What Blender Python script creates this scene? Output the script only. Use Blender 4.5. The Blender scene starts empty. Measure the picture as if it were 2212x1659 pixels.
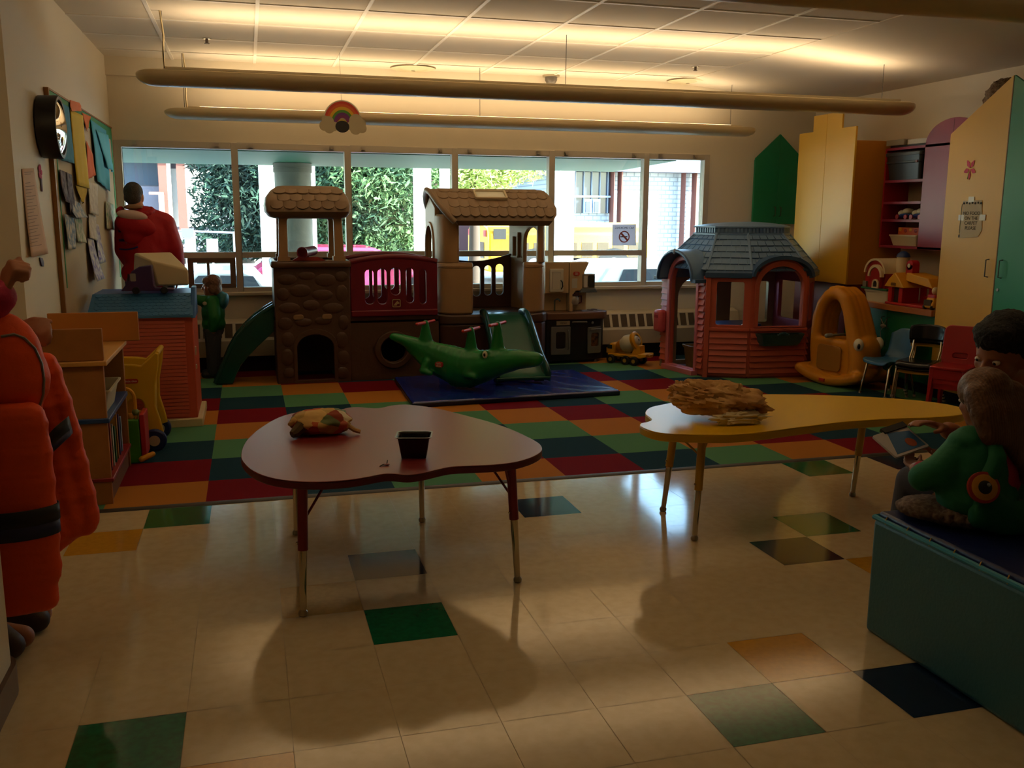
import bpy, bmesh, math, random
from mathutils import Vector, Matrix, Euler, Quaternion, noise
PI = math.pi
R = math.radians
C = bpy.context.scene.collection
random.seed(7)

# ---------------------------------------------------------------- materials
def lin(h):
    h = h.lstrip('#')
    v = [int(h[i:i + 2], 16) / 255 for i in (0, 2, 4)]
    return [x / 12.92 if x <= .04045 else ((x + .055) / 1.055) ** 2.4 for x in v] + [1]
MATS = {}
def mat(name, hexc, rough=.5, spec=.5, metal=0., bump=0., bscale=40., var=0., vscale=8., emit=0., alpha=None, coat=0., sheen=0., c2=None):
    if name in MATS: return MATS[name]
    m = bpy.data.materials.new(name); m.use_nodes = True
    nt = m.node_tree; b = nt.nodes['Principled BSDF']
    b.inputs['Base Color'].default_value = lin(hexc)
    b.inputs['Roughness'].default_value = rough
    b.inputs['Specular IOR Level'].default_value = spec
    b.inputs['Metallic'].default_value = metal
    b.inputs['Coat Weight'].default_value = coat
    b.inputs['Sheen Weight'].default_value = sheen
    if emit:
        b.inputs['Emission Color'].default_value = lin(hexc)
        b.inputs['Emission Strength'].default_value = emit
    tc = None
    if bump or var:
        tc = nt.nodes.new('ShaderNodeTexCoord')
    if var:
        n = nt.nodes.new('ShaderNodeTexNoise'); n.inputs['Scale'].default_value = vscale; n.inputs['Detail'].default_value = 5
        nt.links.new(tc.outputs['Object'], n.inputs['Vector'])
        r = nt.nodes.new('ShaderNodeMix'); r.data_type = 'RGBA'
        a = lin(hexc); k = lin(c2) if c2 else [x * (1 - var) for x in a[:3]] + [1]
        r.inputs[6].default_value = a; r.inputs[7].default_value = k
        cr = nt.nodes.new('ShaderNodeValToRGB'); cr.color_ramp.elements[0].position = .38; cr.color_ramp.elements[1].position = .66
        nt.links.new(n.outputs['Fac'], cr.inputs['Fac']); nt.links.new(cr.outputs['Color'], r.inputs[0])
        nt.links.new(r.outputs[2], b.inputs['Base Color'])
    if bump:
        n = nt.nodes.new('ShaderNodeTexNoise'); n.inputs['Scale'].default_value = bscale; n.inputs['Detail'].default_value = 4
        nt.links.new(tc.outputs['Object'], n.inputs['Vector'])
        u = nt.nodes.new('ShaderNodeBump'); u.inputs['Strength'].default_value = bump; u.inputs['Distance'].default_value = .02
        nt.links.new(n.outputs['Fac'], u.inputs['Height']); nt.links.new(u.outputs['Normal'], b.inputs['Normal'])
    MATS[name] = m
    return m
def glass_mat(name, tint='#f4fbff', refl=.06):
    m = bpy.data.materials.new(name); m.use_nodes = True; nt = m.node_tree
    nt.nodes.clear()
    o = nt.nodes.new('ShaderNodeOutputMaterial'); mx = nt.nodes.new('ShaderNodeMixShader'); t = nt.nodes.new('ShaderNodeBsdfTransparent'); g = nt.nodes.new('ShaderNodeBsdfGlossy')
    t.inputs[0].default_value = lin(tint); g.inputs['Roughness'].default_value = .02
    mx.inputs[0].default_value = refl
    nt.links.new(t.outputs[0], mx.inputs[1]); nt.links.new(g.outputs[0], mx.inputs[2]); nt.links.new(mx.outputs[0], o.inputs[0])
    MATS[name] = m
    return m

# ---------------------------------------------------------------- mesh builder
def T(x=0, y=0, z=0, rx=0, ry=0, rz=0, s=1.):
    return Matrix.Translation((x, y, z)) @ Euler((R(rx), R(ry), R(rz))).to_matrix().to_4x4() @ Matrix.Scale(s, 4)
def frame(o, x, y):
    x = Vector(x).normalized(); y = Vector(y).normalized(); z = x.cross(y)
    return Matrix(((x.x, y.x, z.x, o[0]), (x.y, y.y, z.y, o[1]), (x.z, y.z, z.z, o[2]), (0, 0, 0, 1)))
class B:
    def __init__(s): s.v = []; s.f = []; s.m = []
    def add(s, vs, fs, m=0, M=None):
        b = len(s.v)
        for v in vs:
            v = Vector(v)
            s.v.append(M @ v if M else v)
        for f in fs:
            s.f.append([b + i for i in f]); s.m.append(m)
        return s
    def box(s, x0, x1, y0, y1, z0, z1, m=0, M=None):
        vs = [(x, y, z) for z in (z0, z1) for y in (y0, y1) for x in (x0, x1)]
        return s.add(vs, [(0, 2, 3, 1), (4, 5, 7, 6), (0, 1, 5, 4), (2, 6, 7, 3), (0, 4, 6, 2), (1, 3, 7, 5)], m, M)
    def prism(s, pts, ax, a, b, m=0, M=None):
        mk = {'x': lambda p, t: (t, p[0], p[1]), 'y': lambda p, t: (p[0], t, p[1]), 'z': lambda p, t: (p[0], p[1], t)}[ax]
        n = len(pts)
        vs = [mk(p, a) for p in pts] + [mk(p, b) for p in pts]
        fs = [list(range(n)), list(range(2 * n - 1, n - 1, -1))] + [(i, n + i, n + (i + 1) % n, (i + 1) % n) for i in range(n)]
        return s.add(vs, fs, m, M)
    def plate(s, outer, holes, th, ax, at, m=0, M=None, bev=0.):
        """flat plate with holes; outline in the plane across axis ax, centred on at"""
        vs, fs = plate_mesh(outer, holes, th, bev)
        mk = {'x': lambda p: (at + p[2], p[0], p[1]), 'y': lambda p: (p[0], at + p[2], p[1]), 'z': lambda p: (p[0], p[1], at + p[2])}[ax]
        return s.add([mk(v) for v in vs], fs, m, M)
    def loft(s, rings, m=0, M=None, cap=True, close=True):
        n = len(rings[0]); vs = [p for r in rings for p in r]; fs = []
        for i in range(len(rings) - 1):
            for j in range(n if close else n - 1):
                k = (j + 1) % n
                fs.append((i * n + j, i * n + k, (i + 1) * n + k, (i + 1) * n + j))
        if cap and close:
            fs.append(list(range(n - 1, -1, -1))); fs.append([(len(rings) - 1) * n + j for j in range(n)])
        return s.add(vs, fs, m, M)
    def lathe(s, prof, n=24, m=0, M=None, cap=True):
        return s.loft([[(r * math.cos(2 * PI * j / n), r * math.sin(2 * PI * j / n), z) for j in range(n)] for r, z in prof], m, M, cap)
    def cyl(s, p, q, r, r2=None, n=16, m=0):
        p = Vector(p); q = Vector(q); d = q - p
        M = Matrix.Translation(p) @ d.to_track_quat('Z', 'Y').to_matrix().to_4x4()
        return s.lathe([(r, 0), (r if r2 is None else r2, d.length)], n, m, M)
    def tube(s, path, r, n=8, m=0, closed=False):
        P = [Vector(p) for p in path]; rings = []; up = None; N = len(P)
        for i, p in enumerate(P):
            if closed: t = P[(i + 1) % N] - P[i - 1]
            else: t = P[min(i + 1, N - 1)] - P[max(i - 1, 0)]
            if t.length < 1e-9: t = Vector((0, 0, 1))
            t.normalize()
            if up is None: up = t.orthogonal().normalized()
            up = (up - t * up.dot(t)).normalized(); w = t.cross(up)
            rr = r[i] if isinstance(r, (list, tuple)) else r
            rings.append([p + (up * math.cos(2 * PI * j / n) + w * math.sin(2 * PI * j / n)) * rr for j in range(n)])
        if closed: rings.append(rings[0]); return s.loft(rings, m, None, False)
        return s.loft(rings, m)
    def rc(s, p, r1, q, r2, n=14, m=0):
        """round cone: two spheres of different size and the skin between them"""
        p = Vector(p); q = Vector(q); d = q - p
        M = Matrix.Translation(p) @ (d.to_track_quat('Z', 'Y').to_matrix().to_4x4() if d.length > 1e-6 else Matrix())
        L = d.length
        prof = [(max(1e-4, r1 * math.sin(a)), -r1 * math.cos(a)) for a in [i * PI / 12 for i in range(0, 7)]]
        prof += [(max(1e-4, r2 * math.sin(a)), L - r2 * math.cos(a)) for a in [i * PI / 12 for i in range(6, 13)]]
        return s.lathe(prof, n, m, M)
    def ell(s, c, r, rot=(0, 0, 0), n=16, m=0):
        if not hasattr(r, '__len__'): r = (r, r, r)
        k = n // 2
        M = T(*c, *rot) @ Matrix.Diagonal((r[0], r[1], r[2], 1))
        return s.lathe([(max(1e-3, math.sin(PI * i / k)), -math.cos(PI * i / k)) for i in range(k + 1)], n, m, M)
    def grid(s, fn, nu, nv, m=0, M=None):
        vs = [fn(i / nu, j / nv) for j in range(nv + 1) for i in range(nu + 1)]
        fs = [(j * (nu + 1) + i, j * (nu + 1) + i + 1, (j + 1) * (nu + 1) + i + 1, (j + 1) * (nu + 1) + i) for j in range(nv) for i in range(nu)]
        return s.add(vs, fs, m, M)
    def join(s, o, M=None, m=None):
        b = len(s.v)
        s.v += [(M @ v if M else v.copy()) for v in o.v]
        s.f += [[b + i for i in f] for f in o.f]; s.m += [m if m is not None else k for k in o.m]
        return s
def circ(cx, cy, r, n=24, ry=None, a0=0., a1=2 * PI, end=False):
    ry = r if ry is None else ry
    k = n + 1 if end else n
    return [(cx + r * math.cos(a0 + (a1 - a0) * i / n), cy + ry * math.sin(a0 + (a1 - a0) * i / n)) for i in range(k)]
def rrect(x0, x1, y0, y1, r, n=5):
    o = []
    for cx, cy, a in ((x1 - r, y1 - r, 0), (x0 + r, y1 - r, 90), (x0 + r, y0 + r, 180), (x1 - r, y0 + r, 270)):
        o += circ(cx, cy, r, n, a0=R(a), a1=R(a + 90), end=True)
    return o
def arch(x0, x1, y0, y1, h=None, n=14):
    """rectangle whose top is a half ellipse of height h"""
    rx = (x1 - x0) / 2; h = rx if h is None else h
    return [(x0, y0), (x1, y0)] + circ((x0 + x1) / 2, y1 - h, rx, n, h, 0, PI, True)
def _curve_mesh(cu):
    ob = bpy.data.objects.new('tmp', cu); C.objects.link(ob)
    dg = bpy.context.evaluated_depsgraph_get()
    me = bpy.data.meshes.new_from_object(ob.evaluated_get(dg))
    vs = [v.co.copy() for v in me.vertices]; fs = [list(p.vertices) for p in me.polygons]
    bpy.data.objects.remove(ob); bpy.data.meshes.remove(me); bpy.data.curves.remove(cu)
    return vs, fs
def plate_mesh(outer, holes, th, bev=0.):
    cu = bpy.data.curves.new('tmp', 'CURVE'); cu.dimensions = '2D'; cu.fill_mode = 'BOTH'
    cu.extrude = max(th / 2 - bev, 1e-4)
    if bev: cu.bevel_depth = bev; cu.offset = -bev; cu.bevel_resolution = 1
    for pts in [outer] + list(holes):
        sp = cu.splines.new('POLY'); sp.points.add(len(pts) - 1); sp.use_cyclic_u = True
        for i, p in enumerate(pts): sp.points[i].co = (p[0], p[1], 0, 1)
    return _curve_mesh(cu)
def text_mesh(txt, size, th=.0006, align='CENTER', space=1.):
    cu = bpy.data.curves.new('tmp', 'FONT'); cu.body = txt; cu.size = size; cu.extrude = th
    cu.align_x = align; cu.align_y = 'CENTER'; cu.space_line = space
    return _curve_mesh(cu)

# ---------------------------------------------------------------- objects
MW = {}
def thing(name, label, cat, loc=(0, 0, 0), rz=0, group=None):
    o = bpy.data.objects.new(name, None); C.objects.link(o); o.empty_display_size = .05
    o.location = loc; o.rotation_euler = (0, 0, R(rz))
    o['label'] = label; o['category'] = cat
    if group: o['group'] = group
    MW[o.name] = Matrix.Translation(loc) @ Matrix.Rotation(R(rz), 4, 'Z')
    return o
def fuse(b, vox=.01, smooth=4):
    """one continuous skin over every shape in b"""
    me = bpy.data.meshes.new('tmp'); me.from_pydata(b.v, [], b.f)
    ob = bpy.data.objects.new('tmp', me); C.objects.link(ob)
    m = ob.modifiers.new('r', 'REMESH'); m.mode = 'VOXEL'; m.voxel_size = vox; m.use_smooth_shade = True
    if smooth:
        k = ob.modifiers.new('s', 'SMOOTH'); k.factor = .5; k.iterations = smooth
    dg = bpy.context.evaluated_depsgraph_get()
    e = bpy.data.meshes.new_from_object(ob.evaluated_get(dg))
    o = B(); o.v = [v.co.copy() for v in e.vertices]; o.f = [list(p.vertices) for p in e.polygons]; o.m = [0] * len(o.f)
    bpy.data.objects.remove(ob); bpy.data.meshes.remove(me); bpy.data.meshes.remove(e)
    return o
def paint(b, fn):
    for i, f in enumerate(b.f):
        c = Vector((0, 0, 0))
        for k in f: c += b.v[k]
        b.m[i] = fn(c / len(f), b.m[i])
    return b
def obj(name, b, mats, parent=None, bevel=0., smooth=None, sub=0, world=False, label=None, seg=2, solid=0.):
    if world and parent is not None:
        inv = MW[parent.name].inverted(); vs = [inv @ v for v in b.v]
    else: vs = b.v
    me = bpy.data.meshes.new(name); me.from_pydata([tuple(v) for v in vs], [], b.f)
    if not isinstance(mats, (list, tuple)): mats = [mats]
    for m in mats: me.materials.append(m)
    if len(mats) > 1: me.polygons.foreach_set('material_index', b.m)
    me.validate()
    bm = bmesh.new(); bm.from_mesh(me); bmesh.ops.recalc_face_normals(bm, faces=bm.faces)
    if bevel or sub: bmesh.ops.remove_doubles(bm, verts=bm.verts, dist=1e-5)
    bm.to_mesh(me); bm.free()
    o = bpy.data.objects.new(name, me); C.objects.link(o)
    if parent is not None: o.parent = parent; MW[o.name] = MW[parent.name]
    else: MW[o.name] = Matrix()
    if smooth is None: smooth = 40
    if smooth:
        me.polygons.foreach_set('use_smooth', [True] * len(me.polygons))
        if smooth < 180: me.set_sharp_from_angle(angle=R(smooth))
    if solid:
        d = o.modifiers.new('solid', 'SOLIDIFY'); d.thickness = solid; d.offset = 0
    if bevel:
        d = o.modifiers.new('bevel', 'BEVEL'); d.width = bevel; d.segments = seg; d.limit_method = 'ANGLE'; d.angle_limit = R(35); d.harden_normals = False
        me.polygons.foreach_set('use_smooth', [True] * len(me.polygons)); me.set_sharp_from_angle(angle=R(70))
    if sub:
        d = o.modifiers.new('sub', 'SUBSURF'); d.levels = sub; d.render_levels = sub
    if label: o['label'] = label
    return o
def tag(o, label, cat, group=None, kind=None):
    if label: o['label'] = label
    if cat: o['category'] = cat
    if group: o['group'] = group
    if kind: o['kind'] = kind
    return o
def struct(name, b, mats, parent=None, **k):
    o = obj(name, b, mats, parent, **k)
    if parent is None: o['kind'] = 'structure'
    return o
def dup(root, loc, rz=None, label=None, name=None):
    r = root.copy(); C.objects.link(r); r.location = loc
    if rz is not None: r.rotation_euler = (0, 0, R(rz))
    if label: r['label'] = label
    def rec(a, b):
        for ch in [c for c in a.children if c != b]:
            c = ch.copy(); C.objects.link(c); c.parent = b; rec(ch, c)
    rec(root, r)
    return r
# camera: position, yaw (to the right), pitch (down), roll and focal length in pixels of the 2212 x 1659 frame
CAM = (-0.0629, -2.1911, 1.5029); YAW, PITCH, ROLL, FPX = .27313, .1796, .00579, 2018.3
def cam_axes():
    cy, sy, cp, sp, cr, sr = math.cos(YAW), math.sin(YAW), math.cos(PITCH), math.sin(PITCH), math.cos(ROLL), math.sin(ROLL)
    f = Vector((sy * cp, cy * cp, -sp)); r = Vector((cy, -sy, 0)); u = r.cross(f)
    return cr * r + sr * u, -sr * r + cr * u, f
def at(px, py, X=None, Y=None, Z=None):
    """the point of the room that pixel (px, py) of the photograph shows on the plane x = X, y = Y or z = Z"""
    r, u, f = cam_axes(); d = f + r * ((px - 1106) / FPX) - u * ((py - 829.5) / FPX); c = Vector(CAM)
    t = (X - c.x) / d.x if X is not None else (Y - c.y) / d.y if Y is not None else (Z - c.z) / d.z
    return c + d * t
def camera():
    r, u, f = cam_axes()
    cd = bpy.data.cameras.new('camera'); o = bpy.data.objects.new('camera', cd); C.objects.link(o)
    cd.sensor_fit = 'HORIZONTAL'; cd.sensor_width = 36; cd.lens = 36 * FPX / 2212; cd.clip_start = .05; cd.clip_end = 300
    o.matrix_world = Matrix(((r.x, u.x, -f.x, CAM[0]), (r.y, u.y, -f.y, CAM[1]), (r.z, u.z, -f.z, CAM[2]), (0, 0, 0, 1)))
    bpy.context.scene.camera = o
camera()
from mathutils.bvhtree import BVHTree
def onto(f, px, lift=.003):
    """where the sight lines of photograph pixels meet the skin of builder f, lifted a little off it"""
    t = BVHTree.FromPolygons([tuple(v) for v in f.v], f.f); o = Vector(CAM); r = []
    for x, y in px:
        d = (at(x, y, Y=30.) - o).normalized(); h, n, _, _ = t.ray_cast(o, d)
        r.append((h - d * lift, n) if h is not None else None)
    return r
# ================================================================ room
WY, LX, RX, CZ = 7.15, -1.22, 6.0, 2.86       # back wall, left wall, right wall, ceiling
TILE = .3048
M_wall = mat('wall paint', '#d9cfba', .6, .3, bump=.05, bscale=220)
M_wall_shade = mat('wall paint shaded', '#b39a74', .6, .3)  # wall paint darkened: shade of the face turned from the windows, put in the colour
M_vct = mat('vinyl tile', '#cbb891', .085, .5, var=.05, vscale=22, c2='#c4b088')
M_vg = mat('vinyl tile green', '#0f6b43', .085, .5, var=.3, vscale=40)
M_vb = mat('vinyl tile blue', '#15233f', .085, .5, var=.25, vscale=40)
M_vy = mat('vinyl tile yellow', '#c8912b', .085, .5, var=.12, vscale=40)
M_vp = mat('vinyl tile straw', '#c4a468', .085, .5, var=.12, vscale=40)
M_seam = mat('tile seam', '#a8946c', .3)
accent = {(4, 0): 1, (5, 1): 3, (6, 0): 2, (1, 5): 2, (0, 4): 4, (1, 3): 1, (8, 5): 1, (7, 4): 2, (8, 3): 3, (10, 8): 1, (12, 8): 2, (4, 7): 2,
          (-2, 1): 1, (-1, 0): 3, (-2, 8): 1, (-3, 7): 3, (14, 6): 3, (13, 2): 1, (11, 1): 3, (-4, -3): 2, (3, -4): 1, (7, -5): 3, (-6, 4): 1, (15, 0): 2}
def floor():
    b = B(); e = .0009
    y1 = 2.755
    for i in range(-11, 20):
        for j in range(-15, 10):
            x0, x1 = i * TILE, (i + 1) * TILE; a, c = j * TILE, min((j + 1) * TILE, y1)
            if a >= y1: continue
            b.add([(x0 + e, a + e, 0), (x1 - e, a + e, 0), (x1 - e, c - e, 0), (x0 + e, c - e, 0)], [(0, 1, 2, 3)], accent.get((i, j), 0))
    b.add([(-3.4, -4.6, -.002), (6.1, -4.6, -.002), (6.1, y1, -.002), (-3.4, y1, -.002)], [(0, 1, 2, 3)], 5)
    b.box(-3.4, 6.1, -4.6, 7.3, -.15, -.01, 5)
    o = struct('floor', b, [M_vct, M_vg, M_vb, M_vy, M_vp, M_seam], smooth=0)
    # woven carpet squares, 0.5 m each
    cm = [mat('carpet red', '#7a101c', .95, .1, bump=.4, bscale=500), mat('carpet teal', '#1c3d4c', .95, .1, bump=.4, bscale=500),
          mat('carpet green', '#568a62', .95, .1, bump=.4, bscale=500), mat('carpet orange', '#b5742f', .95, .1, bump=.4, bscale=500)]
    b = B()
    for k in range(-7, 14):
        for m in range(0, 10):
            x0, x1 = -.337 + .5 * k, -.337 + .5 * (k + 1); a, c = max(2.704 + .5 * m, 2.785), min(2.704 + .5 * (m + 1), WY)
            if a >= WY: continue
            x0 = max(x0, -3.4); x1 = min(x1, RX)
            if x0 < x1: b.add([(x0, a, .004), (x1, a, .004), (x1, c, .004), (x0, c, .004)], [(0, 1, 2, 3)], (m + k) % 4)
    b.box(-3.4, RX, 2.785, WY, -.01, .001, 1)
    struct('floor_carpet', b, cm, smooth=0)
    b = B(); b.prism([(2.745, 0), (2.792, 0), (2.79, .007), (2.755, .006)], 'x', -3.4, RX)
    struct('trim_1', b, mat('rubber edging', '#2a2320', .5))
floor()
def shell():
    b = B(); b.plate([(-1.5, 0), (6.3, 0), (6.3, 2.95), (-1.5, 2.95)], [[(-1.2, .755), (4.74, .755), (4.74, 2.145), (-1.2, 2.145)]], .2, 'y', WY + .1)
    struct('wall_back', b, M_wall, smooth=0)
    b = B(); b.box(LX - .2, LX, 3.3, WY, 0, 2.95); struct('wall_left', b, M_wall, smooth=0)
    b = B(); b.box(-3.4, LX - .2, 3.3, 3.45, 0, 2.95); struct('wall_hall', b, M_wall_shade, smooth=0)
    b = B(); b.box(-3.5, -3.38, -4.6, 3.4, 0, 2.95); struct('wall_far_left', b, M_wall, smooth=0)
    b = B(); b.box(RX, RX + .15, -4.6, WY, 0, 2.95); struct('wall_right', b, M_wall, smooth=0)
    b = B(); b.box(-3.4, RX, -4.75, -4.6, 0, 2.95); struct('wall_front', b, M_wall, smooth=0)
    b = B(); b.prism([(-1.7, -2.0), (-.84, -2.0), (-.84, .86)] + circ(-.93, .86, .09, 6, a0=0, a1=PI / 2, end=True)[1:] + [(-1.7, .95)], 'z', 0, 2.95)
    struct('wall_near', b, M_wall)
    bb = mat('rubber base', '#5d4433', .45)
    b = B(); b.prism([(-1.7, -2.0), (-.825, -2.0), (-.825, .86)] + circ(-.93, .86, .105, 6, a0=0, a1=PI / 2, end=True)[1:] + [(-1.7, .965)], 'z', 0, .1)
    struct('baseboard_near', b, bb)
    b = B(); b.box(LX, LX + .012, 3.3, 6.95, 0, .1); struct('baseboard_left', b, bb, smooth=0)
    b = B(); b.box(RX - .012, RX, -4.6, 7.1, 0, .1); struct('baseboard_right', b, bb, smooth=0)
    # tiled ceiling on a metal grid
    b = B(); b.box(-3.4, RX + .1, -4.6, WY + .05, CZ, CZ + .12)
    g = .013
    x = .775 - .7125 * 5
    while x < RX:
        b.box(x - g, x + g, -4.6, WY, CZ - .007, CZ + .02, 1); x += .7125
    y = 7.395 - .715 * 16
    while y < WY:
        b.box(-3.4, RX, y - g, y + g, CZ - .006, CZ + .02, 1); y += .715
    struct('ceiling', b, [mat('ceiling tile', '#ddd3c2', .9, .1, bump=.25, bscale=320), mat('grid bar', '#e6dfd2', .5)], smooth=0)
    b = B(); b.box(LX, RX, WY - .06, WY, 2.70, CZ); struct('trim_2', b, M_wall, smooth=0)
    b = B(); b.prism([(4.3, CZ - .0075), (RX, 2.705), (RX, CZ + .02), (4.3, CZ + .02)], 'y', -4.6, WY - .061); struct('ceiling_slope', b, MATS['ceiling tile'], smooth=0)
shell()
# ---------------------------------------------------------------- windows
M_alu = mat('bronze aluminium', '#b9b0a2', .45, .5)
M_gl = glass_mat('window glass', '#eaf4f2', .05)
MUL = [-1.2, -.155, .892, 1.948, 2.962, 4.01, 4.74]
def windows():
    for i in range(6):
        x0, x1 = MUL[i], MUL[i + 1]; f = .03; y0, y1 = WY - .01, WY + .09
        l0 = x0 if i == 0 else x0 - f; l1 = x0 + (2 * f if i == 0 else f); r0 = x1 - (2 * f if i == 5 else f); r1 = x1 if i == 5 else x1 - .001
        b = B()
        if i == 0: b.box(l0, l1, y0, y1, .755, 2.145)
        else: b.box(x0 - f + .001, x0 + f, y0, y1, .755, 2.145)
        if i == 5: b.box(r0, r1, y0, y1, .755, 2.145)
        b.box(l1, r0 if i == 5 else x1 - f, y0, y1, 2.085, 2.145); b.box(l1, r0 if i == 5 else x1 - f, y0, y1, .755, .80)
        xr = r0 if i == 5 else x1 - f
        if i < 5: b.box(l1, xr, y0, y1, 1.08, 1.135)
        w = struct('window_%d' % (i + 1), b, M_alu, bevel=.003)
        for z0, z1 in ([(.8, 1.08), (1.135, 2.085)] if i < 5 else [(.8, 2.085)]):
            p = B(); p.box(l1, xr, WY + .04, WY + .046, z0, z1); obj('pane', p, M_gl, w, smooth=0)
        for xx in (l1 + .12, xr - .12):
            p = B(); p.box(xx - .02, xx + .02, WY - .035, WY - .01, 2.10, 2.135); p.box(xx - .013, xx + .013, WY - .05, WY - .03, 2.105, 2.12); obj('blind_bracket', p, mat('nickel', '#b5ada2', .3, .5, .8), w, smooth=0)
        if i == 0:      # sliding vent with its own brown sash
            p = B()
            for a, c, d, e in ((-.62, -.19, 1.04, 1.08), (-.62, -.19, .8, .84), (-.24, -.19, .84, 1.04), (-.62, -.57, .84, 1.04), (-.45, -.425, .84, 1.04)): p.box(a, c, WY - .02, WY + .03, d, e)
            obj('sash', p, mat('bronze sash', '#6b5647', .4, .5, .2), w, bevel=.002)
    b = B(); b.box(-1.19, 4.78, WY - .07, WY, .725, .757); struct('window_sill', b, mat('sill', '#c9bda6', .5), bevel=.006)
windows()
def radiator():
    r = thing('radiator', 'long beige wall radiator cover with slanted grille under the windows', 'radiator', (2.3, 7.05, 0))
    m = mat('radiator enamel', '#c8bca4', .45)
    b = B(); b.prism([(WY - .002, .155), (6.975, .155), (6.955, .31), (6.975, .33), (7.03, .475), (WY - .002, .50)], 'x', -1.15, 5.1)
    obj('cover', b, m, r, world=True, bevel=.004)
    g = B()
    for k in range(60):
        x = -.9 + k * .098
        g.add([(x, 6.9735, .338), (x + .07, 6.9735, .338), (x + .07, 7.0225, .466), (x, 7.0225, .466)], [(0, 1, 2, 3)])
    obj('grille', g, mat('grille slots', '#57483a', .8), r, world=True, smooth=0)
    b = B(); b.box(-1.15, 5.1, 7.03, WY - .002, 0.005, .155); obj('kick_plate', b, mat('dark base', '#14100f', .6), r, world=True)
    b = B(); b.box(-.10, -.06, 6.955, 7.0, .40, .47); obj('valve_box', b, mat('valve brown', '#7a6246', .5), r, world=True, bevel=.004)
radiator()
# ---------------------------------------------------------------- suspended uplights
M_lamp = mat('lamp enamel', '#cbb78f', .32, .5)
M_cab = mat('steel cable', '#2e2b28', .4, .5, .6)
def pendant(x0, x1, y, zb, label, cables, cord=False, h=.12, power=13.):
    t = thing('pendant_light', label, 'light', ((x0 + x1) / 2, y, zb + h), group='suspended tube lights')
    n = 14; w = .115; rings = []
    def ring(x, s):
        o = [(x, y + w * s * math.cos(a), zb + h * .62 - (h * .62) * s * math.sin(a)) for a in [PI * k / n for k in range(n + 1)]]
        o += [(x, y - w * s * .96, zb + h * .62 + .025 * s), (x, y - w * s * .7, zb + h * .62 + h * .3 * s), (x, y + w * s * .7, zb + h * .62 + h * .3 * s), (x, y + w * s * .96, zb + h * .62 + .025 * s)]
        return o
    E = .13
    for k in range(8):
        a = PI / 2 * k / 7; rings.append(ring(x0 + E * (1 - math.sin(a)) if k < 7 else x0 + .001, max(.05, math.cos(a))))
    rings = rings[::-1]
    for k in range(8):
        a = PI / 2 * k / 7; rings.append(ring(x1 - E * (1 - math.sin(a)), max(.05, math.cos(a))))
    b = B(); b.loft(rings); obj('lamp_body', b, M_lamp, t, world=True, smooth=50)
    b = B(); z = zb + h * .62 + h * .3 + .012
    b.box(x0 + .2, x1 - .2, y - .095, y + .095, z - .015, z); obj('top_tray', b, mat('tray white', '#d8c9a8', .5), t, world=True)
    b = B(); b.add([(x0 + .3, y - .06, z + .004), (x1 - .3, y - .06, z + .004), (x1 - .3, y + .06, z + .004), (x0 + .3, y + .06, z + .004)], [(0, 1, 2, 3)])
    obj('light_tube', b, mat('fluorescent glow', '#ffe2b6', .5, emit=power), t, world=True, smooth=0)
    for cx in cables:
        b = B(); b.cyl((cx, y, z), (cx, y, CZ), .0025, n=6); obj('cable', b, M_cab, t, world=True)
    if cord:
        cx = x0 + .19; b = B()
        b.tube([(cx, y + .01, z), (cx - .004, y + .01, z + .1), (cx + .006, y, CZ - .16), (cx - .01, y, CZ)], .007, 6)
        obj('power_cord', b, mat('cream cord', '#d8c69a', .6), t, world=True)
    return t
pendant(-.76, 5.525, 4.95, 2.36, 'long tubular uplight hung across the room beyond the two tables', (-.57, 2.355, 5.205), True)
pendant(-.72, 5.03, 6.75, 2.305, 'long tubular uplight hung closest to the windows, behind the rainbow', (-.55, 2.11, 4.75), True, h=.1)
pendant(-2.1, 3.75, 1.5, 2.375, 'tubular uplight cut off by the upper right edge of the picture', (.2, 2.6), power=3.)
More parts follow.
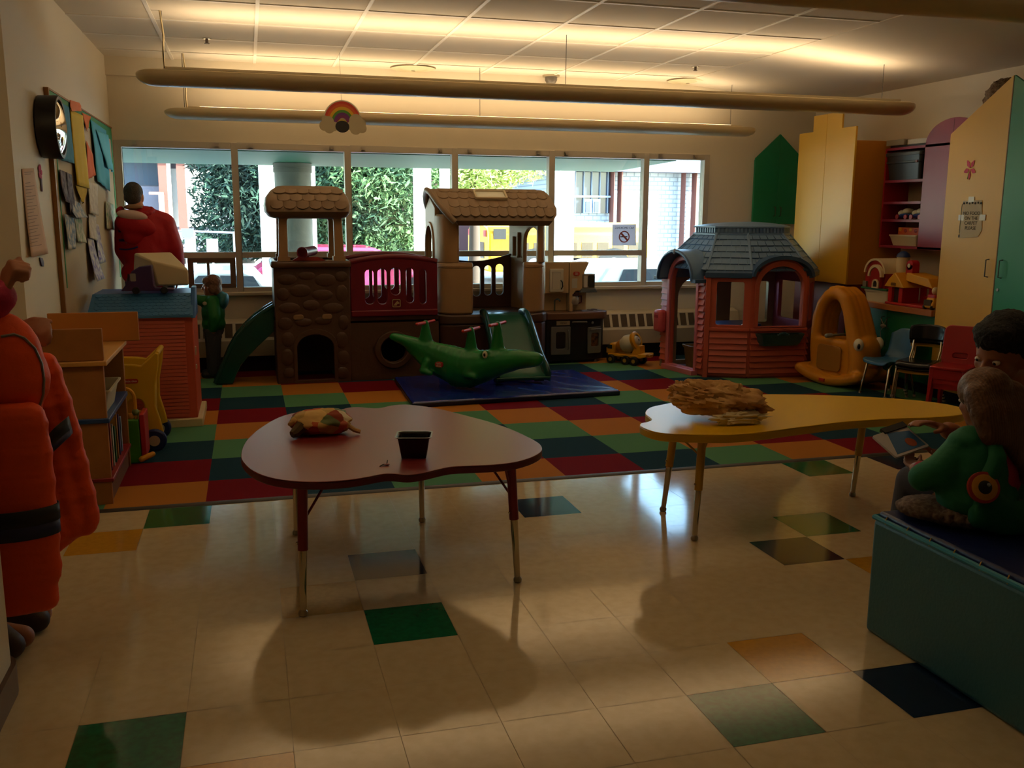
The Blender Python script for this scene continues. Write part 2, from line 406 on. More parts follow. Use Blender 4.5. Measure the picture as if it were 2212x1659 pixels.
# ---------------------------------------------------------------- ceiling fittings
def fittings():
    for x, y, lab in ((1.505, 6.93, 'round flush ceiling diffuser above the twin towers of the climber'), (4.33, 6.9, 'round flush ceiling diffuser above the right end of the windows')):
        t = thing('ceiling_diffuser', lab, 'vent', (x, y, CZ), group='ceiling diffusers')
        b = B(); b.lathe([(.19, -.004), (.21, -.012), (.17, -.02), (.12, -.012)], 28, 0, T(x, y, CZ), False); b.lathe([(.12, -.012), (.02, -.03)], 28, 0, T(x, y, CZ), False)
        obj('cone', b, mat('diffuser white', '#cbbfa0', .4), t, world=True)
        b = B(); b.lathe([(.215, 0), (.215, -.006), (.19, -.006)], 28, 0, T(x, y, CZ)); obj('rim', b, mat('diffuser rim', '#8d8168', .4), t, world=True)
    for x, y, lab in ((-.311, 5.94, 'small ceiling sprinkler at the left, by the power cord'), (3.99, 6.05, 'small ceiling sprinkler at the right, near the round diffuser')):
        t = thing('sprinkler', lab, 'sprinkler', (x, y, CZ), group='ceiling sprinklers')
        b = B(); b.lathe([(.035, 0), (.035, -.008), (.012, -.012)], 18, 0, T(x, y, CZ)); obj('escutcheon', b, mat('chrome', '#d6d2cb', .2, .5, .9), t, world=True)
        b = B(); b.lathe([(.012, -.012), (.012, -.035), (.02, -.037), (.02, -.042)], 12, 0, T(x, y, CZ)); obj('nozzle', b, mat('nozzle', '#6a5c50', .4, .5, .6), t, world=True)
    x, y = 2.895, 7.0
    t = thing('smoke_detector', 'dark dome detector on the ceiling above the middle of the windows', 'detector', (x, y, CZ))
    b = B(); b.lathe([(.085, 0), (.085, -.014), (.05, -.018)], 24, 0, T(x, y, CZ)); obj('base', b, mat('detector beige', '#a3967c', .5), t, world=True)
    b = B(); b.lathe([(.062, -.018), (.06, -.05), (.045, -.075), (.001, -.08)], 24, 0, T(x, y, CZ)); obj('dome', b, mat('detector grey', '#5d574e', .4), t, world=True)
fittings()
# ================================================================ activity tables
def catmull(P, n=4):
    o = []; N = len(P)
    for i in range(N):
        p0, p1, p2, p3 = (Vector(P[(i + k) % N]) for k in (-1, 0, 1, 2))
        for k in range(n):
            t = k / n
            o.append(.5 * ((2 * p1) + (p2 - p0) * t + (2 * p0 - 5 * p1 + 4 * p2 - p3) * t * t + (3 * p1 - p0 - 3 * p2 + p3) * t ** 3))
    return [(p[0], p[1]) for p in o]
def outline(pts, sc, ox, oy, z):
    o = []
    for x, y in pts:
        p = at(ox + x / sc, oy + y / sc, Z=z); o.append((p.x, p.y))
    return catmull(o, 3)
M_chrome = mat('chrome plate', '#c9bda4', .12, .5, 1.)
def table(name_label, ol, ztop, th, legs, mtop, medge, mleg, braces):
    cx = sum(p[0] for p in ol) / len(ol); cy = sum(p[1] for p in ol) / len(ol)
    t = thing('activity_table', name_label, 'table', (cx, cy, 0), group='wavy-topped activity tables')
    b = B(); b.prism(ol, 'z', ztop - .004, ztop); top = obj('tabletop', b, mtop, t, world=True, bevel=.003)
    b = B(); b.prism(ol, 'z', ztop - th, ztop - .004); obj('edge_band', b, medge, top, world=True, bevel=.004)
    for (x, y, tx, ty, zs) in legs:
        zt = ztop - th
        p = Vector((x, y, 0)); q = Vector((tx, ty, zt)); k = p.lerp(q, zs / zt)
        b = B(); b.cyl(k, q, .0195, n=18); lg = obj('leg', b, mleg, t, world=True)
        b = B(); b.cyl(p.lerp(q, .05), k.lerp(q, .03), .0125, .016, n=16); obj('leg_insert', b, M_chrome, lg, world=True)
        b = B(); b.lathe([(.012, 0), (.017, .004), (.018, .014), (.012, .024), (.009, .03)], 16, 0, T(x, y, 0)); obj('glide', b, mat('glide steel', '#a89a80', .3, .5, .9), lg, world=True)
        b = B(); b.ell(tuple(k + Vector((-.02, -.004, .03))), .006, n=8); obj('adjust_screw', b, M_chrome, lg, world=True)
    for p, q in braces:
        b = B(); b.cyl(p, q, .005, n=8); obj('brace', b, mleg, t, world=True)
    return t
RED = [(65, 430), (80, 360), (130, 290), (220, 220), (330, 160), (450, 128), (560, 122), (640, 130), (700, 125), (780, 100), (860, 92), (960, 100), (1020, 98), (1090, 82), (1180, 75), (1300, 85), (1420, 105), (1600, 150), (1750, 190), (1900, 240), (2030, 300), (2105, 345), (2118, 390), (2060, 430), (1950, 465), (1800, 485), (1650, 492), (1500, 500), (1400, 520), (1300, 543), (1200, 555), (1120, 548), (1040, 548), (950, 565), (850, 582), (700, 598), (550, 602), (400, 595), (250, 570), (150, 530), (90, 480)]
YEL = [(105, 225), (115, 200), (150, 180), (220, 165), (300, 150), (450, 135), (600, 118), (750, 108), (870, 98), (1000, 97), (1200, 100), (1500, 110), (1800, 128), (2000, 148), (2140, 170), (2240, 200), (2200, 232), (2000, 250), (1800, 256), (1600, 266), (1400, 282), (1250, 300), (1100, 318), (950, 338), (850, 350), (720, 362), (600, 366), (450, 364), (300, 360), (200, 352), (130, 335), (80, 312), (68, 300), (80, 288), (120, 280), (148, 266), (130, 248)]
ZR, ZY = .53, .52
olr = outline(RED, 3.16, 500, 850, ZR); oly = outline(YEL, 3.072, 1360, 820, ZY)
table('red wavy-edged activity table carrying the patchwork bag and the black tray', olr, ZR, .032,
      [(.078, 1.228, .093, 1.262, .255), (.955, 1.339, .93, 1.362, .27), (.709, 2.202, .70, 2.17, .30), (.098, 2.165, .11, 2.13, .30)],
      mat('red laminate', '#7d2a27', .34, .5), mat('red edge', '#5c0c10', .4), mat('red enamel', '#7c0f17', .35),
      [((.093, 1.27, .36), (.20, 1.36, .5)), ((.93, 1.37, .37), (.85, 1.45, .5)), ((.925, 1.36, .40), (.89, 1.30, .5))])
table('yellow wavy-edged activity table carrying the crumpled brown paper', oly, ZY, .04,
      [(1.898, 1.614, 1.93, 1.64, .24), (1.94, 2.056, 1.985, 2.04, .24), (3.052, 2.034, 3.05, 1.98, .24)],
      mat('yellow laminate', '#e3b208', .34, .5), mat('yellow edge', '#c99a05', .4), mat('yellow enamel', '#b98c12', .35),
      [((1.93, 1.65, .38), (2.03, 1.75, .48)), ((1.925, 1.645, .40), (1.86, 1.75, .48)), ((1.985, 2.04, .4), (2.06, 2.1, .48))])
# ---------------------------------------------------------------- things on the tables
def crumple(c, r, seed, amp, n=44, flat=.0, fold=3.0, rz=0, tilt=0):
    b = B(); off = Vector((seed * 3.1, seed * 1.7, seed))
    Mx = T(*c, 0, tilt, rz)
    def fn(u, v):
        th = 2 * PI * u; ph = PI * v
        d = Vector((math.sin(ph) * math.cos(th), math.sin(ph) * math.sin(th), math.cos(ph)))
        k = 1 + amp * (noise.noise(d * fold + off) + .6 * abs(noise.noise(d * fold * 2.3 + off)) + .35 * noise.noise(d * fold * 5 + off))
        p = Vector((d.x * r[0] * k, d.y * r[1] * k, max(d.z, -.75) * r[2] * k))
        return Mx @ p
    b.grid(fn, n, n // 2)
    return b
def table_things():
    m = mat('patchwork paper', '#b5562f', .8)
    nt = m.node_tree; v = nt.nodes.new('ShaderNodeTexVoronoi'); v.inputs['Scale'].default_value = 16; tc = nt.nodes.new('ShaderNodeTexCoord')
    nt.links.new(tc.outputs['Object'], v.inputs['Vector'])
    cr = nt.nodes.new('ShaderNodeValToRGB'); cr.color_ramp.interpolation = 'CONSTANT'
    el = cr.color_ramp.elements
    for k, (p, h) in enumerate([(0, '#8f3a22'), (.18, '#c2a05a'), (.36, '#b4532e'), (.52, '#d8b26c'), (.68, '#6d7a4e'), (.82, '#c46a4c'), (.93, '#d9c9a2')]):
        e = el[k] if k < 2 else el.new(p); e.position = p; e.color = lin(h)
    sp = nt.nodes.new('ShaderNodeSeparateColor'); nt.links.new(v.outputs['Color'], sp.inputs[0]); nt.links.new(sp.outputs[0], cr.inputs[0])
    nt.links.new(cr.outputs[0], nt.nodes['Principled BSDF'].inputs['Base Color'])
    t = thing('patchwork_bag', 'crumpled patchwork-coloured bag lying on the red table', 'bag', (.215, 1.98, ZR))
    b = crumple((.215, 1.985, ZR + .052), (.135, .10, .058), 3, .17, 56, fold=1.7, rz=-8)
    zmin = min(p.z for p in b.v)
    for p in b.v: p.z += ZR + .001 - zmin
    obj('bag_body', b, m, t, world=True, smooth=180)
    b = B(); b.tube([(.31, 1.97, ZR + .06), (.335, 1.945, ZR + .035), (.36, 1.92, ZR + .02), (.385, 1.915, ZR + .012)], [.02, .012, .011, .009], 8); obj('twisted_end', b, mat('kraft paper', '#b28b57', .8), t, world=True)
    b = B(); b.tube([(.13, 1.93, ZR + .05), (.10, 1.91, ZR + .025), (.085, 1.90, ZR + .02)], [.03, .024, .016], 8); obj('gathered_end', b, mat('dark paper', '#5a4a2c', .8), t, world=True)
    m2 = mat('brown paper', '#cfa468', .85, var=.4, vscale=9, c2='#a87640', bump=.3, bscale=24)
    t = thing('brown_paper_bag', 'crumpled brown paper bag lying on the yellow table', 'bag', (2.12, 1.85, ZY))
    b = crumple((2.105, 1.86, ZY + .07), (.22, .115, .085), 8, .30, 96, fold=2.2, rz=-28, tilt=6)
    zmin = min(p.z for p in b.v)
    for p in b.v: p.z += ZY + .001 - zmin
    obj('bag_body', b, m2, t, world=True, smooth=45)
    b = crumple((2.16, 1.715, ZY + .03), (.12, .03, .028), 5, .5, 40, rz=-4); zmin = min(p.z for p in b.v)
    for p in b.v: p.z += ZY + .001 - zmin
    obj('torn_edge', b, mat('pale torn paper', '#d8c9a0', .8), t, world=True, smooth=25)
    b = crumple((2.0, 2.02, ZY + .11), (.06, .04, .045), 11, .6, 40, rz=30)
    obj('top_fold', b, m2, t, world=True, smooth=25)
    # black plastic tray
    t = thing('black_tray', 'small black plastic produce tray with a clear rim on the red table', 'tray', (.553, 1.49, ZR))
    M = T(.553, 1.478, ZR + .0005, 0, 0, -14)
    b = B(); rings = []
    for z, s, in ((0, .044), (.0, .05), (.085, .064), (.088, .07), (.085, .069), (.082, .0625), (.006, .047), (.006, .04)):
        rings.append([(p[0], p[1] * .86, z) for p in rrect(-s, s, -s, s, s * .3, 4)])
    b.loft(rings, 0, M); obj('tub', b, mat('black plastic', '#0e0c0c', .25), t, world=True, smooth=50)
    b = B(); b.loft([[(p[0], p[1] * .86, .0885) for p in rrect(-.073, .073, -.073, .073, .02, 4)], [(p[0], p[1] * .86, .0905) for p in rrect(-.074, .074, -.074, .074, .02, 4)], [(p[0], p[1] * .86, .0905) for p in rrect(-.068, .068, -.068, .068, .02, 4)], [(p[0], p[1] * .86, .0885) for p in rrect(-.067, .067, -.067, .067, .02, 4)]], 0, M, False)
    obj('clear_rim', b, mat('clear film', '#bdb8b0', .15), t, world=True, smooth=50)
    t = thing('scrap', 'tiny twig-like scrap on the red table in front of the black tray', 'scrap', (.41, 1.37, ZR))
    b = B(); b.tube([(.395, 1.35, ZR + .002), (.41, 1.365, ZR + .004), (.425, 1.372, ZR + .003), (.432, 1.40, ZR + .01)], .0022, 6); obj('stem', b, mat('twig', '#3b2620', .8), t, world=True)
    b = B(); b.ell((.424, 1.362, ZR + .004), (.012, .009, .003), n=10); obj('flake', b, mat('pink flake', '#9d5a52', .8), t, world=True)
table_things()
# ---------------------------------------------------------------- padded bench
def bench():
    t = thing('soft_bench', 'long teal and navy vinyl foam bench under the seated girl', 'bench', (2.35, -.4, 0))
    x0, x1, y0, y1 = 2.07, 2.62, -1.9, .575
    b = B(); b.box(x0, x1, y0, y1, 0, .432); obj('side_cover', b, mat('teal vinyl', '#376a70', .45, bump=.1, bscale=90), t, world=True, bevel=.018, seg=3)
    b = B(); b.box(x0 + .012, x1 - .012, y0 + .012, y1 - .012, .43, .46); obj('seat_pad', b, mat('navy vinyl', '#0c1a52', .38, bump=.12, bscale=30), t, world=True, bevel=.012, seg=3)
    b = B(); b.tube([(x0 + .004, y0, .436), (x0 + .004, y1 - .004, .436), (x1, y1 - .004, .436)], .010, 8); s = obj('piping', b, mat('teal piping', '#2f8aa0', .35), t, world=True)
    for k in range(16):
        y = .5 - k * .112
        b = B(); b.tube([(x0 - .004, y, .43), (x0 + .002, y + .006, .448), (x0 + .012, y + .012, .452)], .0022, 5); obj('stitch', b, mat('gold thread', '#c39a3c', .5), s, world=True)
bench()
# ---------------------------------------------------------------- gym mat
def gym_mat():
    t = thing('gym_mat', 'dark blue vinyl gym mat under the green crocodile rocker', 'mat', (2.0, 5.52, 0))
    o = [(1.12, 4.915), (2.905, 5.02), (2.875, 6.13), (1.16, 6.13)]
    m = mat('blue vinyl', '#122a86', .26, .5, coat=.25)
    b = B()
    def fn(u, v):
        p = (Vector(o[0]) * (1 - u) + Vector(o[1]) * u) * (1 - v) + (Vector(o[3]) * (1 - u) + Vector(o[2]) * u) * v
        e = min(u, 1 - u, v, 1 - v)
        w = max(0, math.sin((u * 1.0 + v * .55) * 38 + 3 * noise.noise(Vector((u * 3, v * 3, 0))))) ** 6
        k = .010 * w * (1 if u > .55 else .35) * min(1, e * 8)
        return (p.x, p.y, .05 + k + .006 * noise.noise(Vector((u * 6, v * 5, 2))) * min(1, e * 9) - (.012 if e < .001 else 0))
    b.grid(fn, 150, 90); obj('cover', b, m, t, world=True, smooth=180)
    b = B(); b.prism([(p[0] , p[1]) for p in o], 'z', .006, .043); obj('side_band', b, mat('navy band', '#0a1433', .4), t, world=True, bevel=.006)
gym_mat()
# ---------------------------------------------------------------- crocodile rocker
def croc():
    t = thing('crocodile_rocker', 'green plastic crocodile seesaw with red handles on the blue mat', 'rocking toy', (1.585, 5.44, .0625), rz=-40)
    o = lambda *a, **k: obj(*a, parent=t, **k)
    K = 1.22
    g = mat('croc green', '#0d7a33', .33, .5, var=.15, vscale=5)
    b = B()
    S = [(1.06, .425, .035, .05), (1.15, .405, .05, .065), (1.27, .37, .085, .08), (1.40, .325, .135, .10), (1.53, .29, .18, .125), (1.66, .265, .165, .125), (1.78, .29, .14, .12), (1.90, .318, .11, .11), (2.02, .335, .085, .09), (2.13, .335, .066, .075), (2.165, .33, .052, .055)]
    S = [((x - 1.55) * K, z - .06, h, w) for x, z, h, w in S]
    for i in range(len(S) - 1):
        for k in range(4):
            f = k / 4; x, z, h, w = (S[i][q] * (1 - f) + S[i + 1][q] * f for q in range(4))
            b.ell((x, 0, z - h * .55), (.055, w, h), n=14)
    X = lambda x: (x - 1.55) * K
    for p, q in (((1.36, .20, .085), (1.52, .14, .10)), ((1.52, .14, .10), (1.68, .18, .09)), ((1.2, .33, .06), (1.36, .2, .085)), ((1.68, .18, .09), (1.95, .27, .05))):
        b.rc((X(p[0]), 0, p[1] - .06), p[2], (X(q[0]), 0, q[1] - .06), q[2])
    hs = ((1.31, .36, .49), (1.665, .26, .455), (1.865, .30, .515))
    for x, zb, zt in hs:
        zb -= .06
        b.loft([[(X(x) + w * dx, d * dy, z) for dx, dy in circ(0, 0, 1, 14)] for z, w, d in ((zb - .03, .085, .055), ((zb + zt) / 2, .05, .034), (zt, .028, .022), (zt + .018, .014, .012))])
    for sx in (1.36, 1.7):
        for sy in (-1, 1):
            b.rc((X(sx), sy * .075, .16), .045, (X(sx) - .03, sy * .115, .09), .03); b.rc((X(sx) - .03, sy * .115, .09), .03, (X(sx) + .05, sy * .12, .075), .024)
    for sy in (-1, 1): b.ell((X(1.80), sy * .07, .265), (.04, .035, .035)); b.ell((X(2.14), sy * .03, .275), (.018, .014, .014))
    f = fuse(b, .011, 5)
    zmin = min(v.z for v in f.v)
    for v in f.v: v.z -= zmin
    body = o('body', f, g, smooth=180); dz = -zmin
    rm = mat('handle red', '#c8321f', .4)
    for x, zb, zt in hs:
        for sy in (-1, 1):
            b = B(); b.tube([(X(x), sy * .014, zt - .006 + dz), (X(x), sy * .145, zt - .004 + dz)], [.014, .012], 12); b.ell((X(x), sy * .145, zt - .004 + dz), .0135, n=12); obj('handle', b, rm, body)
    for sy in (-1, 1):
        b = B(); b.ell((X(1.81), sy * .097, .262 + dz), (.024, .012, .031), n=14); e = o('eye', b, mat('eye ivory', '#d6cfae', .3))
        b = B(); b.ell((X(1.81), sy * .105, .262 + dz), (.011, .008, .015), n=12); obj('pupil', b, mat('eye black', '#080808', .2), e)
    px, pz = X(1.47), .155 + dz
    b = B(); b.prism(rrect(px - .035, px + .035, pz - .022, pz + .022, .017), 'y', -.131, -.112); s = o('badge', b, mat('badge red', '#b5352a', .4))
    vs, fs = text_mesh('little\ntikes', .024, .0006, space=.8); b = B(); b.add(vs, fs, 0, frame((px, -.1315, pz), (1, 0, 0), (0, 0, 1))); obj('badge_lettering', b, mat('badge white', '#d8cfc0', .4), s, smooth=0)
croc()
# ================================================================ climber
def W3(b, *a, **k): return obj(*a, **k)
M_brown = mat('climber brown', '#513626', .5, .4, bump=.25, bscale=18)
M_tan = mat('climber tan', '#a07c56', .45, .4, bump=.06, bscale=120)
M_roof = mat('climber roof', '#7e654b', .5, .4)
M_maroon = mat('climber maroon', '#6b1020', .4, .4)
M_dkbr = mat('climber dark brown', '#4a2a20', .45, .4)
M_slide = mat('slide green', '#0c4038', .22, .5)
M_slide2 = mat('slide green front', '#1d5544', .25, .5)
def shingle_rows(b, fn, nu, nv, w, h, th=.008, off=.5):
    """overlapping scalloped tiles over a surface fn(u, v) -> (point, along, up)"""
    for j in range(nv):
        for i in range(nu + (j % 2)):
            u = (i + (.5 if j % 2 == 0 else 0)) / nu; v = (j + .5) / nv
            if u < .03 or u > .97: continue
            p, a, up = fn(u, v)
            M = frame(p, a, up)
            o = [(-w / 2, h / 2), (-w / 2, -h * .1)] + circ(0, -h * .1, w / 2, 8, h * .42, PI, 2 * PI, True)[1:-1] + [(w / 2, -h * .1), (w / 2, h / 2)]
            n = len(o)
            vs = [(x * 1.02, y, 0) for x, y in o] + [(x * .94, y * .96, th * (1 - .6 * (y + h / 2) / h)) for x, y in o]
            b.add(vs, [list(range(n, 2 * n))] + [(k, (k + 1) % n, n + (k + 1) % n, n + k) for k in range(n)], 0, M)
def climber():
    t = thing('play_climber', 'big brown plastic climber with two roofed towers, a bridge and two slides', 'play structure', (1.3, 6.6, 0))
    o = lambda *a, **k: obj(*a, parent=t, world=True, **k)
    YF, YB = 6.25, 6.93
    # left tower: rocky base with an arched crawl hole
    b = B()
    b.plate([(.14, 0), (.79, 0), (.795, 1.03), (.135, 1.03)], [arch(.315, .64, .03, .44, .12)], .05, 'y', YF + .025, bev=.006)
    b.plate([(.14, 0), (.79, 0), (.795, 1.03), (.135, 1.03)], [], .04, 'y', YB - .02)
    b.box(.135, .175, YF + .03, YB - .03, 0, 1.03); b.box(.755, .795, YF + .03, YB - .03, 0, 1.03)
    for k, (x, z, w, h) in enumerate([(.25, .93, .09, .05), (.42, .96, .08, .04), (.58, .92, .1, .06), (.72, .95, .06, .05), (.21, .80, .06, .06), (.36, .83, .1, .06), (.55, .79, .1, .05), (.72, .80, .06, .08), (.26, .68, .1, .05), (.45, .70, .08, .05), (.64, .67, .1, .05), (.22, .54, .07, .06), (.73, .54, .05, .07), (.24, .40, .06, .07), (.71, .38, .06, .08), (.23, .24, .06, .08), (.72, .22, .06, .07), (.24, .10, .06, .05), (.71, .08, .06, .06), (.38, .55, .08, .04), (.55, .56, .08, .04)]):
        b.ell((x, YF + .004, z), (w, .016, h), n=14)
    b.plate(arch(.285, .67, .0, .49, .15), [arch(.315, .64, .03, .44, .12)], .016, 'y', YF - .004, bev=.004)
    w = o('tower_base', b, M_brown, smooth=50)
    b = B(); b.plate(rrect(.112, .812, YF - .035, YB + .02, .05), [rrect(.17, .755, YF + .05, YB - .05, .04)], .06, 'z', 1.06, bev=.018); o('tower_rim', b, mat('rim brown', '#5b3d2c', .35, .5), smooth=60)
    for x in (.335, .585):
        b = B(); b.plate(rrect(x - .045, x + .045, .575, .62, .02), [], .02, 'y', YF - .006, bev=.006); obj('handhold', b, mat('handhold tan', '#8a6a48', .5), w, world=True)
    b = B(); b.box(.17, .755, YF + .05, YB - .05, .60, .63); o('tower_floor', b, M_dkbr)
    # upper frame: four tan posts with a header
    for y, nm in ((YF + .04, 'front_frame'), (YB - .04, 'rear_frame')):
        b = B(); b.plate([(.185, 1.09), (.745, 1.09), (.735, 1.50), (.195, 1.50)], [rrect(.268, .668, 1.0, 1.462, .035)], .06, 'y', y, bev=.008)
        b = B(); hole = [(.268, 1.095), (.668, 1.095), (.668, 1.43)] + circ(.633, 1.43, .035, 5, a0=0, a1=PI / 2, end=True)[1:] + circ(.303, 1.43, .035, 5, a0=PI / 2, a1=PI, end=True)
        b.plate([(.185, 1.085), (.755, 1.085), (.735, 1.52), (.198, 1.52)], [hole], .06, 'y', y, bev=.008)
        for x0, x1 in ((.176, .285), (.655, .762)): b.box(x0, x1, y - .045, y + .045, 1.085, 1.13)
        o(nm, b, M_tan, smooth=50)
    b = B()
    for x in (.20, .70): b.box(x, x + .03, YF + .05, YB - .05, 1.465, 1.52)
    o('side_header', b, M_tan)
    rings = []
    for z, x0, x1, y0, y1, r in ((1.455, .17, .745, 6.27, 6.91, .05), (1.47, .125, .78, 6.20, 6.98, .06), (1.515, .09, .812, 6.16, 7.01, .07), (1.57, .085, .815, 6.17, 7.0, .07), (1.64, .10, .80, 6.24, 6.93, .07), (1.70, .145, .765, 6.33, 6.84, .07), (1.735, .20, .735, 6.43, 6.74, .06), (1.742, .25, .70, 6.5, 6.67, .04)):
        rings.append([(p[0], p[1], z) for p in rrect(x0, x1, y0, y1, r, 5)])
    b = B(); b.loft(rings)
    def sf(u, v):
        P = [(1.545, 6.162, .13, .78), (1.60, 6.195, .13, .78), (1.66, 6.26, .15, .765), (1.715, 6.36, .18, .75)]
        f = v * 3; i = min(2, int(f)); f -= i
        q = [P[i][k] * (1 - f) + P[i + 1][k] * f for k in range(4)]
        up = Vector((0, P[i + 1][1] - P[i][1], P[i + 1][0] - P[i][0])).normalized()
        return Vector((q[2] + (q[3] - q[2]) * u, q[1] - .001, q[0])), (1, 0, 0), up
    shingle_rows(b, sf, 6, 3, .105, .085)
    o('tower_roof', b, M_roof, smooth=50)
    # red telescope on the rim
    b = B(); a = at(655, 552, Y=6.22); c = at(690, 552, Y=6.42)
    b.cyl((a.x, 6.20, 1.165), (a.x + .10, 6.40, 1.175), .045, .042, n=20); tl = o('telescope', b, M_maroon, smooth=50)
    b = B(); b.lathe([(.047, 0), (.05, .01), (.05, .03), (.04, .03), (.036, .004)], 20, 0, frame((a.x, 6.185, 1.165), (.9, -.44, 0), (0, 0, 1)), False); obj('eyepiece', b, M_maroon, tl, world=True)
    b = B(); b.cyl((a.x + .04, 6.28, 1.07), (a.x + .04, 6.28, 1.14), .02, n=12); b.prism([(a.x - .10, 1.09), (a.x + .20, 1.09), (a.x + .13, 1.125), (a.x - .04, 1.125)], 'y', 6.26, 6.30); obj('telescope_mount', b, mat('mount red', '#9c2f22', .4), tl, world=True)
    # bridge with slotted railings
    sl = [(789, 807, 582, 657), (816, 835, 580, 657), (843.5, 865, 578, 637), (877, 893, 579, 654), (906, 920, 582, 656)]
    for y, nm, dx in ((6.28, 'front_railing', 0), (6.88, 'rear_railing', .03)):
        x0, x1 = .80, 1.59
        ol = [(x0, .60), (x1, .60), (x1, 1.075)] + [(x1 + (x0 - x1) * k / 12, 1.075 + .045 * math.sin(PI * k / 12)) for k in range(1, 12)] + [(x0, 1.075)]
        hs = []
        for l, r, tp, bt in sl:
            p = at(l, bt, Y=6.28); q = at(r, tp, Y=6.28); hs.append(rrect(p.x + dx, q.x + dx, p.z, q.z, (q.x - p.x) / 2 - .002, 5))
        b = B(); b.plate(ol, hs, .035, 'y', y, bev=.006); rl = o(nm, b, M_maroon, smooth=50)
        b = B(); b.tube([(x1 + (x0 - x1) * k / 12, y, 1.075 + .045 * math.sin(PI * k / 12)) for k in range(13)], .026, 10); obj('top_rail', b, M_maroon, rl, world=True)
        b = B(); b.box(x0, x1, y - .035, y + .03, .585, .645); obj('bottom_rail', b, M_maroon, rl, world=True, bevel=.012)
        if dx == 0:
            p = at(856.5, 655, Y=6.255); lb = mat('badge tan', '#b59a6e', .4)
            b = B(); b.plate(rrect(p.x - .038, p.x + .038, p.z - .036, p.z + .036, .012), [rrect(p.x - .032, p.x + .032, p.z - .03, p.z + .03, .009)], .006, 'y', 6.258)
            b.prism([(p.x - .026, p.z - .02), (p.x + .008, p.z + .02), (p.x + .026, p.z + .005), (p.x + .026, p.z - .004), (p.x + .006, p.z - .008), (p.x + .002, p.z - .022)], 'y', 6.255, 6.261)
            obj('maker_badge', b, lb, rl, world=True)
    b = B(); b.box(.795, 1.60, 6.27, 6.9, .53, .585); o('bridge_deck', b, M_dkbr)
    ctr = (1.179, .277)
    b = B(); b.plate([(.79, 0), (1.60, 0), (1.60, .55), (.79, .55)], [], .04, 'y', 6.9); o('tunnel_rear_wall', b, M_brown)
    b = B(); b.plate([(.79, 0), (1.60, 0), (1.60, .55), (.79, .55)], [circ(*ctr, .115, 28)], .04, 'y', 6.29)
    b.plate(circ(*ctr, .175, 32), [circ(*ctr, .118, 32)], .03, 'y', 6.262, bev=.01); o('tunnel_wall', b, M_brown, smooth=50)
    # right tower
    fp = [(1.60, 6.42), (1.62, 6.32), (1.70, 6.26), (1.80, 6.235), (2.48, 6.235), (2.60, 6.27), (2.66, 6.36), (2.66, 6.80), (2.56, 6.93), (1.70, 6.93), (1.60, 6.84)]
    b = B(); b.prism(fp, 'z', 0, .49); o('tower_plinth', b, M_dkbr, bevel=.01)
    b = B(); b.prism([((p[0] - 2.13) * 1.02 + 2.13, (p[1] - 6.58) * 1.02 + 6.58) for p in fp], 'z', .49, .585); o('tower_deck', b, mat('deck brown', '#4d3427', .45), bevel=.018)
    def col(nm, lo, up):
        b = B(); b.prism(lo, 'z', .585, 1.065); b.prism([((p[0] - lo[0][0]) * 1.0 + lo[0][0], p[1] - .004) for p in lo], 'z', 1.0, 1.055); b.prism(up, 'z', 1.05, 1.50); return o(nm, b, M_tan, bevel=.02)
    col('corner_column', [(1.60, 6.50), (1.61, 6.36), (1.66, 6.28), (1.74, 6.245), (1.925, 6.245), (1.925, 6.31), (1.76, 6.32), (1.69, 6.37), (1.67, 6.50)], [(1.60, 6.44), (1.61, 6.36), (1.66, 6.28), (1.72, 6.255), (1.795, 6.25), (1.80, 6.31), (1.74, 6.32), (1.68, 6.37), (1.66, 6.44)])
    col('corner_column', [(2.66, 6.50), (2.65, 6.36), (2.60, 6.28), (2.52, 6.245), (2.41, 6.245), (2.41, 6.31), (2.50, 6.32), (2.58, 6.37), (2.60, 6.50)], [(2.66, 6.44), (2.65, 6.36), (2.62, 6.28), (2.58, 6.255), (2.545, 6.25), (2.545, 6.31), (2.57, 6.33), (2.60, 6.37), (2.61, 6.44)])
    b = B(); b.plate([(6.44, .585), (6.93, .585), (6.93, 1.56), (6.70, 1.66), (6.44, 1.56)], [arch(6.50, 6.87, .60, 1.40, .185)], .05, 'x', 1.63, bev=.008)
    b.plate(arch(6.475, 6.895, .60, 1.43, .205), [arch(6.50, 6.87, .60, 1.40, .185)], .02, 'x', 1.60, bev=.005); o('side_wall', b, M_tan, smooth=50)
    # right side wall runs back at an angle and carries an arched window and a mail slot
    P, Q = Vector((2.645, 6.40)), Vector((2.47, 6.93)); L = (Q - P).length; M = frame((P.x, P.y, 0), (Q.x - P.x, Q.y - P.y, 0), (0, 0, 1))
    vs, fs = plate_mesh([(0, .585), (L, .585), (L, 1.56), (L * .45, 1.66), (0, 1.56)], [arch(.03, .30, .90, 1.38, .135)], .045, .006)
    b = B(); b.add(vs, fs, 0, M); sw = o('side_wall', b, M_tan, smooth=50)
    b = B(); b.box(.36, .46, .09, .42, 0, 0); b = B()
    for (a, c, d, e, f_, g_) in ((.36, .47, 1.085, 1.10, -.06, -.02), (.365, .38, 1.10, 1.30, -.05, -.02), (.45, .465, 1.10, 1.30, -.05, -.02), (.365, .465, 1.29, 1.33, -.05, -.02)): b.add([(x, z, y) for y in (f_, g_) for z in (d, e) for x in (a, c)], [(0, 2, 3, 1), (4, 5, 7, 6), (0, 1, 5, 4), (2, 6, 7, 3), (0, 4, 6, 2), (1, 3, 7, 5)], 0, M)
    obj('mail_box', b, M_tan, sw, world=True)
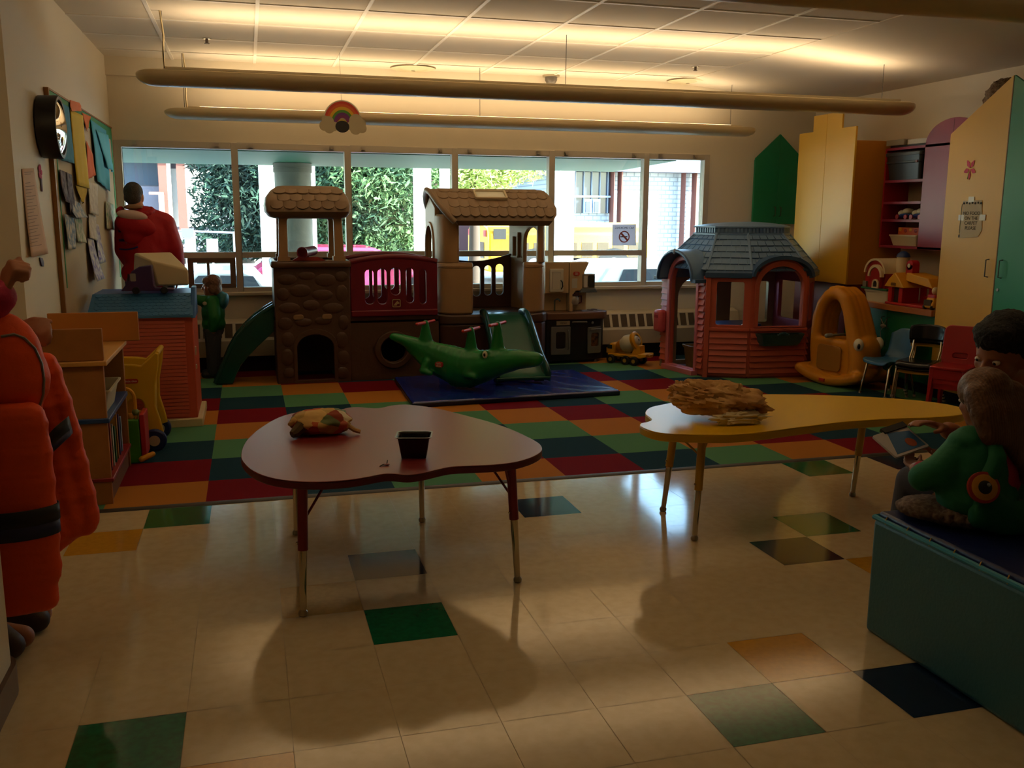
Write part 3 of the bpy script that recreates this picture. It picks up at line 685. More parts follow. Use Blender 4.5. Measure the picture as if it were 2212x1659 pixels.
    # dark fence panel at the back
    ol = [(1.70, .585), (2.50, .585), (2.50, 1.13)] + [(2.50 - .80 * k / 10, 1.13 - .075 * math.sin(PI * k / 10) - .02 * k / 10) for k in range(1, 10)] + [(1.70, 1.11)]
    hs = []
    for l, r, tp, bt in ((1020.5, 1037, 574, 640), (1045.5, 1061.5, 573, 637.5), (1070, 1087, 570, 637)):
        p = at(l, bt, Y=6.90); q = at(r, tp, Y=6.90); hs.append(rrect(p.x, q.x, p.z, q.z, (q.x - p.x) / 2 - .002, 6))
    b = B(); b.plate(ol, hs, .04, 'y', 6.90, bev=.006); o('fence_panel', b, M_dkbr, smooth=50)
    # curved gable roof with shingles and a skylight
    PR = [(6.14, 1.445), (6.155, 1.50), (6.21, 1.56), (6.30, 1.625), (6.41, 1.69), (6.50, 1.722), (6.58, 1.735), (6.66, 1.722), (6.75, 1.69), (6.86, 1.625), (6.95, 1.56), (7.00, 1.50), (7.015, 1.445)]
    XR = [(1.74, 2.655), (1.69, 2.695), (1.645, 2.71), (1.61, 2.70), (1.585, 2.69), (1.575, 2.68), (1.565, 2.67)]
    XR = XR + XR[:-1][::-1]
    b = B(); b.grid(lambda u, v: (XR[round(v * 12)][0] * (1 - u) + XR[round(v * 12)][1] * u, *PR[round(v * 12)]), 1, 12)
    vin = [(y + (.035 if y < 6.5 else -.035 if y > 6.66 else 0), z - .045) for y, z in PR]
    b2 = B(); b2.loft([[(XR[i][s], *PR[i]) for i in range(13)] + [(XR[i][s] + (.03 if s == 0 else -.03), *vin[i]) for i in range(12, -1, -1)] for s in (0, 1)])
    def sf2(u, v):
        f = .8 + v * 4.6; i = int(f); f -= i
        y = PR[i][0] * (1 - f) + PR[i + 1][0] * f; z = PR[i][1] * (1 - f) + PR[i + 1][1] * f
        x0 = XR[i][0] * (1 - f) + XR[i + 1][0] * f; x1 = XR[i][1] * (1 - f) + XR[i + 1][1] * f
        return Vector((x0 + .03 + (x1 - x0 - .06) * u, y, z)), (1, 0, 0), Vector((0, PR[i + 1][0] - PR[i][0], PR[i + 1][1] - PR[i][1])).normalized()
    shingle_rows(b2, sf2, 11, 4, .10, .115)
    rf = o('gable_roof', b2, M_roof, smooth=50)
    for x in (1.565,):
        b = B(); b.tube([(XR[i][0] - .008, PR[i][0], PR[i][1] - .015) for i in range(13)], .028, 10); obj('gable_trim', b, M_roof, rf, world=True)
    p0, a, up = sf2(.47, .62); M = frame(p0 + Vector((0, -.012, .012)), a, up)
    vs, fs = plate_mesh(rrect(-.155, .155, -.075, .075, .02), [rrect(-.135, .135, -.057, .057, .012)], .03, .005); b = B(); b.add(vs, fs, 0, M); sk = obj('skylight_frame', b, mat('skylight cream', '#b9a98a', .4), rf, world=True)
    b = B(); b.grid(lambda u, v: (-.14 + .28 * u, -.06 + .12 * v, .012 * math.sin(PI * u) * math.sin(PI * v)), 12, 6, 0, M); obj('skylight_lens', b, mat('skylight lens', '#cfd0c2', .25), sk, world=True)
    # side slide, seen edge on
    op = [(592, 661), (575, 671), (552, 687), (530, 708), (512, 730), (497, 757), (483, 790), (474, 812), (466, 829)]
    ip = [(503, 829), (508, 815), (520, 790), (538, 768), (558, 747), (592, 715)]
    O = [at(x, y, Y=6.34) for x, y in op]; I = [at(x, y, Y=6.34) for x, y in ip]
    pts = [(p.x, max(.004, p.z)) for p in O] + [(p.x, max(.004, p.z)) for p in I]
    s = None
    for y in (6.34, 6.56):
        b = B(); b.prism(pts, 'y', y - .02, y + .02)
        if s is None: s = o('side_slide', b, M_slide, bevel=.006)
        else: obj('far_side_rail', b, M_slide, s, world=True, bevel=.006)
        b = B(); b.tube([(p.x, y, max(.016, p.z)) for p in O], .024, 10); obj('rail_lip', b, M_slide, s, world=True)
    b = B(); ch = [(p.x + .045, p.z - .075) for p in O[:-1]] + [(O[-1].x + .02, .02)]
    b.loft([[(x, 6.34, z), (x, 6.56, z), (x + .012, 6.56, z - .02), (x + .012, 6.34, z - .02)] for x, z in ch]); obj('chute', b, M_slide, s, world=True)
    # front slide, coming towards the tables
    pr = [(6.24, .60, .0), (6.12, .595, .02), (6.02, .55, .05), (5.90, .44, .07), (5.78, .32, .08), (5.66, .21, .085), (5.56, .145, .08), (5.49, .12, .05), (5.465, .115, .01)]
    def wd(i): return .165 + .045 * i / 8
    cx = 2.185
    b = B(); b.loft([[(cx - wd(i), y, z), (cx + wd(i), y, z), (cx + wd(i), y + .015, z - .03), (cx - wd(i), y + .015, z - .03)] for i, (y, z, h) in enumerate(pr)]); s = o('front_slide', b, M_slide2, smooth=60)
    for sg in (-1, 1):
        b = B(); b.loft([[(cx + sg * wd(i), y, z - .03), (cx + sg * (wd(i) + .035), y, z - .05), (cx + sg * (wd(i) + .04), y - .01, z + h + .02), (cx + sg * (wd(i) + .022), y - .012, z + h + .035), (cx + sg * (wd(i) + .004), y - .01, z + h + .02)] for i, (y, z, h) in enumerate(pr)]); obj('side_rail', b, M_slide, s, world=True, smooth=60)
    b = B(); b.loft([[(cx - .245, 5.455, .118), (cx + .245, 5.455, .118), (cx + .245, 5.48, .105), (cx - .245, 5.48, .105)], [(cx - .24, 5.45, .10), (cx + .24, 5.45, .10), (cx + .24, 5.52, .09), (cx - .24, 5.52, .09)], [(cx - .235, 5.46, .085), (cx + .235, 5.46, .085), (cx + .235, 5.54, .08), (cx - .235, 5.54, .08)]]); obj('front_lip', b, M_slide2, s, world=True, bevel=.006)
    for x in (cx - .2, cx + .16):
        b = B(); b.box(x - .04, x + .04, 5.50, 5.58, .066, .115); obj('foot', b, mat('foot black', '#10120f', .5), s, world=True, bevel=.006)
climber()
# ================================================================ play kitchen
def kitchen():
    t = thing('play_kitchen', 'tan and black toy kitchen standing between the climber and the radiator', 'play kitchen', (3.15, 6.88, 0))
    o = lambda *a, **k: obj(*a, parent=t, world=True, **k)
    yf, yb = 6.76, 6.95
    m_blk, m_gry, m_ct, m_tan = mat('kitchen black', '#17161a', .4), mat('kitchen grey', '#6b6a68', .35), mat('kitchen counter', '#6d4a38', .4), mat('kitchen tan', '#c1a277', .45)
    fp = [(2.80, yb), (2.80, yf), (3.24, yf), (3.40, yf + .05), (3.46, yf + .12), (3.46, yb)]
    b = B(); b.prism(fp, 'z', .03, .45); cab = o('cabinet', b, m_blk, bevel=.008)
    for x in (2.84, 3.1, 3.36):
        b = B(); b.cyl((x, yf + .06, .002), (x, yf + .06, .035), .018, n=10); obj('foot', b, m_gry, cab, world=True)
    b = B(); b.prism([(p[0] + (.03 if p[0] > 3.3 else -.005), p[1] - (.025 if p[1] < yb else 0)) for p in fp], 'z', .45, .53); o('countertop', b, m_ct, bevel=.014)
    b = B(); b.plate(rrect(2.845, 3.055, .10, .385, .01), [rrect(2.90, 3.0, .16, .33, .02)], .02, 'y', yf - .011, bev=.004); d = o('fridge_door', b, m_gry, smooth=50)
    b = B(); b.box(2.90, 3.0, yf - .01, yf - .004, .16, .33); obj('door_window', b, mat('dark window', '#26282b', .2), d, world=True)
    b = B(); b.tube([(3.03, yf - .02, .15), (3.03, yf - .04, .17), (3.03, yf - .04, .33), (3.03, yf - .02, .35)], .007, 8); obj('handle', b, m_gry, d, world=True)
    b = B(); b.box(2.905, 3.05, yf - .012, yf - .001, .398, .443); pl = o('name_plate', b, mat('plate cream', '#a7977b', .5), bevel=.004)
    vs, fs = text_mesh('MENU', .026); b = B(); b.add(vs, fs, 0, frame((2.978, yf - .013, .42), (1, 0, 0), (0, 0, 1))); obj('plate_lettering', b, mat('plate ink', '#3d2c22', .6), pl, world=True, smooth=0)
    b = B(); b.tube([(3.08, yf - .005, .425), (3.09, yf - .03, .43), (3.22, yf - .03, .43), (3.23, yf - .005, .425)], .009, 8); o('towel_bar', b, m_gry)
    # oven on the angled corner
    M = frame((3.24, yf, 0), (.16, .05, 0), (0, 0, 1)); L = .168
    vs, fs = plate_mesh(rrect(.0, L, .10, .37, .012), [rrect(.04, L - .03, .17, .31, .02)], .02, .004); b = B(); b.add(vs, fs, 0, M @ T(0, 0, .011)); d = o('oven_door', b, m_gry, smooth=50)
    b = B(); b.add([(.04, .17, .006), (L - .03, .17, .006), (L - .03, .31, .006), (.04, .31, .006)], [(0, 1, 2, 3)], 0, M); obj('oven_window', b, mat('roast picture', '#7a4a24', .3, var=.8, vscale=30, c2='#20120c'), d, world=True)
    b = B(); b.tube([tuple(M @ Vector(p)) for p in ((.02, .345, .02), (.02, .35, .04), (L - .02, .35, .04), (L - .02, .345, .02))], .007, 8); obj('handle', b, m_gry, d, world=True)
    b = B(); b.add([(.01, .385, .004), (L - .005, .385, .004), (L - .005, .445, .004), (.01, .445, .004)], [(0, 1, 2, 3)], 0, M); cp = o('control_panel', b, mat('panel blue black', '#11151f', .3))
    b = B(); b.ell(tuple(M @ Vector((.06, .415, .01))), .014, n=10); obj('dial', b, m_gry, cp, world=True)
    b = B(); b.prism([(3.20, yf + .05), (3.36, yf + .03), (3.44, yf + .1), (3.42, yf + .17), (3.22, yf + .17)], 'z', .53, .537); hb = o('stove_top', b, mat('stove top', '#8c8d99', .3))
    for x, y in ((3.30, yf + .08), (3.36, yf + .13)):
        b = B(); b.lathe([(.034, 0), (.034, .006), (.01, .007)], 18, 0, T(x, y, .537)); obj('burner', b, mat('burner', '#4b2227', .5), hb, world=True)
    # upper part
    b = B(); b.prism([(2.80, .53), (3.28, .53), (3.28, .74), (3.255, .80), (3.25, .92), (3.29, 1.03), (2.80, 1.03)], 'y', yb - .035, yb); o('back_panel', b, m_tan, bevel=.006)
    b = B(); b.plate([(2.80, .72), (3.05, .72), (3.05, 1.03), (2.80, 1.03)], [], .1, 'y', yb - .085); cu = o('cupboard', b, m_tan)
    b = B(); b.plate(rrect(2.845, 2.99, .735, .965, .008), [], .016, 'y', yb - .145, bev=.004); b.plate(rrect(2.87, 2.965, .76, .94, .006), [rrect(2.878, 2.957, .768, .932, .006)], .006, 'y', yb - .155); d = obj('cupboard_door', b, mat('door white', '#cfc6b4', .4), cu, world=True, smooth=50)
    b = B(); b.tube([(2.965, yb - .155, .76), (2.975, yb - .175, .79), (2.97, yb - .175, .83), (2.96, yb - .155, .85)], .006, 8); obj('handle', b, mat('handle dark', '#2a2320', .4), d, world=True)
    b = B(); b.prism([(3.06, .53), (3.10, .53), (3.10, .70), (3.13, .74), (3.20, .74), (3.22, .80), (3.22, .93), (3.27, 1.03), (3.06, 1.03)], 'y', yb - .14, yb - .03); hood = o('coffee_tower', b, m_tan, bevel=.008)
    b = B(); b.prism(rrect(3.095, 3.165, .895, .935, .018), 'y', yb - .147, yb - .139); bd = obj('badge', b, mat('badge red', '#b5352a', .4), hood, world=True)
    vs, fs = text_mesh('little\ntikes', .016, .0006, space=.8); b = B(); b.add(vs, fs, 0, frame((3.13, yb - .148, .915), (1, 0, 0), (0, 0, 1))); obj('badge_lettering', b, mat('badge white', '#d8cfc0', .4), bd, world=True, smooth=0)
    b = B(); b.box(3.085, 3.14, yb - .146, yb - .139, .77, .865); obj('card', b, mat('card white', '#bdb6a6', .5), hood, world=True)
    b = B(); b.box(3.195, 3.33, yb - .15, yb - .03, .765, .91); mw = o('microwave', b, mat('microwave case', '#84796a', .4), bevel=.006)
    b = B(); b.box(3.21, 3.245, yb - .158, yb - .149, .775, .895); obj('keypad', b, mat('keypad white', '#c9c4ba', .4), mw, world=True)
    b = B(); b.plate(rrect(3.255, 3.325, .775, .90, .02), [], .012, 'y', yb - .153, bev=.004); obj('microwave_door', b, mat('door glass', '#2d2d2c', .15), mw, world=True)
    b = B(); b.prism([(3.16, .725), (3.35, .725), (3.33, .765), (3.19, .765)], 'y', yb - .17, yb - .02); o('hood_shelf', b, mat('slate', '#596068', .4), bevel=.004)
    b = B(); b.lathe([(.045, 0), (.055, .02), (.05, .07), (.035, .09)], 16, 0, T(3.12, yb - .10, .60)); pot = o('coffee_pot', b, mat('pot glass', '#9a9284', .15), smooth=50)
    b = B(); b.tube([(3.16, yb - .10, .68), (3.20, yb - .10, .685), (3.205, yb - .10, .62), (3.165, yb - .10, .61)], .009, 8); obj('pot_handle', b, mat('pot red', '#4d1519', .4), pot, world=True)
    b = B(); b.lathe([(.05, .09), (.05, .105), (.015, .12)], 16, 0, T(3.12, yb - .10, .60)); obj('pot_lid', b, mat('pot lid', '#3a1a1b', .4), pot, world=True)
    b = B(); b.tube([(2.93, yb - .06, .53), (2.93, yb - .06, .64), (2.95, yb - .1, .66), (2.96, yb - .14, .64)], .008, 8); o('faucet', b, mat('faucet', '#4b5550', .25))
kitchen()
# ================================================================ toy cement mixer
def mixer():
    t = thing('toy_cement_mixer', 'yellow toy cement mixer truck parked on the carpet by the radiator', 'toy truck', (3.64, 6.62, 0), rz=-52)
    o = lambda *a, **k: obj(*a, parent=t, **k)
    ye, bk, wh = mat('toy yellow', '#d99a12', .4), mat('toy tyre', '#151312', .6), mat('drum white', '#c9bfa6', .35)
    b = B(); b.box(-.20, .17, -.075, .075, .075, .105); b.prism([(.17, .075), (.25, .10), (.25, .13), (.15, .12)], 'y', -.085, .085); o('chassis', b, ye, bevel=.008)
    b = B(); b.prism([(-.22, .10), (-.12, .10), (-.12, .20), (-.17, .21), (-.20, .165), (-.22, .16)], 'y', -.07, .07); cab = o('cab', b, ye, bevel=.008)
    b = B(); b.box(-.205, -.15, -.072, .072, .15, .19); obj('cab_window', b, mat('toy window', '#2c3328', .2), cab)
    b = B(); b.lathe([(.03, -.10), (.065, -.06), (.092, .0), (.085, .05), (.055, .10)], 24, 0, T(-.01, 0, .205, 0, 68, 0)); o('drum', b, wh, smooth=60)
    b = B(); b.lathe([(.05, -.115), (.066, -.08), (.07, -.055), (.05, -.05)], 24, 0, T(-.01, 0, .205, 0, 68, 0)); o('drum_collar', b, mat('collar orange', '#b57514', .4))
    b = B(); b.lathe([(.062, .075), (.09, .085), (.098, .115), (.085, .125), (.06, .125)], 26, 0, T(-.01, 0, .205, 0, 68, 0), False); b.prism([(.06, .09), (.17, .09), (.16, .2), (.10, .2)], 'y', -.05, .05); h = o('hopper_frame', b, ye)
    b = B(); b.lathe([(.064, .10), (.04, .135), (.01, .14)], 22, 0, T(-.01, 0, .205, 0, 68, 0), False); obj('drum_mouth', b, wh, h)
    b = B(); b.prism([(-.05, .12), (.05, .12), (.03, .09), (-.03, .09)], 'x', .16, .27); o('delivery_chute', b, ye, bevel=.004)
    for x in (-.15, .02, .12):
        for y in (-.085, .085):
            b = B(); b.cyl((x, y - .022, .047), (x, y + .022, .047), .047, n=22); w = o('wheel', b, bk, bevel=.008)
            b = B(); b.cyl((x, y - .025, .047), (x, y + .025, .047), .02, n=14); obj('hub', b, mat('hub straw', '#a8843a', .4), w)
mixer()
# ================================================================ pink playhouse
def playhouse():
    t = thing('playhouse', 'pink plastic playhouse with slate-blue roof by the right end of the windows', 'playhouse', (4.6, 6.1, 0))
    o = lambda *a, **k: obj(*a, parent=t, world=True, **k)
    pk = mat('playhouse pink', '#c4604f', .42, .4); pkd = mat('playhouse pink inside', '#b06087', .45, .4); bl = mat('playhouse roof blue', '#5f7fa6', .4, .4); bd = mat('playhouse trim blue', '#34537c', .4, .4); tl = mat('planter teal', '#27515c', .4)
    A, Bp, Cp, D, E, F = (3.90, 6.42), (4.02, 5.69), (4.38, 5.52), (4.95, 5.47), (5.24, 5.82), (5.22, 6.48)
    ZT = .955
    def wall(P, Q, hole, nm, sid=None, th=.045, mt=pk, top=None):
        L = math.dist(P, Q); M = frame((P[0], P[1], 0), (Q[0] - P[0], Q[1] - P[1], 0), (0, 0, 1))
        ol = [(0, 0), (L, 0), (L, ZT), (0, ZT)]
        if top: ol = [(0, 0), (L, 0), (L, ZT)] + circ((top[0] + top[1]) / 2, ZT - .02, (top[1] - top[0]) / 2, 18, top[2] - ZT + .02, .05, PI - .05, True) + [(0, ZT)]
        vs, fs = plate_mesh(ol, hole(L), th, .004); b = B(); b.add(vs, fs, 0, M @ T(0, 0, -th / 2))
        if sid:
            for a, c, z0, z1 in sid(L):
                n = max(1, round((z1 - z0) / .058))
                for k in range(n):
                    za = z0 + (z1 - z0) * k / n; zb = z0 + (z1 - z0) * (k + 1) / n - .006
                    b.add([(a, za, .0), (c, za, .0), (c, zb, .0), (a, zb, .0), (a, za, .024), (c, za, .024), (c, zb, .003), (a, zb, .003)], [(4, 5, 6, 7), (0, 1, 5, 4), (2, 3, 7, 6), (1, 2, 6, 5), (3, 0, 4, 7)], 0, M)
        w = o(nm, b, mt, smooth=40)
        return w, M, L
    # the camera-facing side of each wall is on its left going A > B > C > D
    def bx(nm, par, M, x0, x1, z0, z1, y0, y1, m, bev=.004):
        b = B(); b.add([(x, z, y) for y in (y0, y1) for z in (z0, z1) for x in (x0, x1)], [(0, 2, 3, 1), (4, 5, 7, 6), (0, 1, 5, 4), (2, 6, 7, 3), (0, 4, 6, 2), (1, 3, 7, 5)], 0, M)
        return obj(nm, b, m, par, world=True, bevel=bev)
    # door wall
    wd, M, L = wall(A, Bp, lambda L: [arch(.17, .60, .055, 1.08, .215)], 'door_wall', lambda L: [(.02, .13, .08, .92), (.64, L - .02, .08, .92)], top=(.12, .65, 1.14))
    vs, fs = plate_mesh(arch(.13, .64, .0, 1.125, .255), [arch(.17, .60, .055, 1.08, .215)], .03, .006); b = B(); b.add(vs, fs, 0, M @ T(0, 0, .012)); obj('door_arch', b, mat('arch pink', '#cf7480', .4), wd, world=True, smooth=50)
    vs, fs = plate_mesh([(.02, .0)] + [(0, 0)], [], .01) if False else ([], [])
    N = 16; hood = B(); rg = []
    for k in range(N + 1):
        a = PI * k / N; c, s = math.cos(a), math.sin(a)
        rg.append([(.385 + c * r1, .90 + s * r2, y) for r1, r2, y in ((.30, .285, .12), (.30, .285, -.25), (.265, .25, -.25), (.265, .25, .10), (.28, .265, .125))])
    hood.loft(rg, 0, M); h = o('door_hood', hood, bl, smooth=50)
    b = B(); b.tube([tuple(M @ Vector((.385 + .283 * math.cos(PI * k / N), .90 + .268 * math.sin(PI * k / N), .122))) for k in range(N + 1)], .018, 8); obj('hood_rim', b, bd, h, world=True)
    for x in (.075, .695): bx('hood_foot', h, M, x - .035, x + .035, .885, .92, -.02, .13, bd)
    b = B(); b.ell(tuple(M @ Vector((.385, 1.165, .13))), (.02, .02, .028), n=10); obj('keystone', b, mat('keystone', '#8793a8', .4), h, world=True)
    mb = bx('mailbox', wd, M, .0, .13, .36, .58, .01, .10, mat('mailbox pink', '#d25a63', .4), .03)
    b = B(); b.add([(.03, .50, .1015), (.10, .50, .1015), (.10, .53, .1015), (.03, .53, .1015)], [(0, 1, 2, 3)], 0, M); obj('mail_label', b, mat('label red', '#a93038', .4), mb, world=True)
    bx('door_step', wd, M, .13, .64, .0, .05, -.01, .07, mat('arch pink', '#cf7480', .4))
    # left front facet with a square window
    w, M, L = wall(Bp, Cp, lambda L: [rrect(.09, L - .06, .50, .90, .02)], 'front_wall', lambda L: [(.04, L - .015, .05, .44)])
    bx('sill_rail', w, M, .03, L, .445, .475, .0, .022, pk); bx('corner_post', w, M, -.012, .035, 0, ZT, -.03, .02, pk)
    # middle facet with the arched window and a planter
    L0 = math.dist(Cp, D); w, M, L = wall(Cp, D, lambda L: [arch(.075, L - .06, .49, 1.045, .19)], 'bay_wall', lambda L: [(.015, L - .015, .05, .44)], top=(.03, L0 - .02, 1.115))
    vs, fs = plate_mesh(arch(.035, L - .02, .48, 1.10, .22), [arch(.075, L - .06, .49, 1.045, .19)], .02, .005); b = B(); b.add(vs, fs, 0, M @ T(0, 0, .012)); obj('window_arch', b, pk, w, world=True, smooth=50)
    bx('sill_rail', w, M, .0, L, .445, .475, .0, .022, pk)
    b = B(); b.loft([[(x, z, y) for x, y in ((a, .015), (c, .015), (c - .02, d), (a + .02, d))] for z, a, c, d in ((.315, .10, L - .10, .075), (.345, .085, L - .085, .095), (.415, .06, L - .06, .115), (.43, .055, L - .055, .12), (.425, .08, L - .08, .10), (.36, .10, L - .10, .08))], 0, M)
    for k in range(9): b.ell(tuple(M @ Vector((L / 2 - .05 + .0125 * k, .425 + .014 * math.sin(PI * k / 8), .118))), .012, n=8)
    obj('planter', b, tl, w, world=True, smooth=40)
    # right facet and the far walls
    w, M, L = wall(D, E, lambda L: [rrect(.10, L - .12, .52, .88, .02)], 'side_wall', lambda L: [(.02, L - .02, .05, .44)])
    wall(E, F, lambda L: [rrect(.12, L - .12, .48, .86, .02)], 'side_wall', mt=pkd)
    w, M, L = wall(F, A, lambda L: [rrect(.12, .56, .42, .84, .02), arch(.72, 1.16, .06, .9, .2)], 'rear_wall', mt=mat('playhouse cream', '#9d8f78', .5))
    b = B(); b.prism([A, Bp, Cp, D, E, F], 'z', .002, .02); o('floor_pan', b, mat('pan dark', '#5d2b25', .6))
    # roof: eaves, shingled slopes, dentil band, shallow dome
    cx, cy = 4.60, 6.02
    P0 = [A, Bp, Cp, D, E, F]
    def off(k): return [(cx + (x - cx) * k, cy + (y - cy) * k) for x, y in P0]
    tp = [(4.16, 6.24), (4.22, 5.93), (4.47, 5.79), (4.83, 5.78), (5.0, 5.95), (4.98, 6.30)]
    e1, e0 = off(1.06), off(1.04)
    b = B()
    e2, e3 = off(.99), off(1.02)
    for i in (1, 3, 4, 5):
        j = (i + 1) % 6; b.loft([[(*e2[k], .935), (*e1[k], .94), (*e1[k], .985), (*e3[k], 1.005), (*e2[k], 1.0)] for k in (i, j)])
    ev = o('roof_eave', b, bd, smooth=30)
    lo, hi, zl, zh = off(1.02), tp, 1.0, 1.33
    b = B(); b.loft([[(x, y, zl) for x, y in lo], [(x, y, zh) for x, y in hi]])
    for i in range(6):
        p0, p1, q0, q1 = Vector((*lo[i], zl)), Vector((*lo[(i + 1) % 6], zl)), Vector((*hi[i], zh)), Vector((*hi[(i + 1) % 6], zh))
        n = (p1 - p0).cross(q0 - p0).normalized()
        if i == 4 or i == 5: continue
        ww = (p1 - p0).length; rows = 6
        for r in range(rows):
            v0, v1 = (r + .06) / rows, (r + .94) / rows
            a0, a1 = p0.lerp(q0, v0), p1.lerp(q1, v0); c0, c1 = p0.lerp(q0, v1), p1.lerp(q1, v1)
            wr = (a1 - a0).length; k = max(2, round(wr / .085))
            for j in range(-1, k + 1):
                s0 = (j + (.5 if r % 2 else 0) + .05) / k; s1 = (j + (.5 if r % 2 else 0) + .95) / k
                s0, s1 = max(.02, s0), min(.98, s1)
                if s1 - s0 < .04: continue
                A0, A1, C0, C1 = a0.lerp(a1, s0), a0.lerp(a1, s1), c0.lerp(c1, s0), c0.lerp(c1, s1)
                b.add([A0, A1, C1, C0, A0 + n * .012, A1 + n * .012, C1 + n * .003, C0 + n * .003], [(4, 5, 6, 7), (0, 1, 5, 4), (1, 2, 6, 5), (2, 3, 7, 6), (3, 0, 4, 7)])
    rf = o('roof_slope', b, bl, smooth=0)
    for i in range(6):
        b = B(); b.tube([(*lo[i], zl + .004), (*hi[i], zh + .004)], .014, 8); obj('hip_rib', b, bl, rf, world=True)
    def tk(k, z): return [(4.61 + (x - 4.61) * k, 6.02 + (y - 6.02) * k, z) for x, y in tp]
    b = B(); b.loft([tk(1.0, 1.315), tk(1.06, 1.32), tk(1.06, 1.335), tk(1.0, 1.345), tk(1.0, 1.385), tk(1.05, 1.39), tk(1.05, 1.403), tk(.85, 1.42), tk(.5, 1.438), tk(.1, 1.445)])
    for i in range(6):
        p, q = Vector(tk(1.0, 1.365)[i]), Vector(tk(1.0, 1.365)[(i + 1) % 6]); n = int((q - p).length / .034)
        M = frame(p, q - p, (0, 0, 1))
        for k in range(n):
            x = (k + .5) * (q - p).length / n; b.add([(xx, zz, yy) for yy in (-.002, .014) for zz in (-.022, .022) for xx in (x - .009, x + .009)], [(0, 2, 3, 1), (4, 5, 7, 6), (0, 1, 5, 4), (2, 6, 7, 3), (0, 4, 6, 2), (1, 3, 7, 5)], 0, M)
    o('roof_crown', b, bl, smooth=30)
    # arched dormer lip over the bay window
    M = frame((*Cp, 0), (D[0] - Cp[0], D[1] - Cp[1], 0), (0, 0, 1)); L = math.dist(Cp, D); N = 18
    b = B(); b.loft([[(L / 2 + .005 + c * r1, .955 + s * r2 , y) for r1, r2, y in ((L / 2 + .02, .19, .06), (L / 2 - .008, .155, .06), (L / 2 - .008, .155, -.16), (L / 2 + .02, .19, -.18))] for c, s in [(math.cos(PI * k / N), math.sin(PI * k / N)) for k in range(N + 1)]], 0, M); obj('dormer_lip', b, bd, ev, world=True, smooth=50)
    # things inside
    tt = thing('toy_table', 'small blue toy table inside the pink playhouse', 'table', (4.45, 6.02, .02))
    b = B(); b.prism(rrect(4.27, 4.72, 5.85, 6.22, .05), 'z', .44, .47); obj('tabletop', b, mat('toy table blue', '#1d3f8a', .4), tt, world=True, bevel=.008)
    b = B(); b.cyl((4.5, 6.03, .021), (4.5, 6.03, .44), .05, n=14); obj('pedestal', b, mat('toy table blue', '#1d3f8a', .4), tt, world=True)
    tt = thing('toy_bin', 'tan plastic bin on the floor behind the playhouse door arch', 'bin', (4.2, 6.2, .021))
    b = B(); b.loft([[(p[0], p[1], z) for p in rrect(4.2 - s, 4.2 + s, 6.2 - s * .8, 6.2 + s * .8, .03)] for z, s in ((.022, .09), (.20, .11), (.22, .125), (.235, .125), (.235, .11), (.05, .085))]); obj('tub', b, mat('bin tan', '#8d7444', .5), tt, world=True, smooth=50)
playhouse()
# ================================================================ orange fish rocker
def fish():
    t = thing('fish_rocker', 'orange plastic fish rocker with goggle eyes by the pink playhouse', 'rocking toy', (5.08, 5.07, .004), rz=-78)
    og = mat('fish orange', '#d08a1c', .42, .4)
    b = B()
    hoop = [(-.21, .14), (-.235, .30), (-.235, .46), (-.225, .60), (-.185, .72), (-.11, .805), (-.01, .83), (.07, .78), (.125, .68), (.165, .56), (.205, .44), (.245, .33), (.27, .22), (.27, .14)]
    n = len(hoop) - 1
    for i in range(n):
        r = [.055 + .03 * max(0, (i + k) / n - .6) / .4 for k in (0, 1)]
        for y in (-.09, -.03, .03, .09): b.rc((hoop[i][0], y, hoop[i][1]), r[0], (hoop[i + 1][0], y, hoop[i + 1][1]), r[1])
    for y in (-.10, .10):
        for z in (.15, .21, .27, .33, .385): b.rc((-.2, y, z), .042, (.22 - .05 * (z > .3), y, z), .042)
    b.ell((.27, 0, .34), (.085, .15, .13)); b.ell((.275, 0, .18), (.095, .15, .11))
    for z in (.225, .165): b.rc((.335, -.085, z), .026, (.375, 0, z), .03); b.rc((.375, 0, z), .03, (.335, .085, z), .026)
    for k in range(-7, 8):
        x = k * .048; z = .05 + .62 * x * x; b.rc((x, -.18, z), .048, (x, .18, z), .048)
        if k < 7: x += .024; b.rc((x, -.18, .05 + .62 * x * x), .048, (x, .18, .05 + .62 * x * x), .048)
    b.ell((0, 0, .10), (.26, .15, .05))
    b.rc((-.27, 0, .42), .05, (-.33, 0, .50), .028); b.rc((-.27, 0, .40), .05, (-.33, 0, .32), .028)
    for k in range(4): b.ell((-.16 + .05 * k, 0, .835 + .022 * math.sin(PI * (k + .7) / 4)), (.04, .05, .035))
    f = fuse(b, .013, 6); zm = min(v.z for v in f.v)
    for v in f.v: v.z -= zm
    body = obj('body', f, og, t, smooth=180)
    for s in (-1, 1):
        b = B(); b.prism(rrect(-.16, .12, .13, .36, .04), 'y', s * .150 - .006, s * .150 + .006); obj('side_door', b, mat('fish door', '#a8742a', .5), t, bevel=.004)
        b = B(); b.ell((.285, s * .125, .395), (.05, .036, .058), n=16); e = obj('eye', b, mat('eye white', '#d9d0b4', .3), t)
        b = B(); b.ell((.312, s * .148, .388), (.014, .014, .026), n=12); obj('pupil', b, mat('eye black', '#080808', .2), e)
    b = B(); b.rc((-.03, -.14, .445), .012, (-.03, .14, .445), .012); h = obj('handlebar', b, mat('bar grey', '#8a8570', .4), t)
    for s in (-1, 1): b = B(); b.rc((-.03, s * .13, .445), .02, (-.03, s * .18, .445), .02); obj('grip', b, mat('grip grey', '#8f9387', .4), h)
    b = B(); b.box(-.04, .02, -.236, -.222, .035, .065); obj('badge', b, mat('badge red', '#b5352a', .4), t)
fish()
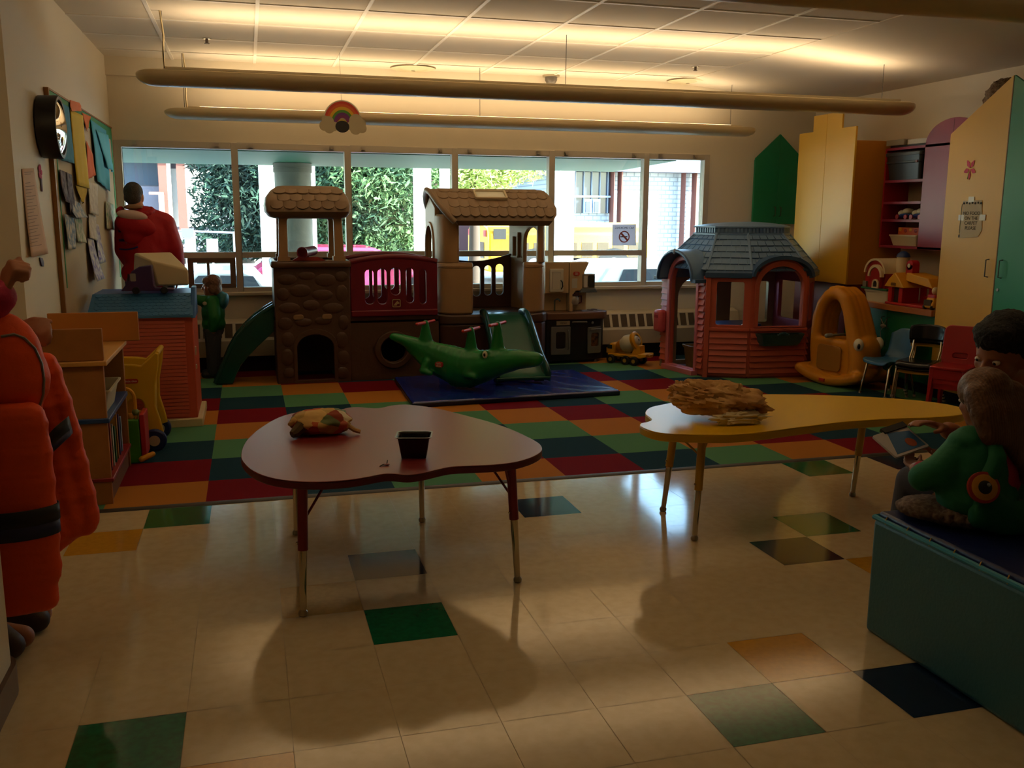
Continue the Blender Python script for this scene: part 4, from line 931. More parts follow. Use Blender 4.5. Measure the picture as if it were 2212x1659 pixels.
# ================================================================ left side of the room
def display_shelf():
    t = thing('display_shelf', 'tall wooden display shelf with tray tiers at the left wall', 'shelf', (-1.0, 3.28, 0))
    o = lambda *a, **k: obj(*a, parent=t, world=True, **k)
    wd = mat('oak laminate', '#a8703a', .5, .3, var=.12, vscale=5, c2='#9a6431'); wl = mat('birch edge', '#cf9a50', .5); dk = mat('shelf inside', '#6b4322', .6)
    x0, x1, y0, y1 = -1.19, -.80, 2.88, 3.68
    for y, nm in ((y0, 'near_end'), (y1 - .03, 'far_end')):
        b = B(); b.box(x0, x1, y, y + .03, .0, .735); o(nm, b, wd, bevel=.004)
        b = B(); b.box(x0, x1 + .005 - (.0 if y == y0 else -.09), y, y + .022, .76, .925 if y == y0 else .93); o('tier_divider', b, wd if y == y0 else mat('birch panel', '#b8762f', .5), bevel=.004)
    b = B(); b.box(x0, x0 + .015, y0 + .03, y1 - .03, 0, .735); o('back_panel', b, dk)
    b = B(); b.box(x0, x1 + .02, y0 - .02, y1 + .005, .735, .76); o('top_tray', b, wl, bevel=.005)
    b = B(); b.box(x0, x1 + .012, y0 - .012, y1 - .032, .437, .462); o('blue_shelf', b, mat('shelf blue', '#20447a', .4), bevel=.004)
    b = B(); b.box(x0, x1 + .012, y0 - .006, y1 - .032, .125, .145); o('red_shelf', b, mat('shelf red', '#8e1c20', .4), bevel=.004)
    b = B(); b.box(x0 + .02, x1 - .01, y0 + .03, y1 - .03, .0, .09); o('plinth', b, dk)
    # cream bin in the middle opening
    t2 = thing('cream_bin', 'cream plastic bin on the blue tier of the display shelf', 'bin', (-.93, 3.15, .463))
    b = B(); b.loft([[(p[0], p[1], z) for p in rrect(-1.10 + s, -.79 - s, 2.96 + s, 3.38 - s, .02)] for z, s in ((.464, .03), (.58, .008), (.582, -.006), (.592, -.006), (.592, .004), (.48, .028))]); obj('tub', b, mat('bin cream', '#c7bb9b', .5), t2, world=True, smooth=50)
    # picture books standing in the lower opening
    cols = ['#3a6aa0', '#b03a35', '#d8cfba', '#3f7d52', '#c98a2f', '#5b4a86', '#9fb4c6']
    labs = ['blue', 'red', 'cream', 'green', 'amber', 'purple', 'pale blue']
    for k in range(7):
        y = 2.94 + k * .085; h = .20 + .03 * ((k * 5) % 3)
        t2 = thing('picture_book', labs[k] + ' picture book upright in the lowest opening of the display shelf', 'book', (-.93, y, .146), group='picture books in the display shelf')
        b = B(); b.box(-1.06, -.812, y, y + .004, .147, .147 + h); b.box(-1.06, -.812, y + .026, y + .03, .147, .147 + h); b.box(-.816, -.812, y, y + .03, .147, .147 + h); obj('cover', b, mat('book ' + labs[k], cols[k], .5), t2, world=True)
        b = B(); b.box(-1.055, -.817, y + .005, y + .025, .15, .142 + h); obj('pages', b, mat('book pages', '#d8cfb8', .7), t2, world=True)
display_shelf()
def play_hut():
    t = thing('play_hut', 'salmon plastic play hut with a blue shingled roof by the left wall', 'playhouse', (-.78, 4.95, 0))
    o = lambda *a, **k: obj(*a, parent=t, world=True, **k)
    sm = mat('hut salmon', '#c9573f', .45, .4); bl = mat('hut roof blue', '#3f78ab', .4, .4)
    x0, x1, y0, y1 = -1.12, -.462, 4.70, 5.30
    def wall_part(nm, bx):
        b = B(); b.box(*bx); w = o(nm, b, sm, bevel=.006); return w
    w = wall_part('front_wall', (x0, x1, y0, y0 + .03, .06, .80))
    b = B(); n = 26
    for k in range(n):
        z = .075 + k * .69 / n
        b.add([(x0 + .02, y0 - .001, z), (x1 - .055, y0 - .001, z), (x1 - .055, y0 - .001, z + .022), (x0 + .02, y0 - .001, z + .022), (x0 + .02, y0 - .009, z), (x1 - .055, y0 - .009, z), (x1 - .055, y0 - .003, z + .022), (x0 + .02, y0 - .003, z + .022)], [(4, 5, 6, 7), (0, 1, 5, 4), (2, 3, 7, 6), (1, 2, 6, 5), (3, 0, 4, 7)])
    obj('siding', b, sm, w, world=True, smooth=0)
    wall_part('side_wall', (x1 - .03, x1, y0 + .03, y1, .06, .80)); wall_part('side_wall', (x0, x0 + .03, y0 + .03, y1, .06, .80)); wall_part('rear_wall', (x0 + .03, x1 - .03, y1 - .03, y1, .06, .80))
    for z in (.50, .40):
        b = B(); b.box(x1 - .002, x1 + .008, y0 + .07, y0 + .12, z, z + (.06 if z > .45 else .03)); o('latch_plate', b, mat('latch cream', '#c6b38c', .5), bevel=.002)
    b = B(); b.box(x0 - .01, x1 + .035, y0 - .035, y1 + .02, .0, .062); o('base_rim', b, mat('hut base cream', '#cdbd94', .5), bevel=.008)
    b = B(); b.loft([[(x0 - .02 - .0, y0 - .045, .785), (x1 + .005, y0 - .045, .785), (x1 + .005, y0 - .045, .80), (x0 - .02, y0 - .045, .80)], [(x0 + .0, y0 + .14, .925), (x1 - .0, y0 + .14, .925), (x1, y0 + .14, .94), (x0, y0 + .14, .94)]])
    def sf(u, v): return Vector((x0 + .02 + (x1 - x0 - .03) * u, y0 - .04 + .175 * v, .803 + .135 * v)), (1, 0, 0), Vector((0, .175, .135)).normalized()
    shingle_rows(b, sf, 15, 7, .042, .036, .004); o('roof_slope', b, bl, smooth=40)
    b = B(); b.box(x0, x1, y0 + .14, y1, .915, .94); o('roof_deck', b, mat('hut roof deck', '#2f5fae', .4), bevel=.004)
    b = B(); b.prism([(y0 - .05, .78), (y0 + .30, .78), (y0 + .30, .98), (y0 + .14, .98), (y0 + .12, .94)], 'x', x1 - .01, x1 + .022); o('gable_trim', b, mat('hut trim blue', '#2f66a8', .4), bevel=.006)
    # toy delivery truck parked on the roof
    t = thing('toy_delivery_truck', 'toy delivery truck with purple cab and cream box on the hut roof', 'toy truck', (-.72, 4.98, .94))
    o = lambda *a, **k: obj(*a, parent=t, world=True, **k)
    pu = mat('truck purple', '#3a1f56', .4); cr = mat('truck cream', '#c9b68f', .45)
    b = B(); b.add([(-.90, 5.22, .985), (-.60, 5.27, .985), (-.485, 4.96, .985), (-.70, 4.90, .985), (-.875, 5.22, 1.21), (-.62, 5.27, 1.215), (-.485, 4.96, 1.10), (-.735, 4.90, 1.17)], [(0, 1, 2, 3), (4, 5, 6, 7), (0, 1, 5, 4), (1, 2, 6, 5), (2, 3, 7, 6), (3, 0, 4, 7)]); o('cargo_box', b, cr, bevel=.014)
    pr = [(-.93, .962), (-.90, 1.00), (-.885, 1.05), (-.85, 1.10), (-.80, 1.13), (-.72, 1.14), (-.71, 1.0), (-.70, .985), (-.58, .975), (-.58, .962)]
    b = B(); b.prism(pr, 'y', 4.79, 4.89); c = o('cab', b, pu, bevel=.01)
    b = B(); b.prism(rrect(-.862, -.825, 1.03, 1.085, .008), 'y', 4.785, 4.793); obj('cab_window', b, mat('truck window', '#8e8a86', .2), c, world=True)
    b = B(); b.prism([(-.882, 1.04), (-.868, 1.03), (-.868, 1.085), (-.878, 1.08)], 'y', 4.785, 4.793); obj('quarter_window', b, mat('truck black', '#161118', .3), c, world=True)
    for x in (-.83, -.645):
        b = B(); b.cyl((x, 4.78, .966), (x, 4.90, .966), .025, n=18); w = o('wheel', b, mat('truck tyre', '#121012', .6), bevel=.004)
play_hut()
def push_cart():
    t = thing('push_cart', 'yellow toy shopping cart with blue wheels beside the display shelf', 'toy cart', (-.78, 4.15, 0))
    ye = mat('cart yellow', '#d5a914', .42)
    o = lambda *a, **k: obj(*a, parent=t, world=True, **k)
    pr = [(-1.02, .575), (-.80, .565), (-.745, .555), (-.66, .635), (-.635, .63), (-.645, .54), (-.67, .42), (-.675, .30), (-.65, .20), (-.635, .12), (-.69, .10), (-.80, .16), (-.98, .16), (-1.02, .30)]
    b = B(); b.plate(pr, [rrect(-.84, -.74, .20, .345, .045)], .035, 'y', 4.02, bev=.008); s = o('side_panel', b, ye, smooth=50)
    b = B(); b.plate(pr, [rrect(-.84, -.74, .20, .345, .045)], .035, 'y', 4.34, bev=.008); o('side_panel', b, ye, smooth=50)
    b = B(); b.box(-1.0, -.70, 4.035, 4.325, .16, .19); b.add([(-1.0, 4.035, .19), (-1.0, 4.325, .19), (-1.02, 4.325, .55), (-1.02, 4.035, .55)], [(0, 1, 2, 3)]); b.add([(-.70, 4.035, .19), (-.70, 4.325, .19), (-.69, 4.325, .50), (-.69, 4.035, .50)], [(0, 1, 2, 3)]); o('basket', b, ye, solid=.012)
    b = B(); b.tube([(-.648, 4.02, .625), (-.648, 4.34, .625)], .016, 10); o('handle', b, ye)
    b = B(); b.prism(rrect(-.85, -.765, .445, .475, .014), 'y', 4.0, 4.006); bd = obj('badge', b, mat('badge red', '#b5352a', .4), s, world=True)
    vs, fs = text_mesh('little tikes', .017); b = B(); b.add(vs, fs, 0, frame((-.807, 3.999, .46), (1, 0, 0), (0, 0, 1))); obj('badge_lettering', b, mat('badge white', '#d8cfc0', .4), bd, world=True, smooth=0)
    for y in (4.0, 4.36):
        b = B(); b.cyl((-.69, y - .025, .075), (-.69, y + .025, .075), .073, n=26); w = o('wheel', b, mat('wheel blue', '#16275c', .4), bevel=.012)
        b = B(); b.cyl((-.69, y - .03, .075), (-.69, y + .03, .075), .034, n=18); obj('hub', b, mat('hub cream', '#bfa98a', .4), w, world=True)
        b = B(); b.cyl((-.96, y - .02, .05), (-.96, y + .02, .05), .049, n=20); o('caster', b, mat('wheel blue', '#16275c', .4), bevel=.008)
push_cart()
def activity_toy():
    t = thing('activity_toy', 'upright green and red activity toy between display shelf and yellow cart', 'toy', (-.75, 3.77, 0))
    o = lambda *a, **k: obj(*a, parent=t, world=True, **k)
    b = B(); b.prism([(-.98, .0), (-.745, .0), (-.748, .27), (-.98, .27)], 'y', 3.72, 3.76); o('green_panel', b, mat('toy green', '#3d8a1e', .4), bevel=.006)
    b = B(); b.box(-.745, -.715, 3.73, 3.94, .03, .30); o('red_panel', b, mat('toy red', '#b3262b', .4), bevel=.006)
    b = B(); b.box(-.98, -.745, 3.76, 3.94, .0, .262); o('body', b, mat('toy lime', '#8bab5b', .4))
    b = B(); b.tube([(-.87, 3.8, .262), (-.87, 3.8, .38)] + [(-.82 - .05 * math.cos(PI * k / 8), 3.8, .38 + .07 * math.sin(PI * k / 8)) for k in range(1, 8)] + [(-.77, 3.8, .38), (-.77, 3.8, .262)], .011, 8); o('bead_wire', b, mat('toy yellow', '#d99a12', .4))
    for x, z, h in ((-.87, .31, '#2d3350'), (-.77, .29, '#7a8c4c'), (-.80, .265, '#c98a2f')):
        b = B(); b.ell((x, 3.8, z + .012), .022, n=12); o('bead', b, mat('bead' + h, h, .4))
    b = B(); b.rc((-.74, 3.70, .03), .018, (-.68, 3.73, .05), .016); o('bumper', b, mat('toy yellow', '#d99a12', .4))
activity_toy()
# ---------------------------------------------------------------- left wall
def sheet(q, X, nu=10, nv=14, amp=.008, seed=1, curl=0., th=.0014):
    """thin hanging sheet with the four photograph corners q (tl, tr, br, bl) on the plane x = X"""
    P = [at(*p, X=X) for p in q]; b = B()
    def fn(u, v):
        p = (P[0] * (1 - u) + P[1] * u) * (1 - v) + (P[3] * (1 - u) + P[2] * u) * v
        p.x = X + amp * (1 + noise.noise(Vector((u * 5 + seed, v * 1.5, seed)))) * (.3 + v) + curl * v * v
        return p
    b.grid(fn, nu, nv); return b
def left_wall():
    Xw = LX + .001
    t = thing('bulletin_board', 'tall tan bulletin board with green paper border on the left wall', 'board', (LX, 5.65, .83))
    o = lambda *a, **k: obj(*a, parent=t, world=True, **k)
    y0, y1, z0, z1 = 4.27, 7.06, .62, 2.235
    b = B(); b.box(Xw, LX + .02, y0, y1, z0, z1); o('panel', b, mat('board tan', '#b7a588', .8, bump=.1, bscale=200))
    b = B(); b.box(Xw, LX + .028, y0 - .025, y0, z0, z1); b.box(Xw, LX + .028, y0 - .025, y1, z1, z1 + .012); o('frame', b, mat('board oak', '#8a5a22', .5))
    g = mat('border green', '#2f8a4e', .7)
    b = B(); b.box(LX + .0205, LX + .023, y0, y1, z1 - .10, z1); b.box(LX + .0205, LX + .023, y1 - .07, y1, z0 + .30, z1 - .1); b.box(LX + .0205, LX + .023, y0 + .11, y0 + .135, 1.02, z1 - .1); o('border_strip', b, g)
    X = LX + .026
    for lab, q, c, am in (('blue crepe streamer pinned at the near end of the bulletin board', [(117, 213), (148, 232), (157, 353), (128, 346)], '#2f7f9c', .01),
                          ('yellow crepe streamer hanging longest down the bulletin board', [(150, 236), (178, 250), (188, 408), (160, 400)], '#cfae1e', .012),
                          ('teal crepe streamer at the window end of the bulletin board', [(194, 258), (228, 282), (234, 414), (206, 392)], '#3f9db8', .014),
                          ('orange crepe pennant between the yellow and teal streamers', [(176, 243), (196, 252), (190, 262), (186, 285)], '#d8702a', .006),
                          ('orange crepe strip below the pennant beside the yellow streamer', [(186, 305), (200, 335), (202, 378), (183, 390)], '#d2622a', .01),
                          ('salmon crepe rosette at the top edge of the board', [(150, 216), (170, 222), (172, 240), (148, 240)], '#d97a4e', .012),
                          ('yellow crepe point below the long yellow streamer', [(162, 400), (188, 406), (176, 440), (168, 425)], '#c7a51c', .01),
                          ('teal crepe tail over the green border at the window end', [(206, 280), (232, 292), (238, 372), (224, 360)], '#54b0c4', .02)):
        s = sheet(q, X + (.006 if 'tail' in lab or 'point' in lab else 0), 10, 16, am, len(lab)); tag(obj('crepe_streamer', s, mat('crepe ' + c, c, .85), smooth=180, solid=.002), lab, 'streamer', 'crepe streamers on the bulletin board')
    ink = ['#8f8f96', '#6d7fa8', '#b9a7a0', '#c9c2b4', '#7d6a72']
    dr = [('dark purple', [(127, 366), (142, 372), (146, 440), (131, 432)], 0), ('grey blue', [(142, 372), (154, 378), (158, 470), (146, 462)], 0),
          ('green and white', [(147, 425), (172, 440), (176, 470), (146, 470)], 1), ('red-edged blue', [(137, 462), (158, 468), (160, 536), (143, 540)], 1),
          ('green-streaked', [(158, 470), (176, 472), (180, 525), (162, 522)], 2), ('blank white', [(188, 392), (210, 398), (206, 466), (190, 460)], 3),
          ('long white', [(190, 462), (206, 466), (204, 520), (188, 514)], 3), ('curling white', [(188, 515), (200, 512), (212, 602), (195, 608)], 4), ('violet-marked', [(202, 480), (212, 486), (222, 566), (210, 570)], 4), ('bunched white', [(228, 435), (246, 442), (250, 498), (228, 494)], 2)]
    for k, (c, q, i) in enumerate(dr):
        m = mat('drawing %s' % c, ['#77707a', '#c9c4b8', '#cfc6b6', '#d2c9b8', '#c8c0b6'][i], .8, var=.75 if i < 3 else .25, vscale=26, c2=['#3b3550', '#4c7aa6', '#6f9a78', '#b9ab9a', '#6a5f9c'][i])
        s = sheet(q, X + .002 + .004 * (k % 2), 8, 12, .012 if k < 9 else .006, k * 3, curl=.03 if k in (2, 7) else .004)
        tag(obj('drawing', s, m, smooth=180, solid=.0015), c + ' child drawing pinned ' + ('low' if q[0][1] > 450 else 'mid-height') + ' on the bulletin board', 'drawing', 'children drawings on the bulletin board')
    # convex mirror
    c = Vector((LX, 4.16, 2.0))
    t = thing('convex_mirror', 'round convex safety mirror in a deep black rim high on the left wall', 'mirror', tuple(c))
    M = frame((LX + .004, 4.05, 1.995), (0, 1, 0), (0, 0, 1))
    b = B(); b.lathe([(.168, .0), (.180, .004), (.183, .105), (.178, .113), (.160, .113), (.156, .10)], 48, 0, M, False); b.lathe([(.001, .0), (.17, 0)], 48, 0, M, False); obj('rim', b, mat('mirror black', '#120d0e', .45), t, world=True, smooth=40)
    b = B(); b.lathe([(.158, .10), (.12, .118), (.08, .13), (.04, .137), (.0005, .139)], 48, 0, M, False); obj('glass', b, mat('mirror silver', '#e8e6e2', .03, .5, 1.), t, world=True, smooth=180)
    # paper scroll with writing, paper flower and ribbon
    t = thing('paper_poster', 'narrow pink paper poster of handwritten lines by the left doorway', 'poster', (LX, 3.6, 1.25))
    s = sheet([(47, 365), (72, 363), (98, 548), (60, 556)], LX + .003, 8, 14, .004, 5, .012); p = obj('paper', s, mat('pink paper', '#cfae97', .8), t, world=True, smooth=180, solid=.0012)
    k = B()
    for r in range(22):
        v = .08 + r * .039 if r > 1 else .03 + r * .025; a = at(52 + 14 * v, 366 + 185 * v, X=LX + .012 + .018 * v * v); c2 = at(70 + 22 * v - 4 * (r % 3), 365 + 181 * v, X=LX + .012 + .018 * v * v)
        k.add([a, c2, c2 + Vector((0, 0, -.0035)), a + Vector((0, 0, -.0035))], [(0, 1, 2, 3)])
    obj('writing', k, mat('faded ink', '#8f7a70', .8), p, world=True, smooth=0)
    t = thing('paper_flower', 'small pink paper flower on the left wall below the mirror', 'decoration', (LX, 3.95, 1.7))
    a = at(87, 372, X=LX + .006); b = B()
    for j in range(5): b.ell((a.x, a.y + .028 * math.cos(j * 1.257), a.z + .03 * math.sin(j * 1.257)), (.004, .022, .018), (0, 0, 0), 10)
    obj('petals', b, mat('flower pink', '#c2366a', .7), t, world=True)
    b = B(); b.box(a.x - .003, a.x + .003, a.y - .008, a.y + .02, a.z - .11, a.z - .03); obj('stem', b, mat('flower stem', '#6a5068', .7), t, world=True)
    t = thing('ribbon', 'small dark purple ribbon taped to the left wall under the pink poster', 'decoration', (LX, 3.9, 1.2))
    b = sheet([(85, 556), (92, 558), (94, 576), (88, 574)], LX + .004, 4, 6, .004, 9); obj('ribbon_strip', b, mat('ribbon purple', '#352a5c', .6), t, world=True, solid=.001)
left_wall()
# ---------------------------------------------------------------- rainbow on a string
def rainbow():
    yy = 6.25; cx, zb = .767, 2.275; R0 = .152
    t = thing('rainbow_cutout', 'hanging rainbow cutout with two clouds and a black pot', 'decoration', (cx, yy, 2.22))
    o = lambda *a, **k: obj(*a, parent=t, world=True, **k)
    cs = [('#d9cfb6', .168), ('#c63a24', .158), ('#cf5a22', .138), ('#d6a41c', .118), ('#4f8a2c', .095), ('#6d2f7a', .075), ('#7e2a66', .055)]
    for i, (h, r) in enumerate(cs):
        r2 = cs[i + 1][1] if i < len(cs) - 1 else .035
        pts = circ(cx, zb, r, 26, r * 1.12, 0, PI, True) + circ(cx, zb, r2, 26, r2 * 1.12, PI, 0, True)
        b = B(); b.prism(pts, 'y', yy - .004 if i else yy - .003, yy + .004); o('band', b, mat('rainbow ' + h, h, .6), smooth=0)
    cl = mat('cloud grey', '#b7a98a', .7)
    for s, bl in ((-1, ((-.12, .01, .045), (-.155, -.025, .045), (-.115, -.045, .045), (-.075, -.03, .04), (-.15, .03, .03))), (1, ((.115, .02, .06), (.155, .0, .045), (.165, -.04, .04), (.11, -.045, .05), (.075, -.02, .04)))):
        b = B()
        for x, z, r in bl: b.prism(circ(cx + x, zb + z - .005, r, 18), 'y', yy - .009 - .0004 * abs(x) * 20, yy - .0045)
        o('cloud', b, cl, smooth=0)
    b = B(); b.prism(circ(cx - .004, zb - .035, .06, 24, .05), 'y', yy - .014, yy - .008); o('pot', b, mat('pot black', '#1c1413', .5), smooth=0)
    b = B(); b.prism(circ(cx - .004, zb - .0, .042, 16, .025, 0, PI, True), 'y', yy - .0125, yy - .0085); o('gold', b, mat('pot gold', '#b79c3a', .5), smooth=0)
    b = B(); b.cyl((cx - .005, yy, zb + .165), (cx - .012, yy, CZ - .008), .0012, n=5); o('string', b, M_cab)
rainbow()
# ================================================================ town-shaped cabinets on the right wall
FX = 5.40
M_cy, M_cg, M_cm = mat('cabinet yellow', '#d9a72c', .42), mat('cabinet green', '#0f8354', .42), mat('cabinet magenta', '#8e2a46', .42)
M_cyd, M_ply = mat('cabinet ochre side', '#b9781e', .45), mat('edge ochre', '#8f641c', .5)
def pull(par, x, y, z0, z1, ax='x', d=.03, sgn=-1):
    b = B()
    P = [(x, y, z0), (x + sgn * d, y, z0 + .004), (x + sgn * d, y, z1 - .004), (x, y, z1)] if ax == 'x' else [(x, y, z0), (x, y + sgn * d, z0 + .004), (x, y + sgn * d, z1 - .004), (x, y, z1)]
    b.tube(P, .0045, 8); return obj('handle', b, mat('pull steel', '#5b5347', .35, .5, .7), par, world=True)
def cabinets():
    # stepped yellow tower
    t = thing('tower_cabinet', 'yellow cabinet with stepped skyscraper top behind the playhouse', 'cabinet', (5.7, 6.0, 0))
    y0, y1 = 5.555, 6.49
    b = B(); b.box(FX + .02, RX - .001, y0 + .012, y1 - .012, .86, 2.20); o_ = obj('carcass', b, M_cyd, t, world=True, bevel=.003)
    b = B(); b.prism([(6.021, .865), (y1, .865), (y1, 2.326), (6.25, 2.326), (6.25, 2.478), (6.021, 2.478)], 'x', FX, FX + .02); obj('door', b, M_cy, t, world=True, bevel=.002)
    b = B(); b.prism([(y0, .865), (6.018, .865), (6.018, 2.478), (5.777, 2.478), (5.777, 2.326), (y0, 2.326)], 'x', FX, FX + .02); obj('door', b, M_cy, t, world=True, bevel=.002)
    b = B(); b.box(FX + .04, RX - .001, y0 + .03, y1 - .012, 0, .855); obj('base', b, mat('base red', '#6e1a1c', .5), t, world=True)
    # green house cabinet on the window wall
    t = thing('house_cabinet', 'green wall cabinet with peaked house-shaped doors beside the windows', 'cabinet', (5.49, 7.05, 1.42))
    b = B(); b.box(5.275, 5.835, 7.115, WY - .001, 1.42, 2.10); obj('carcass', b, M_cg, t, world=True)
    for a, c, za, zc in ((5.26, 5.549, 2.115, 2.375), (5.551, 5.85, 2.375, 2.115)):
        b = B(); b.prism([(a, 1.415), (c, 1.415), (c, zc), (a, za)], 'y', 7.095, 7.115); d = obj('door', b, M_cg, t, world=True, bevel=.002)
        pull(d, 5.515 if a < 5.3 else 5.585, 7.095, 1.50, 1.60, 'y')
    # counter and green base between tower and tall cupboard
    t = thing('base_cabinet', 'dark green base cabinet under the toy counter', 'cabinet', (5.7, 4.9, 0))
    b = B(); b.box(5.44, RX - .001, 4.325, 5.553, .10, .684); obj('carcass', b, M_cg, t, world=True)
    for a, c in ((4.33, 4.935), (4.94, 5.55)):
        b = B(); b.box(5.42, 5.44, a, c, .11, .682); d = obj('door', b, mat('base green', '#12653f', .42), t, world=True, bevel=.002); pull(d, 5.42, 4.90 if a < 4.5 else 4.975, .52, .62)
    b = B(); b.box(5.48, RX - .001, 4.325, 5.553, 0, .10); obj('toe_kick', b, mat('toe black', '#131010', .6), t, world=True)
    l = thing('child_latch', 'white cord cupboard latch on the dark green base cabinet', 'latch', (5.38, 4.93, .5))
    b = B(); b.tube([(5.385, 4.90, .60), (5.382, 4.93, .55), (5.383, 4.975, .60)], .004, 6); b.tube([(5.38, 4.92, .53), (5.38, 4.94, .52), (5.38, 4.965, .49), (5.38, 4.96, .46), (5.38, 4.95, .43)], .004, 6); obj('cord', b, mat('cord white', '#9c9580', .5), l, world=True)
    b = B(); b.ell((5.38, 4.93, .54), (.01, .04, .016), n=12); obj('slider', b, mat('slider white', '#8e8a78', .4), l, world=True)
    t = thing('countertop', 'wood-edged counter carrying the toy barn and toy schoolhouse', 'counter', (5.69, 4.93, .69))
    b = B(); b.box(5.395, RX - .001, 4.325, 5.553, .688, .735); s = obj('slab', b, mat('counter top', '#b98c5e', .45), t, world=True)
    b = B(); b.box(5.375, 5.395, 4.325, 5.553, .685, .736); obj('wood_edge', b, mat('counter edge', '#a8642e', .45), t, world=True, bevel=.003)
    # magenta open shelves with an arched door
    SX = 5.72
    t = thing('arched_cabinet', 'magenta wall cabinet with open shelves and an arched door', 'cabinet', (5.86, 5.05, 1.215))
    y0, y1 = 4.34, 5.53; zt, zb = 2.125, 1.215
    b = B(); b.box(SX, RX - .001, y1 - .02, y1, zb, zt); obj('side_panel', b, mat('magenta side', '#a11a28', .42), t, world=True)
    b = B(); b.box(SX + .02, RX - .001, y0, y0 + .02, zb, zt); obj('side_panel', b, M_cm, t, world=True)
    for z in (zb, 1.455, 1.617, 1.812, zt - .02):
        b = B(); b.box(SX, RX - .002, 4.99 if zb < z < zt - .03 else y0 + .02, y1 - .02, z, z + .022); obj('shelf', b, M_cm, t, world=True)
    b = B(); b.box(RX - .012, RX - .002, y0 + .02, y1 - .02, zb + .022, zt - .02); obj('back_panel', b, mat('shelf back', '#b3a382', .6), t, world=True)
    b = B(); b.prism([(y0, zb), (4.995, zb), (4.995, 2.13)] + circ(4.66, 2.13, .335, 18, .20, 0, PI, True)[1:-1] + [(y0, 2.13)], 'x', SX, SX + .02); obj('arched_door', b, M_cm, t, world=True, bevel=.002)
    b = B(); b.box(SX - .001, SX + .001, 4.658, 4.661, zb + .01, 2.32); obj('door_seam', b, mat('seam dark', '#43101f', .6), t, world=True)
    # tall gabled pair: yellow door, green door
    t = thing('gabled_cupboard', 'tall yellow cupboard with steep slanted top, flower and paper notice', 'cabinet', (5.7, 4.0, 0))
    b = B(); b.box(FX + .02, RX - .001, 3.715, 4.315, .09, 2.14); obj('carcass', b, M_cyd, t, world=True)
    b = B(); b.box(FX + .05, RX - .001, 3.715, 4.315, 0, .09); obj('toe_kick', b, mat('toe black', '#131010', .6), t, world=True)
    b = B(); b.prism([(3.708, .095), (4.31, .095), (4.31, 2.155), (3.708, 2.53)], 'x', FX, FX + .02); d = obj('door', b, M_cy, t, world=True, bevel=.002); pull(d, FX, 3.775, 1.05, 1.185)
    b = B(); b.box(FX - .001, FX + .022, 3.700, 3.708, .095, 2.525); obj('edge_strip', b, M_ply, d, world=True)
    t2 = thing('gabled_cupboard', 'tall green cupboard with slanted top at the right edge of the picture', 'cabinet', (5.7, 3.4, 0))
    b = B(); b.box(FX + .02, RX - .001, 3.10, 3.695, .09, 2.14); obj('carcass', b, M_cg, t2, world=True)
    b = B(); b.box(FX + .05, RX - .001, 3.10, 3.695, 0, .09); obj('toe_kick', b, mat('toe black', '#131010', .6), t2, world=True)
    b = B(); b.prism([(3.10, .095), (3.698, .095), (3.698, 2.53), (3.10, 2.155)], 'x', FX, FX + .02); d = obj('door', b, M_cg, t2, world=True, bevel=.002); pull(d, FX, 3.64, 1.05, 1.185)
    b = B(); b.cyl((FX - .006, 3.66, .96), (FX + .002, 3.66, .96), .012, n=14); obj('lock', b, mat('lock steel', '#8d8a80', .3, .5, .8), d, world=True)
    # flower sticker and taped notice on the yellow door
    a = at(2096, 365, X=FX); t = thing('flower_cutout', 'pink paper flower on the tall yellow cupboard door', 'decoration', (FX, a.y, a.z))
    b = B()
    for j in range(5):
        an = j * 1.257 + .9; M = frame((FX - .003, a.y + .035 * math.cos(an), a.z + .045 * math.sin(an)), (0, -1, 0), (0, 0, 1)) @ T(0, 0, 0, 0, 0, 0)
        o2 = Vector((math.cos(an), math.sin(an))); w = Vector((-o2.y, o2.x))
        b.add([(FX - .003, a.y - (o2 * r + w * s).x, a.z + (o2 * r + w * s).y * 1.25) for r, s in ((.006, 0), (.035, .016), (.06, .006), (.066, 0), (.06, -.006), (.035, -.016))], [(0, 1, 2, 3, 4, 5)])
    obj('petals', b, mat('cutout pink', '#c9304f', .6), t, world=True, smooth=0, solid=.001)
    b = B(); b.tube([(FX - .003, a.y + .005, a.z - .02), (FX - .003, a.y + .02, a.z - .075)], .003, 5); obj('stem', b, mat('cutout green', '#6f8a2e', .6), t, world=True)
    q = [(2081, 434), (2121, 432), (2119, 505), (2073, 514)]
    P = [at(*p, X=FX - .003) for p in q]; t = thing('paper_notice', 'white paper notice reading no food on the carpet, taped to yellow cupboard', 'sign', tuple(P[3]))
    b = B(); b.add([P[0], P[1], at(2121, 496, X=FX - .003), at(2112, 512, X=FX - .003), P[3]], [(0, 1, 2, 3, 4)]); s = obj('paper', b, mat('notice paper', '#bfb39a', .7), t, world=True, smooth=0, solid=.001)
    up = (P[0] - P[3]).normalized(); c = (P[0] + P[1] + P[2] + P[3]) / 4 + Vector((-.002, 0, -.02))
    vs, fs = text_mesh('NO FOOD\nON THE\nCARPET\nPLEASE', .038, .0004, space=1.0); b = B(); b.add(vs, fs, 0, frame(c, (0, -1, 0), (0, 0, 1))); obj('lettering', b, mat('notice ink', '#4a4440', .7), s, world=True, smooth=0)
    vs, fs = text_mesh('~oo&~o~', .045, .0004); b = B(); b = B()
    for j in range(7): b.ell((c.x, c.y + .09 - j * .03, c.z + .135 + .004 * (j % 2)), (.0015, .013 - .002 * (j % 3), .009), n=8)
    b.tube([(c.x, c.y + .11, c.z + .13), (c.x, c.y + .115, c.z - .10)], .0022, 5); b.ell((c.x, c.y + .115, c.z - .12), (.0015, .008, .014), n=8)
    obj('doodle', b, mat('notice doodle', '#2d2826', .7), s, world=True)
